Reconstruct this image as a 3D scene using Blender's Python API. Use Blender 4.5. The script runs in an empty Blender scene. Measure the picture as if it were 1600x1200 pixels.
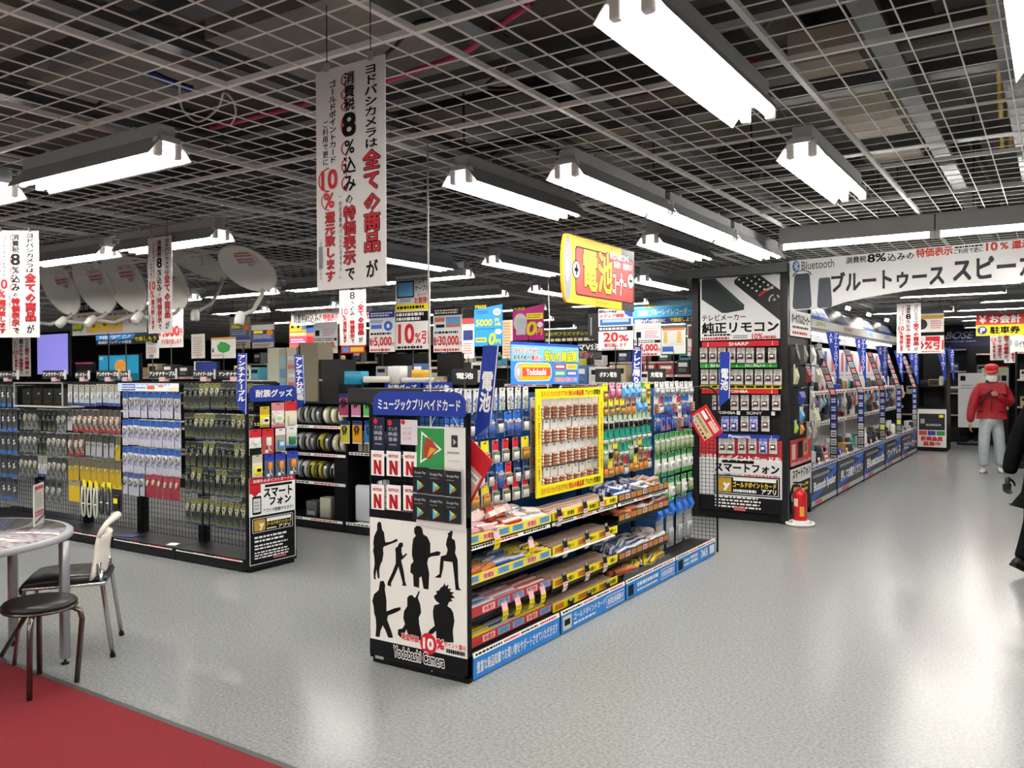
import bpy, bmesh, math, random
from mathutils import Vector, Matrix
random.seed(11)
SC = bpy.context.scene
COL = SC.collection
# ---------------------------------------------------------------- camera, world, exposure
EYE = Vector((0, 0, 1.55)); FPX = 1321.94
_y, _p, _r = math.radians(32.9488), math.radians(-0.58275), math.radians(-0.25637)
_F = Vector((-math.sin(_y), math.cos(_y), 0)); _R = Vector((math.cos(_y), math.sin(_y), 0)); _U = Vector((0, 0, 1))
FW = _F * math.cos(_p) + _U * math.sin(_p); _U2 = _U * math.cos(_p) - _F * math.sin(_p)
RT = _R * math.cos(_r) + _U2 * math.sin(_r); UP = _U2 * math.cos(_r) - _R * math.sin(_r)
cam = bpy.data.cameras.new('camera'); cam.sensor_fit = 'HORIZONTAL'; cam.sensor_width = 36; cam.lens = FPX / 1600 * 36
cam.clip_start = 0.05; cam.clip_end = 120
camo = bpy.data.objects.new('camera', cam); COL.objects.link(camo)
camo.matrix_world = Matrix.Translation(EYE) @ Matrix((RT, UP, -FW)).transposed().to_4x4()
SC.camera = camo
w = bpy.data.worlds.new('world'); SC.world = w; w.use_nodes = True
w.node_tree.nodes['Background'].inputs[0].default_value = (.75, .85, 1, 1)
w.node_tree.nodes['Background'].inputs[1].default_value = 0.05
SC.view_settings.view_transform = 'Standard'; SC.view_settings.look = 'None'
SC.view_settings.gamma = 1; SC.view_settings.use_curve_mapping = False
SC.view_settings.exposure = 0.0
TUBE_STRENGTH = 78.0
c_ = SC.cycles
c_.max_bounces = 7; c_.diffuse_bounces = 3; c_.glossy_bounces = 3; c_.transmission_bounces = 3; c_.transparent_max_bounces = 10
c_.caustics_reflective = False; c_.caustics_refractive = False; c_.sample_clamp_indirect = 4.0

def at(axis, val, px, py):
    """the point where the sight line through a pixel of the photograph meets the plane axis = val"""
    d = RT * ((px - 800) / FPX) + UP * ((600 - py) / FPX) + FW
    a = 'xyz'.index(axis)
    return EYE + d * ((val - EYE[a]) / d[a])

# ---------------------------------------------------------------- materials
def lin(h):
    c = [int(h[i:i + 2], 16) / 255 for i in (0, 2, 4)]
    return tuple(x / 12.92 if x <= .04045 else ((x + .055) / 1.055) ** 2.4 for x in c) + (1,)
_mats = {}
def M(h, rough=.5, metal=0, noise=0, scale=40, emit=0, bump=0, coat=0, spec=.28):
    key = (h, rough, metal, noise, scale, emit, bump, coat, spec)
    if key in _mats: return _mats[key]
    m = bpy.data.materials.new('paint_' + h); m.use_nodes = True
    nt = m.node_tree; b = nt.nodes['Principled BSDF']
    b.inputs['Base Color'].default_value = lin(h); b.inputs['Roughness'].default_value = rough
    b.inputs['Metallic'].default_value = metal; b.inputs['Specular IOR Level'].default_value = spec
    if coat: b.inputs['Coat Weight'].default_value = coat; b.inputs['Coat Roughness'].default_value = .1
    if emit:
        b.inputs['Emission Color'].default_value = lin(h); b.inputs['Emission Strength'].default_value = emit
    if noise or bump:
        tc = nt.nodes.new('ShaderNodeTexCoord'); n = nt.nodes.new('ShaderNodeTexNoise')
        n.inputs['Scale'].default_value = scale; n.inputs['Detail'].default_value = 4
        nt.links.new(tc.outputs['Object'], n.inputs['Vector'])
        if noise:
            r = nt.nodes.new('ShaderNodeValToRGB'); c = lin(h)
            r.color_ramp.elements[0].position = .3; r.color_ramp.elements[1].position = .7
            r.color_ramp.elements[0].color = tuple(x * (1 - noise) for x in c[:3]) + (1,)
            r.color_ramp.elements[1].color = tuple(min(1, x * (1 + noise)) for x in c[:3]) + (1,)
            nt.links.new(n.outputs['Fac'], r.inputs['Fac']); nt.links.new(r.outputs['Color'], b.inputs['Base Color'])
        if bump:
            bp = nt.nodes.new('ShaderNodeBump'); bp.inputs['Strength'].default_value = bump; bp.inputs['Distance'].default_value = .004
            nt.links.new(n.outputs['Fac'], bp.inputs['Height']); nt.links.new(bp.outputs['Normal'], b.inputs['Normal'])
    _mats[key] = m
    return m
def mk_print(name, cols, scale, rough=.45, z=1.0):
    """busy printed packaging: cells of a few inks"""
    m = bpy.data.materials.new(name); m.use_nodes = True; nt = m.node_tree; b = nt.nodes['Principled BSDF']
    b.inputs['Roughness'].default_value = rough
    tc = nt.nodes.new('ShaderNodeTexCoord'); mp = nt.nodes.new('ShaderNodeMapping'); v = nt.nodes.new('ShaderNodeTexVoronoi')
    mp.inputs['Scale'].default_value = (scale, scale, scale * z); v.distance = 'CHEBYCHEV'; v.inputs['Scale'].default_value = 1
    r = nt.nodes.new('ShaderNodeValToRGB'); r.color_ramp.interpolation = 'CONSTANT'
    e = r.color_ramp.elements
    while len(e) < len(cols): e.new(0.5)
    for i, c in enumerate(cols): e[i].position = i / len(cols); e[i].color = lin(c)
    sp = nt.nodes.new('ShaderNodeSeparateColor')
    L = nt.links.new
    L(tc.outputs['Object'], mp.inputs['Vector']); L(mp.outputs['Vector'], v.inputs['Vector']); L(v.outputs['Color'], sp.inputs['Color'])
    L(sp.outputs['Red'], r.inputs['Fac']); L(r.outputs['Color'], b.inputs['Base Color'])
    return m
def mk_clear(name, tint='ffffff', fac=.12):
    m = bpy.data.materials.new(name); m.use_nodes = True; nt = m.node_tree
    nt.nodes.remove(nt.nodes['Principled BSDF']); out = nt.nodes['Material Output']
    t = nt.nodes.new('ShaderNodeBsdfTransparent'); t.inputs[0].default_value = lin(tint)
    g = nt.nodes.new('ShaderNodeBsdfGlossy'); g.inputs['Roughness'].default_value = .12
    fr = nt.nodes.new('ShaderNodeLayerWeight'); fr.inputs['Blend'].default_value = fac
    x = nt.nodes.new('ShaderNodeMixShader')
    nt.links.new(fr.outputs['Facing'], x.inputs[0]); nt.links.new(t.outputs[0], x.inputs[1]); nt.links.new(g.outputs[0], x.inputs[2]); nt.links.new(x.outputs[0], out.inputs[0])
    return m
BLACK = M('0b0b0d', .5, spec=.15); SATIN = M('111113', .4, spec=.2); WHITE = M('f2f1ee', .5); PAPER = M('e9e6e2', .6); RED = M('c8202c', .5); NAVY = M('1c3a9c', .5)
YEL = M('f4e21a', .5); GREY = M('8d8f90', .5); CHROME = M('c9c9cb', .18, 1); STEEL = M('8b8d8f', .35, .9); BLUEPEG = M('0d4a86', .45, noise=.1)
CLEAR = mk_clear('clear_plastic'); INK = M('121212', .6, spec=.1); DGREY = M('3b3d40', .5)
# ---------------------------------------------------------------- mesh builder
class MB:
    def __init__(s): s.v = []; s.f = []; s.fm = []; s.fs = []; s.ms = []; s.T = None
    def mi(s, m):
        if m not in s.ms: s.ms.append(m)
        return s.ms.index(m)
    def add(s, vs, fs, m, smooth=False):
        o = len(s.v); i = s.mi(m)
        s.v += [s.T @ Vector(p) for p in vs] if s.T else [Vector(p) for p in vs]
        for f in fs: s.f.append(tuple(o + k for k in f)); s.fm.append(i); s.fs.append(smooth)
    def box(s, x0, x1, y0, y1, z0, z1, m):
        s.add([(x0, y0, z0), (x1, y0, z0), (x1, y1, z0), (x0, y1, z0), (x0, y0, z1), (x1, y0, z1), (x1, y1, z1), (x0, y1, z1)],
              [(0, 3, 2, 1), (4, 5, 6, 7), (0, 1, 5, 4), (1, 2, 6, 5), (2, 3, 7, 6), (3, 0, 4, 7)], m)
    def rbox(s, x0, x1, y0, y1, z0, z1, m, r=.01, n=3):
        """box rounded about its vertical edges with a small chamfer top and bottom"""
        r = min(r, (x1 - x0) / 2.01, (y1 - y0) / 2.01); e = min(r * .5, (z1 - z0) / 3)
        def ring(k, z):
            o = []
            for cx, cy, a0 in ((x1 - r, y1 - r, 0), (x0 + r, y1 - r, 90), (x0 + r, y0 + r, 180), (x1 - r, y0 + r, 270)):
                for i in range(n + 1):
                    a = math.radians(a0 + 90 * i / n); o.append((cx + (r - k) * math.cos(a), cy + (r - k) * math.sin(a), z))
            return o
        s.loft([ring(e, z0), ring(0, z0 + e), ring(0, z1 - e), ring(e, z1)], m, True)
    def poly(s, pts, m): s.add(pts, [tuple(range(len(pts)))], m)
    def loft(s, rings, m, caps=True, smooth=True, close=True):
        n = len(rings[0]); vs = [p for r in rings for p in r]; fs = []
        for k in range(len(rings) - 1):
            for i in range(n if close else n - 1):
                j = (i + 1) % n; fs.append((k * n + i, k * n + j, (k + 1) * n + j, (k + 1) * n + i))
        s.add(vs, fs, m, smooth)
        if caps:
            o = len(s.v) - len(vs); i = s.mi(m)
            s.f.append(tuple(o + k for k in reversed(range(n)))); s.fm.append(i); s.fs.append(False)
            s.f.append(tuple(o + (len(rings) - 1) * n + k for k in range(n))); s.fm.append(i); s.fs.append(False)
    def tube(s, pts, r, m, n=8, caps=True, smooth=True, flat=1.0):
        pts = [Vector(p) for p in pts]; rs = r if isinstance(r, (list, tuple)) else [r] * len(pts); rings = []; u = None
        for i, p in enumerate(pts):
            d = (pts[min(i + 1, len(pts) - 1)] - pts[max(i - 1, 0)]).normalized()
            if u is None:
                u = d.cross(Vector((0, 0, 1)))
                if u.length < .05: u = d.cross(Vector((0, 1, 0)))
            u = (u - d * u.dot(d)).normalized(); v = d.cross(u)
            rings.append([p + u * (rs[i] * math.cos(2 * math.pi * k / n)) + v * (rs[i] * flat * math.sin(2 * math.pi * k / n)) for k in range(n)])
        s.loft(rings, m, caps, smooth)
    def lathe(s, prof, m, n=20, c=(0, 0, 0), sx=1, sy=1):
        s.loft([[(c[0] + sx * r * math.cos(2 * math.pi * k / n), c[1] + sy * r * math.sin(2 * math.pi * k / n), c[2] + z) for k in range(n)] for r, z in prof], m, True)
    def ball(s, c, r, m, n=14, k=8, sx=1, sy=1, sz=1):
        s.lathe([(r * max(.02, math.sin(math.pi * i / k)), -r * sz * math.cos(math.pi * i / k)) for i in range(k + 1)], m, n, c, sx, sy)
    def torus(s, c, R, r, m, axis='x', n=24, k=8):
        pts = []
        for i in range(n + 1):
            a = 2 * math.pi * i / n; q = (math.cos(a) * R, math.sin(a) * R)
            pts.append(Vector(c) + Vector({'x': (0, q[0], q[1]), 'y': (q[0], 0, q[1]), 'z': (q[0], q[1], 0)}[axis]))
        s.tube(pts, r, m, k, False)
    def build(s, name, parent=None, at0=None):
        org = Vector(at0) if at0 is not None else (LOC.get(parent.name, Vector()) if parent else Vector())
        me = bpy.data.meshes.new(name); me.from_pydata([tuple(p - org) for p in s.v], [], s.f)
        for m in s.ms: me.materials.append(m)
        me.polygons.foreach_set('material_index', s.fm); me.polygons.foreach_set('use_smooth', s.fs); me.update()
        o = bpy.data.objects.new(name, me); COL.objects.link(o)
        if parent: o.parent = parent; LOC[o.name] = org
        else: o.location = org; LOC[o.name] = org
        return o
LOC = {}
def tag(o, label, cat, group=None, kind=None):
    o['label'] = label; o['category'] = cat
    if group: o['group'] = group
    if kind: o['kind'] = kind
    return o
def thing(name, label, cat, loc=(0, 0, 0), group=None):
    o = bpy.data.objects.new(name, None); COL.objects.link(o); o.empty_display_size = .1
    o.location = loc; LOC[o.name] = Vector(loc)
    return tag(o, label, cat, group)
def struct(o, label=None):
    o['kind'] = 'structure'
    if label: o['label'] = label
    return o
KIDS = {}
def copy_tree(o, parent=None):
    c = o.copy(); COL.objects.link(c)
    if parent: c.parent = parent
    if o.name not in KIDS: KIDS[o.name] = list(o.children)
    for ch in KIDS[o.name]: copy_tree(ch, c)
    return c
_used = set()
def place(proto, loc, rot=(0, 0, 0), label=None, cat=None, group=None, scale=None):
    """the first time the prototype itself moves; after that a copy of it and of its parts"""
    if proto.name not in _used:
        _used.add(proto.name); o = proto; KIDS[proto.name] = list(proto.children)
    else: o = copy_tree(proto)
    o.location = loc; o.rotation_euler = rot
    if scale: o.scale = scale if isinstance(scale, tuple) else (scale,) * 3
    if label: o['label'] = label
    if cat: o['category'] = cat
    if group: o['group'] = group
    return o
ORD = ('first second third fourth fifth sixth seventh eighth ninth tenth eleventh twelfth thirteenth fourteenth fifteenth sixteenth seventeenth '
       'eighteenth nineteenth twentieth twenty-first twenty-second twenty-third twenty-fourth twenty-fifth twenty-sixth twenty-seventh twenty-eighth').split()
# ---------------------------------------------------------------- lettering
_ts = bpy.data.scenes.new('lettering'); _tc = bpy.data.curves.new('lettering', 'FONT'); _to = bpy.data.objects.new('lettering', _tc)
_ts.collection.objects.link(_to); _tc.size = 1
_glyph = {}
def glyphs(t, bold=0.0, res=1):
    k = (t, bold, res)
    if k not in _glyph:
        _tc.body = t; _tc.offset = bold; _tc.resolution_u = res
        vl = _ts.view_layers[0]; vl.update(); dg = vl.depsgraph
        me = bpy.data.meshes.new_from_object(_to.evaluated_get(dg))
        vs = [(v.co.x, v.co.y) for v in me.vertices]; fs = [tuple(p.vertices) for p in me.polygons]
        bpy.data.meshes.remove(me)
        xs = [v[0] for v in vs] or [0, 1]; ys = [v[1] for v in vs] or [0, 1]
        _glyph[k] = (vs, fs, (min(xs), min(ys), max(xs), max(ys)))
    return _glyph[k]
TURN = 'ー（）()〜-'
class Sign(MB):
    """a printed board: O bottom left of its front, U along it, W up it; drawing in 0..1 across and up"""
    def __init__(s, O, U, W, w, h, face=PAPER, t=.004, back=None, plate=True):
        super().__init__()
        s.O = Vector(O); s.U = Vector(U).normalized(); s.W = Vector(W).normalized(); s.N = s.U.cross(s.W).normalized(); s.w = w; s.h = h
        s.e = .0006 * max(1, (s.O - EYE).length / 5)
        if plate: s.slab([(0, 0), (1, 0), (1, 1), (0, 1)], face, t, back)
    def P(s, x, y, l=0): return s.O + s.U * (x * s.w) + s.W * (y * s.h) + s.N * (l * s.e)
    def slab(s, pts, m, t=.004, back=None):
        n = len(pts); f = [s.P(x, y) for x, y in pts]; b = [p - s.N * t for p in f]
        s.add(f, [tuple(range(n))], m); s.add(b, [tuple(reversed(range(n)))], back or m)
        s.add(f + b, [(i, i + n, (i + 1) % n + n, (i + 1) % n) for i in range(n)], back or m)
    def rect(s, x0, y0, x1, y1, m, l=1): s.poly_([(x0, y0), (x1, y0), (x1, y1), (x0, y1)], m, l)
    def poly_(s, pts, m, l=1): s.add([s.P(x, y, l) for x, y in pts], [tuple(range(len(pts)))], m)
    def ell(s, cx, cy, rx, ry, m, l=1, n=28): s.poly_([(cx + rx * math.cos(2 * math.pi * i / n), cy + ry * math.sin(2 * math.pi * i / n)) for i in range(n)], m, l)
    def ring(s, cx, cy, rx, ry, k, m, l=2, n=28, a0=0, a1=360):
        for i in range(n):
            a, b = (math.radians(a0 + (a1 - a0) * (i + j) / n) for j in (0, 1))
            s.poly_([(cx + rx * q * math.cos(t), cy + ry * q * math.sin(t)) for q, t in ((k, a), (1, a), (1, b), (k, b))], m, l)
    def rrect(s, x0, y0, x1, y1, r, m, l=1, slab=False, t=.004):
        ax, ay = r / s.w, r / s.h; pts = []
        for cx, cy, a0 in ((x1 - ax, y1 - ay, 0), (x0 + ax, y1 - ay, 90), (x0 + ax, y0 + ay, 180), (x1 - ax, y0 + ay, 270)):
            pts += [(cx + ax * math.cos(math.radians(a0 + 15 * i)), cy + ay * math.sin(math.radians(a0 + 15 * i))) for i in range(7)]
        s.slab(pts, m, t) if slab else s.poly_(pts, m, l)
    def raw(s, vs, fs, m, l, fx, fy, b=0):
        """b: thickness added by repeating the glyph shifted by that share of its em"""
        if b <= 0: sh = [(0, 0)]
        elif b < .05: sh = [(-b, -b), (b, -b), (b, b), (-b, b)]
        else: sh = [(b * math.cos(k * math.pi / 5), b * math.sin(k * math.pi / 5)) for k in range(10)] + [(0, 0)]
        st = .4 / len(sh)
        for i, (dx, dy) in enumerate(sh): s.add([s.P(fx(x + dx, y + dy), fy(x + dx, y + dy), l + i * st) for x, y in vs], fs, m)
    def txt(s, t, x0, y0, x1, y1, m, bold=.02, l=3, out=None, ow=.06, keep=False, res=1, slant=0):
        """lettering stretched to fill a rectangle; out: ink of an outline"""
        if t.isascii(): res = 3
        vs, fs, (a, b, c, d) = glyphs(t, 0, res); k = max(bold, 0) * .62
        if c - a < 1e-6 or d - b < 1e-6: return
        a -= k; b -= k; c += k; d += k
        kx, ky = (x1 - x0) / (c - a), (y1 - y0) / (d - b)
        fx, fy = (lambda x, y: x0 + (x - a) * kx + slant * (y - b) * ky), (lambda x, y: y0 + (y - b) * ky)
        if out: s.raw(vs, fs, out, l - .5, fx, fy, max(.055, k + ow * .8))
        s.raw(vs, fs, m, l, fx, fy, k)
    def vtxt(s, t, x0, y0, x1, y1, m, bold=.02, l=3, out=None, ow=.06, res=1):
        """lettering set from top to bottom, one character in each cell"""
        n = len(t); ch = (y1 - y0) / n
        for i, c in enumerate(t):
            if c in ' 　': continue
            top = y1 - i * ch; bot = top - ch; k = bold * .62
            vs, fs, (a, b, cc, d) = glyphs(c, 0, 3 if c.isascii() else res)
            if c in TURN: fx, fy = (lambda x, y: x0 + (x1 - x0) * (y + .12)), (lambda x, y: top - ch * x)
            elif c.isascii(): fx, fy = (lambda x, y: x0 + (x1 - x0) * (.08 + .84 * (x - a) / (cc - a))), (lambda x, y: bot + ch * (.08 + .84 * (y - b) / (d - b)))
            else: fx, fy = (lambda x, y: x0 + (x1 - x0) * x), (lambda x, y: bot + ch * (y + .12))
            if out: s.raw(vs, fs, out, l - .5, fx, fy, max(.055, k + ow))
            s.raw(vs, fs, m, l, fx, fy, k)
    def lines(s, x0, y0, x1, y1, n, m, l=2, fill=.5, rag=.25):
        """rows of print too small to read"""
        hh = (y1 - y0) / n
        for i in range(n):
            x = x0
            e = x1 - (x1 - x0) * rag * random.random()
            while x < e:
                q = min(e, x + (x1 - x0) * random.uniform(.04, .13)); yy = y1 - (i + 1) * hh + hh * (1 - fill) / 2
                s.rect(x, yy, q, yy + hh * fill, m, l); x = q + (x1 - x0) * .025
def pxr(s, x0, y0, x1, y1):
    """photograph rectangle to a rectangle on sign s"""
    q = []
    for px, py in ((x0, (y0 + y1) / 2), (x1, (y0 + y1) / 2), ((x0 + x1) / 2, y1), ((x0 + x1) / 2, y0)):
        d = RT * ((px - 800) / FPX) + UP * ((600 - py) / FPX) + FW; p = EYE + d * ((s.O - EYE).dot(s.N) / d.dot(s.N)) - s.O
        q.append((p.dot(s.U) / s.w, p.dot(s.W) / s.h))
    return q[0][0], q[2][1], q[1][0], q[3][1]
def board(name, corner_a, corner_b, face=PAPER, **k):
    """an upright sign facing the camera side: from its lower left world point to its upper right one (same x or same y plane)"""
    a, b = Vector(corner_a), Vector(corner_b); d = Vector((b.x - a.x, b.y - a.y, 0))
    return Sign((a.x, a.y, a.z), d, (0, 0, 1), d.length, b.z - a.z, face, **k)
def pxboard(axis, val, x0, y0, x1, y1, face=PAPER, **k):
    """an upright sign on a wall plane, given by where the photograph shows its top left and bottom right"""
    a = at(axis, val, x0, (y0 + y1) / 2); b = at(axis, val, x1, (y0 + y1) / 2); mid = (x0 + x1) / 2
    t = at(axis, val, mid, y0).z; bt = at(axis, val, mid, y1).z
    return board('', (a.x, a.y, bt), (b.x, b.y, t), face, **k)
# ================================================================ the hall: floor, carpet, walls, open grid ceiling
def mk_floor():
    m = bpy.data.materials.new('speckled_vinyl'); m.use_nodes = True; nt = m.node_tree; b = nt.nodes['Principled BSDF']; L = nt.links.new
    tc = nt.nodes.new('ShaderNodeTexCoord')
    def noise(sc, det):
        n = nt.nodes.new('ShaderNodeTexNoise'); n.inputs['Scale'].default_value = sc; n.inputs['Detail'].default_value = det; L(tc.outputs['Object'], n.inputs['Vector']); return n
    n1, n2, n3 = noise(60, 4), noise(170, 2), noise(.9, 2)
    mx = nt.nodes.new('ShaderNodeMath'); mx.operation = 'ADD'; L(n1.outputs['Fac'], mx.inputs[0]); L(n2.outputs['Fac'], mx.inputs[1])
    r = nt.nodes.new('ShaderNodeValToRGB'); e = r.color_ramp.elements
    md = nt.nodes.new('ShaderNodeMath'); md.operation = 'MULTIPLY'; md.inputs[1].default_value = .5; L(mx.outputs[0], md.inputs[0]); L(md.outputs[0], r.inputs['Fac'])
    e[0].position = .38; e[0].color = lin('757879'); e[1].position = .62; e[1].color = lin('9d9f9e'); x = e.new(.5); x.color = lin('8d8f8f')
    L(r.outputs['Color'], b.inputs['Base Color'])
    b.inputs['Roughness'].default_value = .21; b.inputs['Specular IOR Level'].default_value = .15
    bp = nt.nodes.new('ShaderNodeBump'); bp.inputs['Strength'].default_value = .06; bp.inputs['Distance'].default_value = .01
    n4 = noise(5, 2); L(n4.outputs['Fac'], bp.inputs['Height']); L(bp.outputs['Normal'], b.inputs['Normal'])
    return m
m = MB(); m.box(-24, 4, -10, 31, -.1, 0, mk_floor()); struct(m.build('floor'))
a, b_, c_2 = (at('z', 0, *p) for p in ((0, 1028), (200, 1104), (400, 1178)))
d = (c_2 - a).normalized(); q0 = a - d * 4; q1 = c_2 + d * 2.2; nrm = Vector((-d.y, d.x, 0))
if nrm.y > 0: nrm = -nrm
m = MB(); p = [q0 + nrm * .03, q1 + nrm * .03, q1 + nrm * 1.9, q0 + nrm * 1.9]
m.loft([[Vector((v.x, v.y, .001)) for v in p], [Vector((v.x, v.y, .006)) for v in p]], M('74282e', .95, noise=.16, scale=160, bump=.5, spec=.1), True, False)
struct(m.build('floor_carpet'), 'dark red carpet')
m = MB(); p = [q0, q1, q1 + nrm * .03, q0 + nrm * .03]
m.loft([[Vector((v.x, v.y, .0005)) for v in p], [Vector((v.x, v.y, .007)) for v in p]], M('4a4a48', .5), True, False)
struct(m.build('trim_1'), 'dark metal edge strip of the carpet')
for nm, x0, x1, y0, y1, c in (('wall_back', -24, 4, 30.8, 31, '3a3a3c'), ('wall_left', -24, -23.8, -10, 31, '2c2c2e'), ('wall_right', 3.8, 4, -10, 31, '8a8884'), ('wall_front', -24, 4, -10, -9.8, 'b8b6b2')):
    m = MB(); m.box(x0, x1, y0, y1, 0, 4, M(c, .8, noise=.08, scale=3)); struct(m.build(nm))
m = MB(); m.box(-24, 4, -10, 31, 3.75, 3.95, M('747168', .9, noise=.22, scale=1.3)); struct(m.build('ceiling'))
LZ = 2.74; BX = -2.886; CY = 2.30
# white wire grid below the open void: seven meshes to each main bar bay
m = MB(); mw = M('f0efec', .5); ce = 1 / 7
for i in range(-20 * 7, 6 * 7):
    x = BX + i * ce
    hw, hh = (.011, .022) if i % 7 == 0 else (.0026, .005)
    m.box(x - hw, x + hw, -1, 26, LZ, LZ + hh, mw)
for j in range(-3 * 7, 23 * 7):
    y = CY + j * ce
    hw, hh = (.010, .022) if j % 7 == 0 and (j // 7) % 3 != 2 else (.006, .012) if j % 7 == 0 else (.0026, .005)
    m.box(-23.7, 3.7, y - hw, y + hw, LZ + .001, LZ + hh, mw)
struct(m.build('ceiling_lattice'), 'white wire grid ceiling')
# steel channels, beams and ducts in the void
gs = M('6f7274', .45, .7, noise=.15, scale=6); bm_ = M('5a5752', .8, noise=.15, scale=2); dk = M('232325', .6)
def beam(x0, x1, y0, y1, z0, z1, mm):
    m = MB(); m.box(x0, x1, y0, y1, z0, z1, mm)
    if mm is gs:
        if x1 - x0 > y1 - y0: m.box(x0, x1, y0 - .02, y1 + .02, z0 - .006, z0, mm)
        else: m.box(x0 - .02, x1 + .02, y0, y1, z0 - .006, z0, mm)
    struct(m.build('ceiling_beam'))
for x in (-9.4, -7.6, -5.2, -4.15, -3.0, -1.9, -.62, -.2): beam(x, x + .05, -1, 26, 2.86, 2.93, gs)
for y in (.9, 2.05, 3.3, 4.4, 5.7, 7.6, 9.4, 11.2, 13.5, 16): beam(-23, 3.5, y, y + .06, 2.95, 3.03, gs)
for y in (1.55, 4.9, 8.8, 12.6): beam(-23.5, 3.7, y, y + .34, 3.3, 3.74, bm_)
for x in (-6.3, -1.45, -.55): beam(x, x + .3, -1, 26, 3.42, 3.74, bm_)
for i, (x, y, s, wd, c) in enumerate(((-.95, 2.6, 2.2, .34, 'b0a89a'), (-1.0, 5.6, 2.4, .34, 'b8b0a2'), (-3.4, 5.2, 1.6, 1.4, '8f8f8a'), (-2.9, 3.2, 1.3, .9, '8a8880'), (-4.2, 2.4, 1.2, .9, '8d877c'), (-2.2, 1.5, .8, 1.0, 'a79c90'))):
    m = MB(); m.box(x - wd / 2, x + wd / 2, y - s / 2, y + s / 2, 3.12, 3.28, M(c, .85, noise=.14, scale=4)); struct(m.build('ceiling_duct'))
m = MB(); m.tube([(-8, 4.6, 2.98), (-6.5, 4.75, 2.95), (-5.2, 4.6, 3.0), (-4, 4.9, 3.0)], .11, M('8b8d8e', .4, .8, bump=1, scale=60), 14); struct(m.build('ceiling_duct'))
m = MB()
for i in range(60):
    x, y = random.uniform(-12, -.3), random.uniform(1, 16); m.tube([(x, y, 2.76), (x, y, 3.7)], .006, dk, 5, False)
struct(m.build('ceiling_hangers'), 'thin threaded hanger rods')
m = MB()
for i in range(26):
    x, y = random.uniform(-10, -.2), random.uniform(1, 13); a = random.uniform(0, 6.28); L = random.uniform(.5, 1.3)
    m.tube([(x, y, 2.95), (x + L * math.cos(a), y + L * math.sin(a), 3.7)], .012, gs, 5, False)
struct(m.build('ceiling_braces'), 'slanting steel braces')
for i in range(9):
    x, y = -8.5 + i * .95, 1.2 + (i * 2.3) % 7; m = MB(); m.box(x, x + .7, y, y + .5, 3.6, 3.74, M('8f8b82' if i % 2 else '6a665e', .9, noise=.2, scale=3)); struct(m.build('ceiling_panel'))
def cable(pts, r, c, name, label):
    P_ = [Vector(p) for p in pts]; out = []
    for i in range(len(P_) - 1):
        p0, p1, p2, p3 = P_[max(i - 1, 0)], P_[i], P_[i + 1], P_[min(i + 2, len(P_) - 1)]
        for k in range(6):
            t = k / 6; out.append(.5 * ((2 * p1) + (p2 - p0) * t + (2 * p0 - 5 * p1 + 4 * p2 - p3) * t * t + (3 * p1 - p0 - 3 * p2 + p3) * t ** 3))
    out.append(P_[-1]); m = MB(); m.tube(out, r, M(c, .5), 6); return tag(m.build(name, None, out[0]), label, 'cable', 'cables above the grid ceiling')
cz = lambda px, py, z=2.9: tuple(at('z', z, px, py))
cable([cz(830, 5), cz(780, 40), cz(720, 85), cz(650, 110), cz(560, 142), cz(470, 165), cz(330, 200)], .013, 'b03a5a', 'ceiling_cable', 'pink cable crossing above the grid behind the largest hanging banner')
cable([cz(590, 95), cz(620, 70), cz(650, 36), cz(700, 34), cz(770, 48), cz(800, 70), cz(785, 110), cz(760, 135), cz(800, 138), cz(900, 130), cz(930, 150)], .009, '111113', 'ceiling_cable', 'black cable looping above the grid beside the largest hanging banner')
cable([cz(280, 130, 2.78), cz(285, 170, 2.78), cz(310, 190, 2.78), cz(340, 170, 2.78), cz(350, 145, 2.78), cz(365, 160, 2.78), cz(368, 180, 2.78), cz(360, 196, 2.78)], .005, 'c8c4b8', 'ceiling_cable', 'white cable hanging in loops under the grid crossing')
cable([cz(700, 240), cz(760, 232), cz(820, 222), cz(880, 236), cz(960, 232), cz(1000, 222)], .012, '0f0f11', 'ceiling_cable', 'black cable sagging above the two aisle lights')
cable([cz(650, 200), cz(740, 250), cz(800, 225), cz(870, 215), cz(930, 245)], .01, '0f0f11', 'ceiling_cable', 'thin black cable winding above the aisle lights')
cable([cz(235, 115, 2.95), cz(265, 128, 2.95), cz(300, 140, 2.95)], .02, '2a3f8a', 'ceiling_cable', 'short blue conduit above the grid near the twin loops')
cable([cz(1140, 92), cz(1170, 96), cz(1210, 100)], .016, '7a2428', 'ceiling_cable', 'short dark red hose above the nearest ceiling light')
for k, dx in enumerate((0, 14, 28)):
    cable([cz(1545 + dx, 0, 3.1), cz(1555 + dx, 60, 3.1), cz(1562 + dx, 140, 3.1), cz(1566 + dx, 230, 3.1)], .014, ('c9a83a', 'b08a2a', '2f6a5c')[k], 'ceiling_cable', ('yellow cable in the tray above the grid, beside the wall light', 'ochre cable running beside the yellow cable above the grid', 'green cable running beside the ochre cable above the grid')[k])
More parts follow.
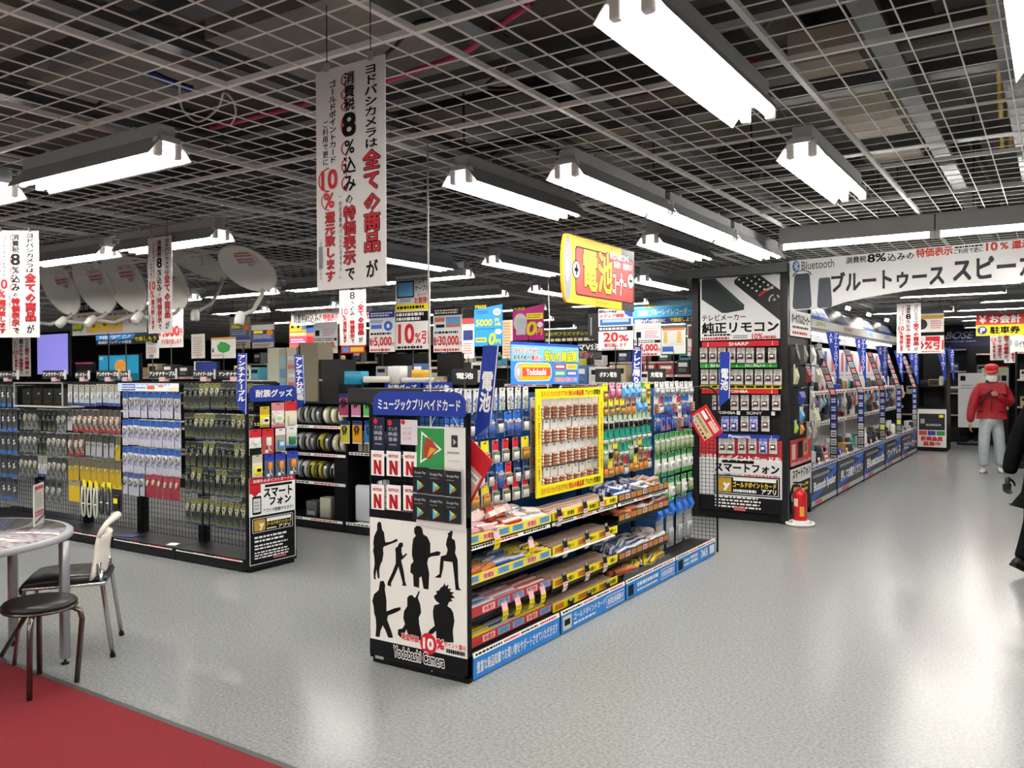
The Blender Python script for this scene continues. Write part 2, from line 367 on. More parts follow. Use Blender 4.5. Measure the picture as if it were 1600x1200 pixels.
# ---------------------------------------------------------------- fluorescent lights
tube_m = M('fffaf2', .3, emit=TUBE_STRENGTH); refl = M('f6f6f4', .45); hsg = M('b4b6b9', .5)
def make_light(L=1.25, name='fluorescent_light'):
    r = thing(name, 'x', 'ceiling light')
    m = MB(); m.box(-.045, .045, -L / 2 + .03, L / 2 - .03, -.075, -.015, hsg); m.build('housing', r)
    m = MB(); t = .003
    for s in (-1, 1):
        A = [(s * .045, -.074), (s * .045, -.078), (s * .112, -.17), (s * (.112 + t), -.168)]
        for mat_, (p, q) in ((refl, (A[1], A[2])), (hsg, (A[0], A[3]))):
            m.add([(p[0], -L / 2, p[1]), (p[0], L / 2, p[1]), (q[0], L / 2, q[1]), (q[0], -L / 2, q[1])], [(0, 1, 2, 3)], mat_)
    m.add([(-.045, -L / 2, -.077), (.045, -L / 2, -.077), (.045, L / 2, -.077), (-.045, L / 2, -.077)], [(0, 1, 2, 3)], refl)
    m.build('reflector', r)
    for s in (-1, 1):
        m = MB(); m.tube([(s * .05, -L / 2 + .05, -.15), (s * .05, L / 2 - .05, -.15)], .014, tube_m, 8); m.build('tube', r)
    for s in (-1, 1):
        m = MB(); y = s * (L / 2 - .025)
        m.box(-.05, .05, y - .028, y + .028, -.10, -.074, hsg)
        for k in (-1, 1): m.rbox(k * .05 - .02, k * .05 + .02, y - .018, y + .018, -.166, -.08, refl, .012)
        m.build('end_socket', r)
    for s in (-1, 1):
        m = MB(); m.box(-.03, .03, s * L * .3 - .02, s * L * .3 + .02, -.02, .004, hsg); m.build('mounting_clip', r)
    return r
LIGHT = make_light()
lamps = []
for y in (2.83, 4.72): lamps.append((-1.03, y, 0))
for x, y in ((-2.68, 4.25), (-2.15, 4.45), (-2.15, 5.72), (-2.69, 6.75), (-2.15, 7.0), (-3.85, 9.2), (-4.35, 7.0), (-5.35, 9.4), (-5.0, 6.0), (-.02, 2.85), (-.02, 1.4), (-2.9, 10.6), (-2.9, 12.2)): lamps.append((x, y, 0))
for y, xs in ((2.45, (-4.1, -5.58)), (4.12, (-5.85, -7.3, -8.7)), (7.1, (-5.75, -7.2, -8.7)), (9.05, (-6.6, -8.1, -9.6, -11.1)), (11.2, (-5.6, -7.3, -9, -10.7, -12.4)), (13.5, (-4.5, -6.5, -8.5, -10.5, -12.5)), (16.2, (-4.6, -7, -9.5, -12)), (9.7, (-1.0,)), (11.1, (-1.0,)), (10.4, (.4,)), (13.9, (-.35,)), (17.3, (-1.5,)), (8.2, (.6,)), (12.4, (-1.2,)), (15.6, (-.8, -2.1)), (18.6, (-1.0, -6, -9, -12)), (21.5, (-1.2, -4.5, -8, -12))):
    for x in xs: lamps.append((x, y, 1))  # fittings hidden behind the arched banner are added to brighten the aisle
for x, y in ((-1.0, .2), (-2.9, -.6), (-4.9, .2), (.9, -.4), (.9, 5), (-1.2, -2.2), (-3.2, -2.4), (-5.4, -1.8), (.6, -2.2), (-6.8, .4), (-7.2, 2.45), (-8.7, 2.45), (-10.2, 4.12), (-11.7, 4.12), (-10.2, 7.1), (-11.7, 7.1), (-10.2, 2.45)) + tuple((x, y) for y in (-3.8, -5.4, -7.2) for x in (2, 0, -2, -4, -6, -8)): lamps.append((x, y, 1))  # fittings added mostly out of view to brighten camera-facing surfaces and dishes
lamps.sort(key=lambda l: (Vector((l[0], l[1], LZ)) - EYE).length)
def in_view(x, y, z):
    d = Vector((x, y, z)) - EYE; k = d.dot(FW)
    return k > .3 and -30 < 800 + FPX * d.dot(RT) / k < 1630 and -60 < 600 - FPX * d.dot(UP) / k
n0 = n1 = 0
for x, y, k in lamps:
    if not any(in_view(x + (0 if not k else q), y + (q if not k else 0), LZ - .1) for q in (-.6, 0, .6)): lb = "unseen twin-tube ceiling light outside the photo's frame"
    elif k: n1 += 1; lb = f'crosswise twin-tube ceiling light, {ORD[n1-1] if n1 < 29 else ORD[n1-29] + " beyond those twenty-eight"} nearest to the camera'
    else: n0 += 1; lb = f'twin-tube ceiling light along the main aisle, {ORD[n0-1]} nearest to the camera'
    place(LIGHT, (x, y, LZ), (0, 0, math.pi / 2 if k else 0), lb, None, 'fluorescent ceiling lights')
# bare tube strip in front of the arched banner
STRIP = thing('strip_light', 'x', 'ceiling light')
m = MB(); m.box(-.57, .57, -.05, .05, 0, .13, hsg); m.build('housing', STRIP)
m = MB(); m.tube([(-.545, -.02, -.025), (.545, -.02, -.025)], .016, tube_m, 8); m.build('tube', STRIP)
for s in (-1, 1):
    m = MB(); m.rbox(s * .555 - .02, s * .555 + .02, -.045, .02, -.05, .01, refl, .01); m.build('end_socket', STRIP)
for i, x in enumerate((-1.36, -.21, .94)):
    place(STRIP, (x, 7.05, 2.61), (0, 0, 0), 'bare tube strip light above the arched banner, ' + ('ending at the remote control tower', 'second from the tower', 'third from the tower')[i], None, 'strip lights over the arched banner')
# ================================================================ merchandise prototypes
PR = {}
def prn(key, cols, sc=60, z=1.0):
    if key not in PR: PR[key] = mk_print('print_' + key, cols, sc, z=z)
    return PR[key]
CARDGREY = M('c9c6c0', .6); FOIL = M('b9bcc0', .3, .6)
def make_pack(name, cat, w, h, card, head=None, prod=None, hf=.2, foot=None, fh=.12, art=None, clear=True, part='product'):
    """a carded pack hanging from a hook: hole at its origin, face towards -y"""
    m = MB(); m.box(-w / 2, w / 2, -.0012, .0012, -h, .018, card)
    e = -.0016
    def q(x0, x1, z0, z1, mm, k=1): m.poly([(x0, e * k, z0), (x1, e * k, z0), (x1, e * k, z1), (x0, e * k, z1)], mm)
    if head: q(-w / 2, w / 2, -h * hf, .018, head)
    if foot: q(-w / 2, w / 2, -h, -h + h * fh, foot)
    if art: q(-w * .5, w * .5, -h + (h * fh if foot else 0), -h * hf, art)
    q(-w * .16, w * .16, .002, .008, BLACK, 1.6)
    r = m.build(name); r['category'] = cat
    if prod:
        m = MB(); k = prod[0]; top = -h * hf - h * .04; bot = -h + h * (fh if foot else .04); H = top - bot
        if k == 'cells':
            n, c1, c2 = prod[1:]; rr = min(w * .44 / n, .0075)
            for i in range(n):
                x = (i - (n - 1) / 2) * rr * 2.15; y = -.003 - rr
                m.tube([(x, y, bot), (x, y, bot + H * .68)], rr, c1, 8); m.tube([(x, y, bot + H * .68), (x, y, bot + H * .94)], rr, c2, 8); m.tube([(x, y, bot + H * .94), (x, y, top)], rr * .4, FOIL, 6)
            if clear: m.box(-w * .47, w * .47, -.005 - 2 * rr, -.0015, bot - .002, top + .002, CLEAR)
        elif k == 'rows':
            n, c1, c2 = prod[1:]; rr = H / n / 2.1
            for i in range(n):
                z = bot + H * (i + .5) / n; y = -.003 - rr
                m.tube([(-w * .44, y, z), (w * .16, y, z)], rr, c1, 8); m.tube([(w * .16, y, z), (w * .40, y, z)], rr, c2, 8); m.tube([(w * .40, y, z), (w * .45, y, z)], rr * .4, FOIL, 6)
        elif k == 'coil':
            c1 = prod[1]; R = min(w * .33, H * .2); zc = top - R * .95
            for i in range(3): m.torus((w * .03 * (i - 1), -.006 - .004 * i, zc), R * (1 - .12 * i), .0036, c1, 'y', 14, 5)
            m.tube([(-R * .5, -.012, zc), (-R * .3, -.013, zc - R * 1.9)], .0045, prod[2], 6); m.tube([(R * .45, -.012, zc + R * .3), (R * .55, -.013, zc - R * 1.6)], .0045, prod[2], 6)
        elif k == 'box':
            m.rbox(-w * .3, w * .3, -.02, -.002, bot + H * .1, bot + H * .75, prod[1], .004, 2)
            if len(prod) > 2: m.box(-w * .2, w * .2, -.0215, -.0195, bot + H * .35, bot + H * .6, prod[2])
        elif k == 'plug':
            m.rbox(-w * .18, w * .18, -.022, -.002, bot + H * .45, top - H * .05, prod[1], .006, 2); m.tube([(0, -.01, bot + H * .45), (0, -.012, bot + H * .25), (w * .2, -.012, bot + H * .12)], .005, prod[2], 6)
            m.rbox(-w * .3, -w * .02, -.012, -.002, bot, bot + H * .2, prod[2], .004, 2)
        elif k == 'disc':
            for i in range(prod[2]):
                z = bot + H * (i + .5) / prod[2]; m.tube([(0, -.002, z), (0, -.007, z)], min(w * .3, H / prod[2] * .42), prod[1], 12)
        elif k == 'bag':
            m.loft([[(-w * .46, -.002, bot), (w * .46, -.002, bot), (w * .46, -.006, bot), (-w * .46, -.006, bot)], [(-w * .46, -.002, bot + H * .5), (w * .46, -.002, bot + H * .5), (w * .36, -.03, bot + H * .5), (-w * .36, -.03, bot + H * .5)], [(-w * .46, -.002, top), (w * .46, -.002, top), (w * .46, -.006, top), (-w * .46, -.006, top)]], prod[1], True, False)
        m.build(part, r)
    return r
def hang(protos, descs, p0, p1, n, rot, where, group, deep=1, dstep=None, tilt=.0, start=0, jit=.004, first='left'):
    """n hooks from p0 to p1; protos taken in turn; descs say what each looks like; where names the row"""
    p0, p1 = Vector(p0), Vector(p1)
    for i in range(n):
        t = (i + .5) / n; k = (i + start) % len(protos)
        for dd in range(deep):
            p = p0.lerp(p1, t) + Vector((math.sin(rot), -math.cos(rot), 0)) * (-dd * (dstep or .03)) + Vector((0, 0, random.uniform(-jit, jit)))
            back = ('', 'behind the ')[dd > 0]
            lb = f'{descs[k]}, {back}{ORD[i]} from {first}, {where}'
            place(protos[k], p, (tilt + random.uniform(-.03, .03), random.uniform(-.03, .03), rot + random.uniform(-.06, .06)), lb, None, group)
COP = M('a86f54', .4, .3); WHT = M('eceae6', .45); IVORY = M('d9d5c6', .5); TEAL = M('1f9a80', .45); GRN = M('3f9a4a', .5); LGRN = M('b9d3a2', .5); BLU = M('2a62c0', .45); LBLU = M('7fb4e0', .45); ORG = M('e8902a', .45)
GOLD = M('c9a04a', .35, .5); PURP = M('3a3a92', .45); PINK = M('d86a86', .5); BROWN = M('6a4a3a', .5); DBLUE = M('15295e', .45); SILV = M('b6b9bd', .3, .5); CREAM = M('e4ddc4', .5)
# ================================================================ battery gondola in the middle: four bays and an end display
GX, GY = -2.485, 3.42; GB = GY + .042
def bay_main(i, label, shelves, peg_top, kick):
    """built along x (0..0.9), front towards -y; turned to face the aisle"""
    r = thing('shelf_bay', label, 'shop shelf', (0, 0, 0), 'bays of the battery shelves')
    W = .9
    m = MB(); m.box(.004, W - .004, .01, .62, .012, .118, SATIN); m.box(.03, W - .03, .05, .58, 0, .014, BLACK); m.build('base', r)
    s = Sign((.012, .006, .006), (1, 0, 0), (0, 0, 1), W - .024, .108, M('2484dc', .4), .005); kick(s); s.build('kick_board', r)
    s = Sign((.012, .004, .116), (1, 0, 0), (0, .25, 1), W - .024, .026, WHITE, .004)
    for a, b, c in ((.02, .3, INK), (.32, .5, RED), (.52, .72, INK), (.74, .96, RED)): s.lines(a, .25, b, .75, 1, c, 1, .8, 0)
    s.build('price_strip', r)
    m = MB(); m.box(.004, W - .004, .37, .385, .118, peg_top, BLUEPEG)
    for k in range(12): m.box(.004, W - .004, .3685, .3701, .2 + k * .1, .203 + k * .1, M('0a3a6c', .6))
    m.build('back_panel', r)
    for x in (0, W - .03):
        m = MB(); m.box(x, x + .03, .36, .40, 0, peg_top + .02, BLACK); m.build('upright', r)
    for z, fill in shelves:
        m = MB(); m.box(.008, W - .008, .075, .37, z - .065, z - .05, SATIN); m.box(.008, W - .008, .07, .08, z - .075, z - .04, SATIN)
        sh = m.build('shelf', r)
        for x in (.008, W - .014):
            m = MB(); m.add([(x, .1, z - .065), (x + .006, .1, z - .065), (x, .37, z - .065), (x + .006, .37, z - .065), (x, .37, z - .14), (x + .006, .37, z - .14)], [(0, 1, 3, 2), (0, 2, 4), (1, 5, 3), (0, 4, 5, 1), (2, 3, 5, 4)], SATIN); m.build('bracket', sh)
        s = Sign((.012, .062, z - .05), (1, 0, 0), (0, 0, 1), W - .024, .05, fill[0], .005); fill[1](s); s.build('price_rail', sh)
        if len(fill) > 2:
            s = Sign((.012, .066, z - .082), (1, 0, 0), (0, .2, 1), W - .024, .026, WHITE, .003)
            for a, b, c in ((.05, .3, INK), (.35, .6, RED), (.66, .95, INK)): s.lines(a, .25, b, .75, 1, c, 1, .8, 0)
            s.build('price_strip', sh)
    return r
def rail_chips(seq):
    def f(s):
        n = len(seq)
        for k, (c, t) in enumerate(seq):
            a, b = (k + .1) / n, (k + .9) / n
            if c: s.rect(a, .15, b, .85, c, 1)
            if t: s.txt(t, a + .1 / n, .22, b - .1 / n, .78, RED if c in (CREAM, WHITE, M('f0c8c0', .5)) else INK if c is None else WHITE, .03, 2)
            elif c: s.lines(a + .1 / n, .25, b - .1 / n, .8, 3, DBLUE if c in (BLU, LBLU) else BROWN, 2, .45, 0)
    return f
PKC = M('f0c8c0', .5)
chips1 = rail_chips([(LBLU, ''), (PKC, '単3電池'), (LBLU, ''), (LBLU, ''), (PKC, '単3電池'), (LBLU, '')])
chips_red = rail_chips([(None, ''), (PKC, '単4電池'), (LBLU, ''), (LBLU, ''), (PKC, '単4電池'), (LBLU, '')])
def chips2(t): return rail_chips([(ORG, ''), (None, t), (ORG, ''), (None, t), (ORG, ''), (None, t)])
chips3 = rail_chips([(ORG, ''), (PKC, '単3'), (ORG, ''), (ORG, ''), (PKC, '単3'), (ORG, ''), (ORG, ''), (PKC, '電池'), (ORG, '')])
RRED = M('b8383e', .45); DG = M('2a4a34', .45)
def kick1(s): s.txt('豊富な商品知識でお買い物をサポートさせていただきます', .03, .22, .97, .8, WHITE, .03)
def kick2(s):
    s.rect(.02, .12, .14, .88, M('d8d4c8', .5)); s.rect(.04, .35, .12, .7, INK, 2); s.txt('ゴールドポイントカード', .17, .45, .66, .85, WHITE, .035); s.lines(.17, .15, .6, .35, 1, WHITE, 2, .6)
    s.rect(.68, .15, .98, .85, WHITE, 1); s.rect(.685, .2, .975, .8, M('2484dc', .4), 2); s.txt('新規会員募集中', .7, .28, .96, .72, WHITE, .03)
def kick3(s):
    s.rect(.03, .15, .13, .85, INK); s.lines(.2, .5, .62, .8, 1, WHITE, 2, .8); s.lines(.2, .18, .62, .4, 1, WHITE, 2, .6); s.rect(.68, .15, .98, .85, WHITE, 1); s.rect(.685, .2, .975, .8, M('2484dc', .4), 2); s.txt('新規会員募集中', .7, .28, .96, .72, WHITE, .03)
def kick4(s):
    s.rect(.04, .15, .15, .85, INK); s.lines(.18, .2, .3, .8, 2, WHITE, 2, .6, 0); s.lines(.33, .2, .52, .85, 2, WHITE, 2, .7, 0); s.txt('365', .6, .25, .78, .85, WHITE, .06); s.rect(.84, .2, .97, .85, WHITE)
BAYS = []
for i, (lb, sh, kk) in enumerate((
    ('battery shelf bay nearest the silhouette end panel, blue pegboard and two red price rails', [(.725, (YEL, chips1, 1)), (.517, (YEL, chips1)), (.345, (RRED, chips_red)), (.19, (RRED, chips_red))], kick1),
    ('battery shelf bay holding the yellow frame and four yellow price rails', [(.725, (YEL, chips2('単3電池'), 1)), (.519, (YEL, chips2('4個セット'))), (.32, (YEL, chips2('2個入'))), (.175, (YEL, chips2('単1電池')))], kick2),
    ('battery shelf bay with dark green price rails, third from the end panel', [(.725, (DG, chips3, 1)), (.587, (DG, chips3)), (.32, (M('3a332c', .5), chips3))], kick3),
    ('battery shelf bay without shelves, beside the wire mesh end', [], kick4))):
    b = bay_main(i, lb, sh, 1.44, kk); b.location = (GX, GB + .9 * i, 0); b.rotation_euler = (0, 0, math.pi / 2); BAYS.append(b)
bpy.context.view_layer.update()
def hooks(parent, cols, z, y0=.37, y1=.2, x0=.05, x1=.85):
    if 'hook' not in PR:
        m = MB(); m.tube([(0, 0, 0), (0, -.17, 0), (0, -.185, .012)], .0028, CHROME, 5); PR['hook'] = m.build('peg_hook'); PR['hookused'] = False
    for i in range(cols):
        o = PR['hook'] if not PR['hookused'] else PR['hook'].copy()
        if PR['hookused']: COL.objects.link(o)
        PR['hookused'] = True
        o.parent = parent; o.location = (x0 + (x1 - x0) * (i + .5) / cols, y0, z + .008)
# --- hanging packs, bay by bay; x plane of their faces
XP = GX - .2
F = math.pi / 2
cell_pk = make_pack('battery_pack', 'battery pack', .085, .128, M('cfc9c3', .5), M('dedad5', .5), ('rows', 4, COP, M('d8cfc6', .5)), .3)
blue_pk = make_pack('battery_pack', 'battery pack', .075, .125, M('a8bedc', .5), BLU, ('cells', 4, M('3a5aa8', .4), SILV), .22, art=prn('b', ['d8e0ee', '2f58b4', 'f0f0f0', '88a8d8', '203a7c'], 90))
wht_pk = make_pack('button_cell_pack', 'battery pack', .06, .11, WHT, M('d8d8d8', .5), ('disc', SILV, 2), .2, art=prn('w', ['eceae6', 'b8bcc0', 'f4f4f2', '6a7078', 'd8d4cc'], 90))
ylw_pk = make_pack('battery_pack', 'battery pack', .075, .115, CREAM, YEL, ('cells', 4, GOLD, ORG), .34)
red_pk = make_pack('battery_pack', 'battery pack', .06, .115, WHT, RED, ('cells', 4, WHT, M('7a8a5a', .4)), .34)
navy_pk = make_pack('battery_pack', 'battery pack', .06, .105, M('8f9bb4', .5), DBLUE, ('cells', 3, WHT, DBLUE), .2)
pink_pk = make_pack('battery_pack', 'battery pack', .07, .095, PINK, M('e89ab0', .5), ('cells', 3, PINK, WHT), .2)
lblue_pk = make_pack('battery_pack', 'battery pack', .075, .1, LBLU, M('c8dcf0', .5), ('bag', M('5f9ad4', .35)), .2)
yl2_pk = make_pack('battery_pack', 'battery pack', .07, .1, M('cfc58a', .5), YEL, ('cells', 3, GOLD, BROWN), .3)
or_pk = make_pack('battery_pack', 'battery pack', .06, .11, IVORY, M('c86a3a', .5), ('cells', 3, ORG, BROWN), .15)
blk_pk = make_pack('battery_pack', 'battery pack', .06, .105, WHT, LGRN, ('cells', 3, INK, WHT), .3, foot=GRN)
teal_pk = make_pack('battery_pack', 'battery pack', .075, .098, TEAL, TEAL, ('cells', 4, WHT, TEAL), .45, foot=WHT)
grn_pk = make_pack('battery_pack', 'battery pack', .075, .14, LGRN, GRN, ('cells', 4, M('9fb88a', .4), WHT), .18, art=prn('g', ['cfe0bc', '4f9a4a', 'f0f4ea', '8fbe7a', '2f6a3a'], 50))
gr2_pk = make_pack('battery_charger_pack', 'battery charger', .105, .17, M('dfe6d4', .5), GRN, ('box', WHT, SILV), .14, foot=GRN, fh=.2)
clr_pk = make_pack('battery_pack', 'battery pack', .08, .095, M('d8dadc', .4), WHT, ('cells', 4, SILV, WHT), .25)
prp_pk = make_pack('battery_pack', 'battery pack', .07, .14, M('7f86c0', .45), PURP, ('plug', PURP, M('c04a7a', .4)), .25)
bag_pk = make_pack('battery_charger_pack', 'battery charger', .085, .13, BLU, M('1f6fd0', .4), ('bag', M('1d6cd0', .3)), .2)
gry_pk = make_pack('power_supply_box', 'battery charger', .13, .26, M('a8acae', .5), M('8d9294', .5), ('box', M('b8bcbe', .5), SILV), .2)
def mrow(b, protos, descs, z, n, where, a=.03, e=.87, start=0, deep=1, fx=0, h=True):
    hang(protos, descs, (XP + fx, GB + .9 * b + a, z), (XP + fx, GB + .9 * b + e, z), n, F, where, 'carded packs on the battery pegboards', deep, .035, start=start)
    if h: hooks(BAYS[b], n, z, x0=a, x1=e)
B1 = 'row of silhouette bay'
zz = lambda px, py: at('x', XP, px, py).z
mrow(0, [wht_pk], ['white button cell card'], 1.462, 10, 'top ' + B1)
mrow(0, [blue_pk, blue_pk, navy_pk], ['blue and silver battery card', 'blue and silver battery card', 'navy battery card'], 1.325, 9, 'second ' + B1)
mrow(0, [red_pk, ylw_pk, ylw_pk, ylw_pk, red_pk, red_pk, red_pk, ylw_pk], ['red topped battery card', 'yellow topped battery card', 'yellow topped battery card', 'yellow topped battery card', 'red topped battery card', 'red topped battery card', 'red topped battery card', 'yellow topped battery card'], 1.165, 8, 'third ' + B1)
mrow(0, [navy_pk, blue_pk, red_pk, navy_pk], ['navy and white battery card', 'pale blue battery card', 'red and white battery card', 'navy battery card'], 1.03, 9, 'fourth ' + B1)
mrow(0, [ylw_pk, ylw_pk, ylw_pk, ylw_pk, red_pk, red_pk, red_pk, red_pk], ['yellow topped battery card'] * 4 + ['red topped battery card'] * 4, .935, 8, 'lowest ' + B1)
for k, z in enumerate((1.40, 1.255, 1.11, .955)):
    mrow(1, [cell_pk], ['copper battery card'], z, 9, ('top', 'second', 'third', 'lowest')[k] + ' row in the yellow frame', deep=2)
B3 = 'row of third battery bay'
mrow(2, [yl2_pk, pink_pk, pink_pk, lblue_pk, lblue_pk, lblue_pk, grn_pk], ['yellow battery card', 'pink battery card', 'pink battery card', 'light blue battery card', 'light blue battery card', 'light blue battery card', 'green battery card'], 1.475, 8, 'top ' + B3)
mrow(2, [yl2_pk, yl2_pk, yl2_pk, yl2_pk, or_pk, or_pk, lblue_pk, lblue_pk], ['yellow battery card'] * 4 + ['orange battery card'] * 2 + ['light blue battery card'] * 2, 1.365, 9, 'second ' + B3)
mrow(2, [blk_pk], ['black and white battery card'], 1.26, 10, 'third ' + B3)
mrow(2, [teal_pk], ['teal battery card'], 1.155, 9, 'fourth ' + B3)
mrow(2, [grn_pk, blk_pk, yl2_pk, teal_pk, teal_pk], ['pale green battery card', 'black cell battery card', 'yellow battery card', 'teal battery card', 'teal battery card'], 1.055, 10, 'fifth ' + B3)
mrow(2, [or_pk, ylw_pk, or_pk, or_pk, red_pk], ['orange battery card', 'yellow battery card', 'brown and orange battery card', 'brown and orange battery card', 'red battery card'], .94, 10, 'lowest ' + B3)
B4 = 'row of last battery bay'
mrow(3, [clr_pk], ['clear and white battery card'], 1.475, 8, 'top ' + B4)
mrow(3, [cell_pk, red_pk, blue_pk, blue_pk], ['brown battery card', 'red and white battery card', 'blue battery card', 'blue battery card'], 1.36, 9, 'second ' + B4)
mrow(3, [blue_pk, prp_pk, prp_pk, blue_pk, cell_pk], ['light blue battery card', 'purple plug card', 'purple plug card', 'light blue battery card', 'brown battery card'], 1.235, 7, 'third ' + B4)
mrow(3, [grn_pk], ['green and white battery card'], 1.06, 8, 'fourth ' + B4)
mrow(3, [gr2_pk], ['white and green charger card'], .90, 6, 'fifth ' + B4)
mrow(3, [gr2_pk, grn_pk], ['white and green charger card', 'green battery card'], .69, 6, 'sixth ' + B4)
mrow(3, [bag_pk], ['bright blue charger pouch'], .515, 6, 'seventh ' + B4)
mrow(3, [gry_pk], ['grey charger box'], .40, 4, 'lowest ' + B4)
# --- shrink-wrapped battery bricks lying on the shelves
def make_brick(c1, c2, band, n=8, L=.05):
    rr = .0072; m = MB()
    for i in range(n):
        x = (i - (n - 1) / 2) * rr * 2.05
        m.tube([(x, 0, rr), (x, L * .72, rr)], rr, c1, 8); m.tube([(x, L * .72, rr), (x, L, rr)], rr, c2, 8); m.tube([(x, -.002, rr), (x, 0, rr)], rr * .5, FOIL, 6)
    for i in range(n):
        x = (i - (n - 1) / 2) * rr * 2.05; m.tube([(x, 0, rr * 3), (x, L * .72, rr * 3)], rr, c1, 8); m.tube([(x, L * .72, rr * 3), (x, L, rr * 3)], rr, c2, 8)
    r = m.build('battery_multipack'); r['category'] = 'battery pack'
    k = n * rr * 1.03; m = MB(); m.box(-k, k, L * .2, L * .55, -.0005, rr * 4 + .0012, band); m.build('paper_band', r)
    return r
BK = {'red': make_brick(M('c8403a', .35), COP, M('e8d8d0', .5)), 'white': make_brick(WHT, SILV, M('d8b8b0', .5)), 'copper': make_brick(M('a5806c', .4), M('c9b8aa', .45), M('b89c8a', .5)), 'blue': make_brick(M('3a5aa8', .35), SILV, M('e4e6ea', .5)),
      'orange': make_brick(M('c86a3a', .35), GOLD, M('d88a6a', .5)), 'gold': make_brick(GOLD, WHT, YEL), 'pinkish': make_brick(M('d0a8b0', .4), WHT, M('c88a90', .5)), 'silver': make_brick(SILV, M('3a4a7a', .4), M('d8dade', .5))}
def shelf_fill(b, z, kinds, nrow, nfront, where, tilt=.12, mess=0, a=.06, e=.86):
    cnt = {}
    for j in range(nrow):
        for i in range(nfront):
            k = kinds[(i * len(kinds)) // nfront]; cnt[k] = cnt.get(k, 0) + 1
            x = a + (e - a) * (i + .5) / nfront
            p = Vector((GX - (.085 + j * .058), GB + .9 * b + x, z + j * .007))
            rw = ('front row', 'second row', 'third row', 'back row')[j]
            if mess: p = p + Vector((0, random.uniform(-.02, .02), random.uniform(.004, .03)))
            place(BK[k], p, (tilt + random.uniform(-.3, .3) * mess, random.uniform(-.05, .05) + random.uniform(-.3, .3) * mess, F + random.uniform(-.05, .05) + random.uniform(-.6, .6) * mess), f'{k} battery multipack, {ORD[i]} from left, {rw}, {where}', None, 'battery multipacks on the shelves', 1.2)
shelf_fill(0, .677, ['pinkish', 'red', 'white'], 4, 6, 'silhouette bay top shelf', .3, .4)
shelf_fill(0, .47, ['orange', 'blue', 'gold'], 4, 6, 'silhouette bay second shelf', .25, .4)
shelf_fill(0, .297, ['blue', 'pinkish', 'red'], 3, 6, 'silhouette bay third shelf')
shelf_fill(0, .142, ['gold', 'silver', 'gold'], 3, 6, 'silhouette bay lowest shelf')
for z, nm in ((.677, 'top'), (.471, 'second'), (.272, 'third'), (.127, 'lowest')): shelf_fill(1, z, ['copper'], 3, 6, f'yellow frame bay {nm} shelf')
shelf_fill(2, .677, ['blue', 'silver', 'copper'], 4, 6, 'third bay top shelf', .2, .8)
shelf_fill(2, .54, ['orange', 'white', 'red'], 4, 6, 'third bay second shelf', .2, 1)
shelf_fill(2, .272, ['blue', 'silver', 'white'], 4, 6, 'third bay third shelf', .2, .5)
shelf_fill(2, .125, ['orange', 'gold', 'gold'], 3, 6, 'third bay base', .2, 1)
def place_lean(i, k, y, z, n0):
    place(BK[k], (GX - .21 - .012 * (i % 3), GY + y, z), (1.15, random.uniform(-.1, .1), F + .15), f'{k} battery multipack standing on end, {ORD[n0]} from the left, behind the silhouette bay top shelf', None, 'battery multipacks on the shelves', 1.7)
for i in range(5): place_lean(i, ('white', 'red')[i % 2], .3 + .075 * i, .735, i)
# acrylic tray on the base of the third bay
r = thing('acrylic_tray', 'clear acrylic tray of batteries on the base deck of the third battery bay', 'tray', (GX - .02, GY + 1.84, .118))
m = MB(); y0, y1 = GY + 1.84, GY + 2.66; m.box(GX - .022, GX - .018, y0, y1, .119, .185, CLEAR); m.box(GX - .3, GX - .02, y1 - .004, y1, .119, .17, CLEAR); m.box(GX - .3, GX - .02, y0, y0 + .004, .119, .17, CLEAR); m.build('tray_walls', r)
# --- curled price tags clipped to the rails
def make_ptag(name, top, low, txtc):
    m = MB(); pts = [(0, 0), (-.006, -.022), (-.012, -.045), (-.013, -.067), (-.008, -.088), (.0, -.105)]
    for i in range(len(pts) - 1):
        (y0, z0), (y1, z1) = pts[i], pts[i + 1]; mm = top if i < 2 else low
        m.add([(-.027, y0, z0), (.027, y0, z0), (.027, y1, z1), (-.027, y1, z1)], [(0, 1, 2, 3)], mm)
        if 1 < i < 4: m.add([(-.02, y0 - .0015, z0 - .005), (.02, y0 - .0015, z0 - .005), (.02, y1 - .0015, z1 + .006), (-.02, y1 - .0015, z1 + .006)], [(0, 1, 2, 3)], txtc)
    o = m.build(name); o['category'] = 'price tag'
    m = MB(); m.box(-.014, .014, -.003, .004, -.006, .012, SILV); m.build('clip', o); return o
TAGW = make_ptag('price_tag', INK, WHT, M('d88a8a', .5)); TAGY = make_ptag('price_tag', M('f0b8c0', .5), YEL, M('c8a020', .5))
for k, (px, py) in enumerate(((872.8, 799), (912.8, 787), (938, 777), (882, 848), (916, 835.5), (947, 824.5), (881, 901), (916, 886), (944, 873), (892, 941), (920, 929), (949, 914))):
    p = at('x', GX - .05, px, py - 4)
    place(TAGW, p, (0, 0, F), f'white curled price tag, {ORD[k % 3]} from left, {("top", "second", "third", "lowest")[k // 3]} rail of yellow frame bay', None, 'curled price tags')
for k, (px, py) in enumerate(((774.5, 828), (787, 940), (807.5, 932), (828.5, 922), (846.5, 915), (828.5, 842))):
    p = at('x', GX - .05, px, py)
    place(TAGY, p, (0, 0, F), 'yellow curled price tag, ' + ('hanging from the top rail of the silhouette bay', 'leftmost of four on the red rail', 'second of four on the red rail', 'third of four on the red rail', 'rightmost of four on the red rail', 'on the second shelf of the silhouette bay')[k], None, 'curled price tags')
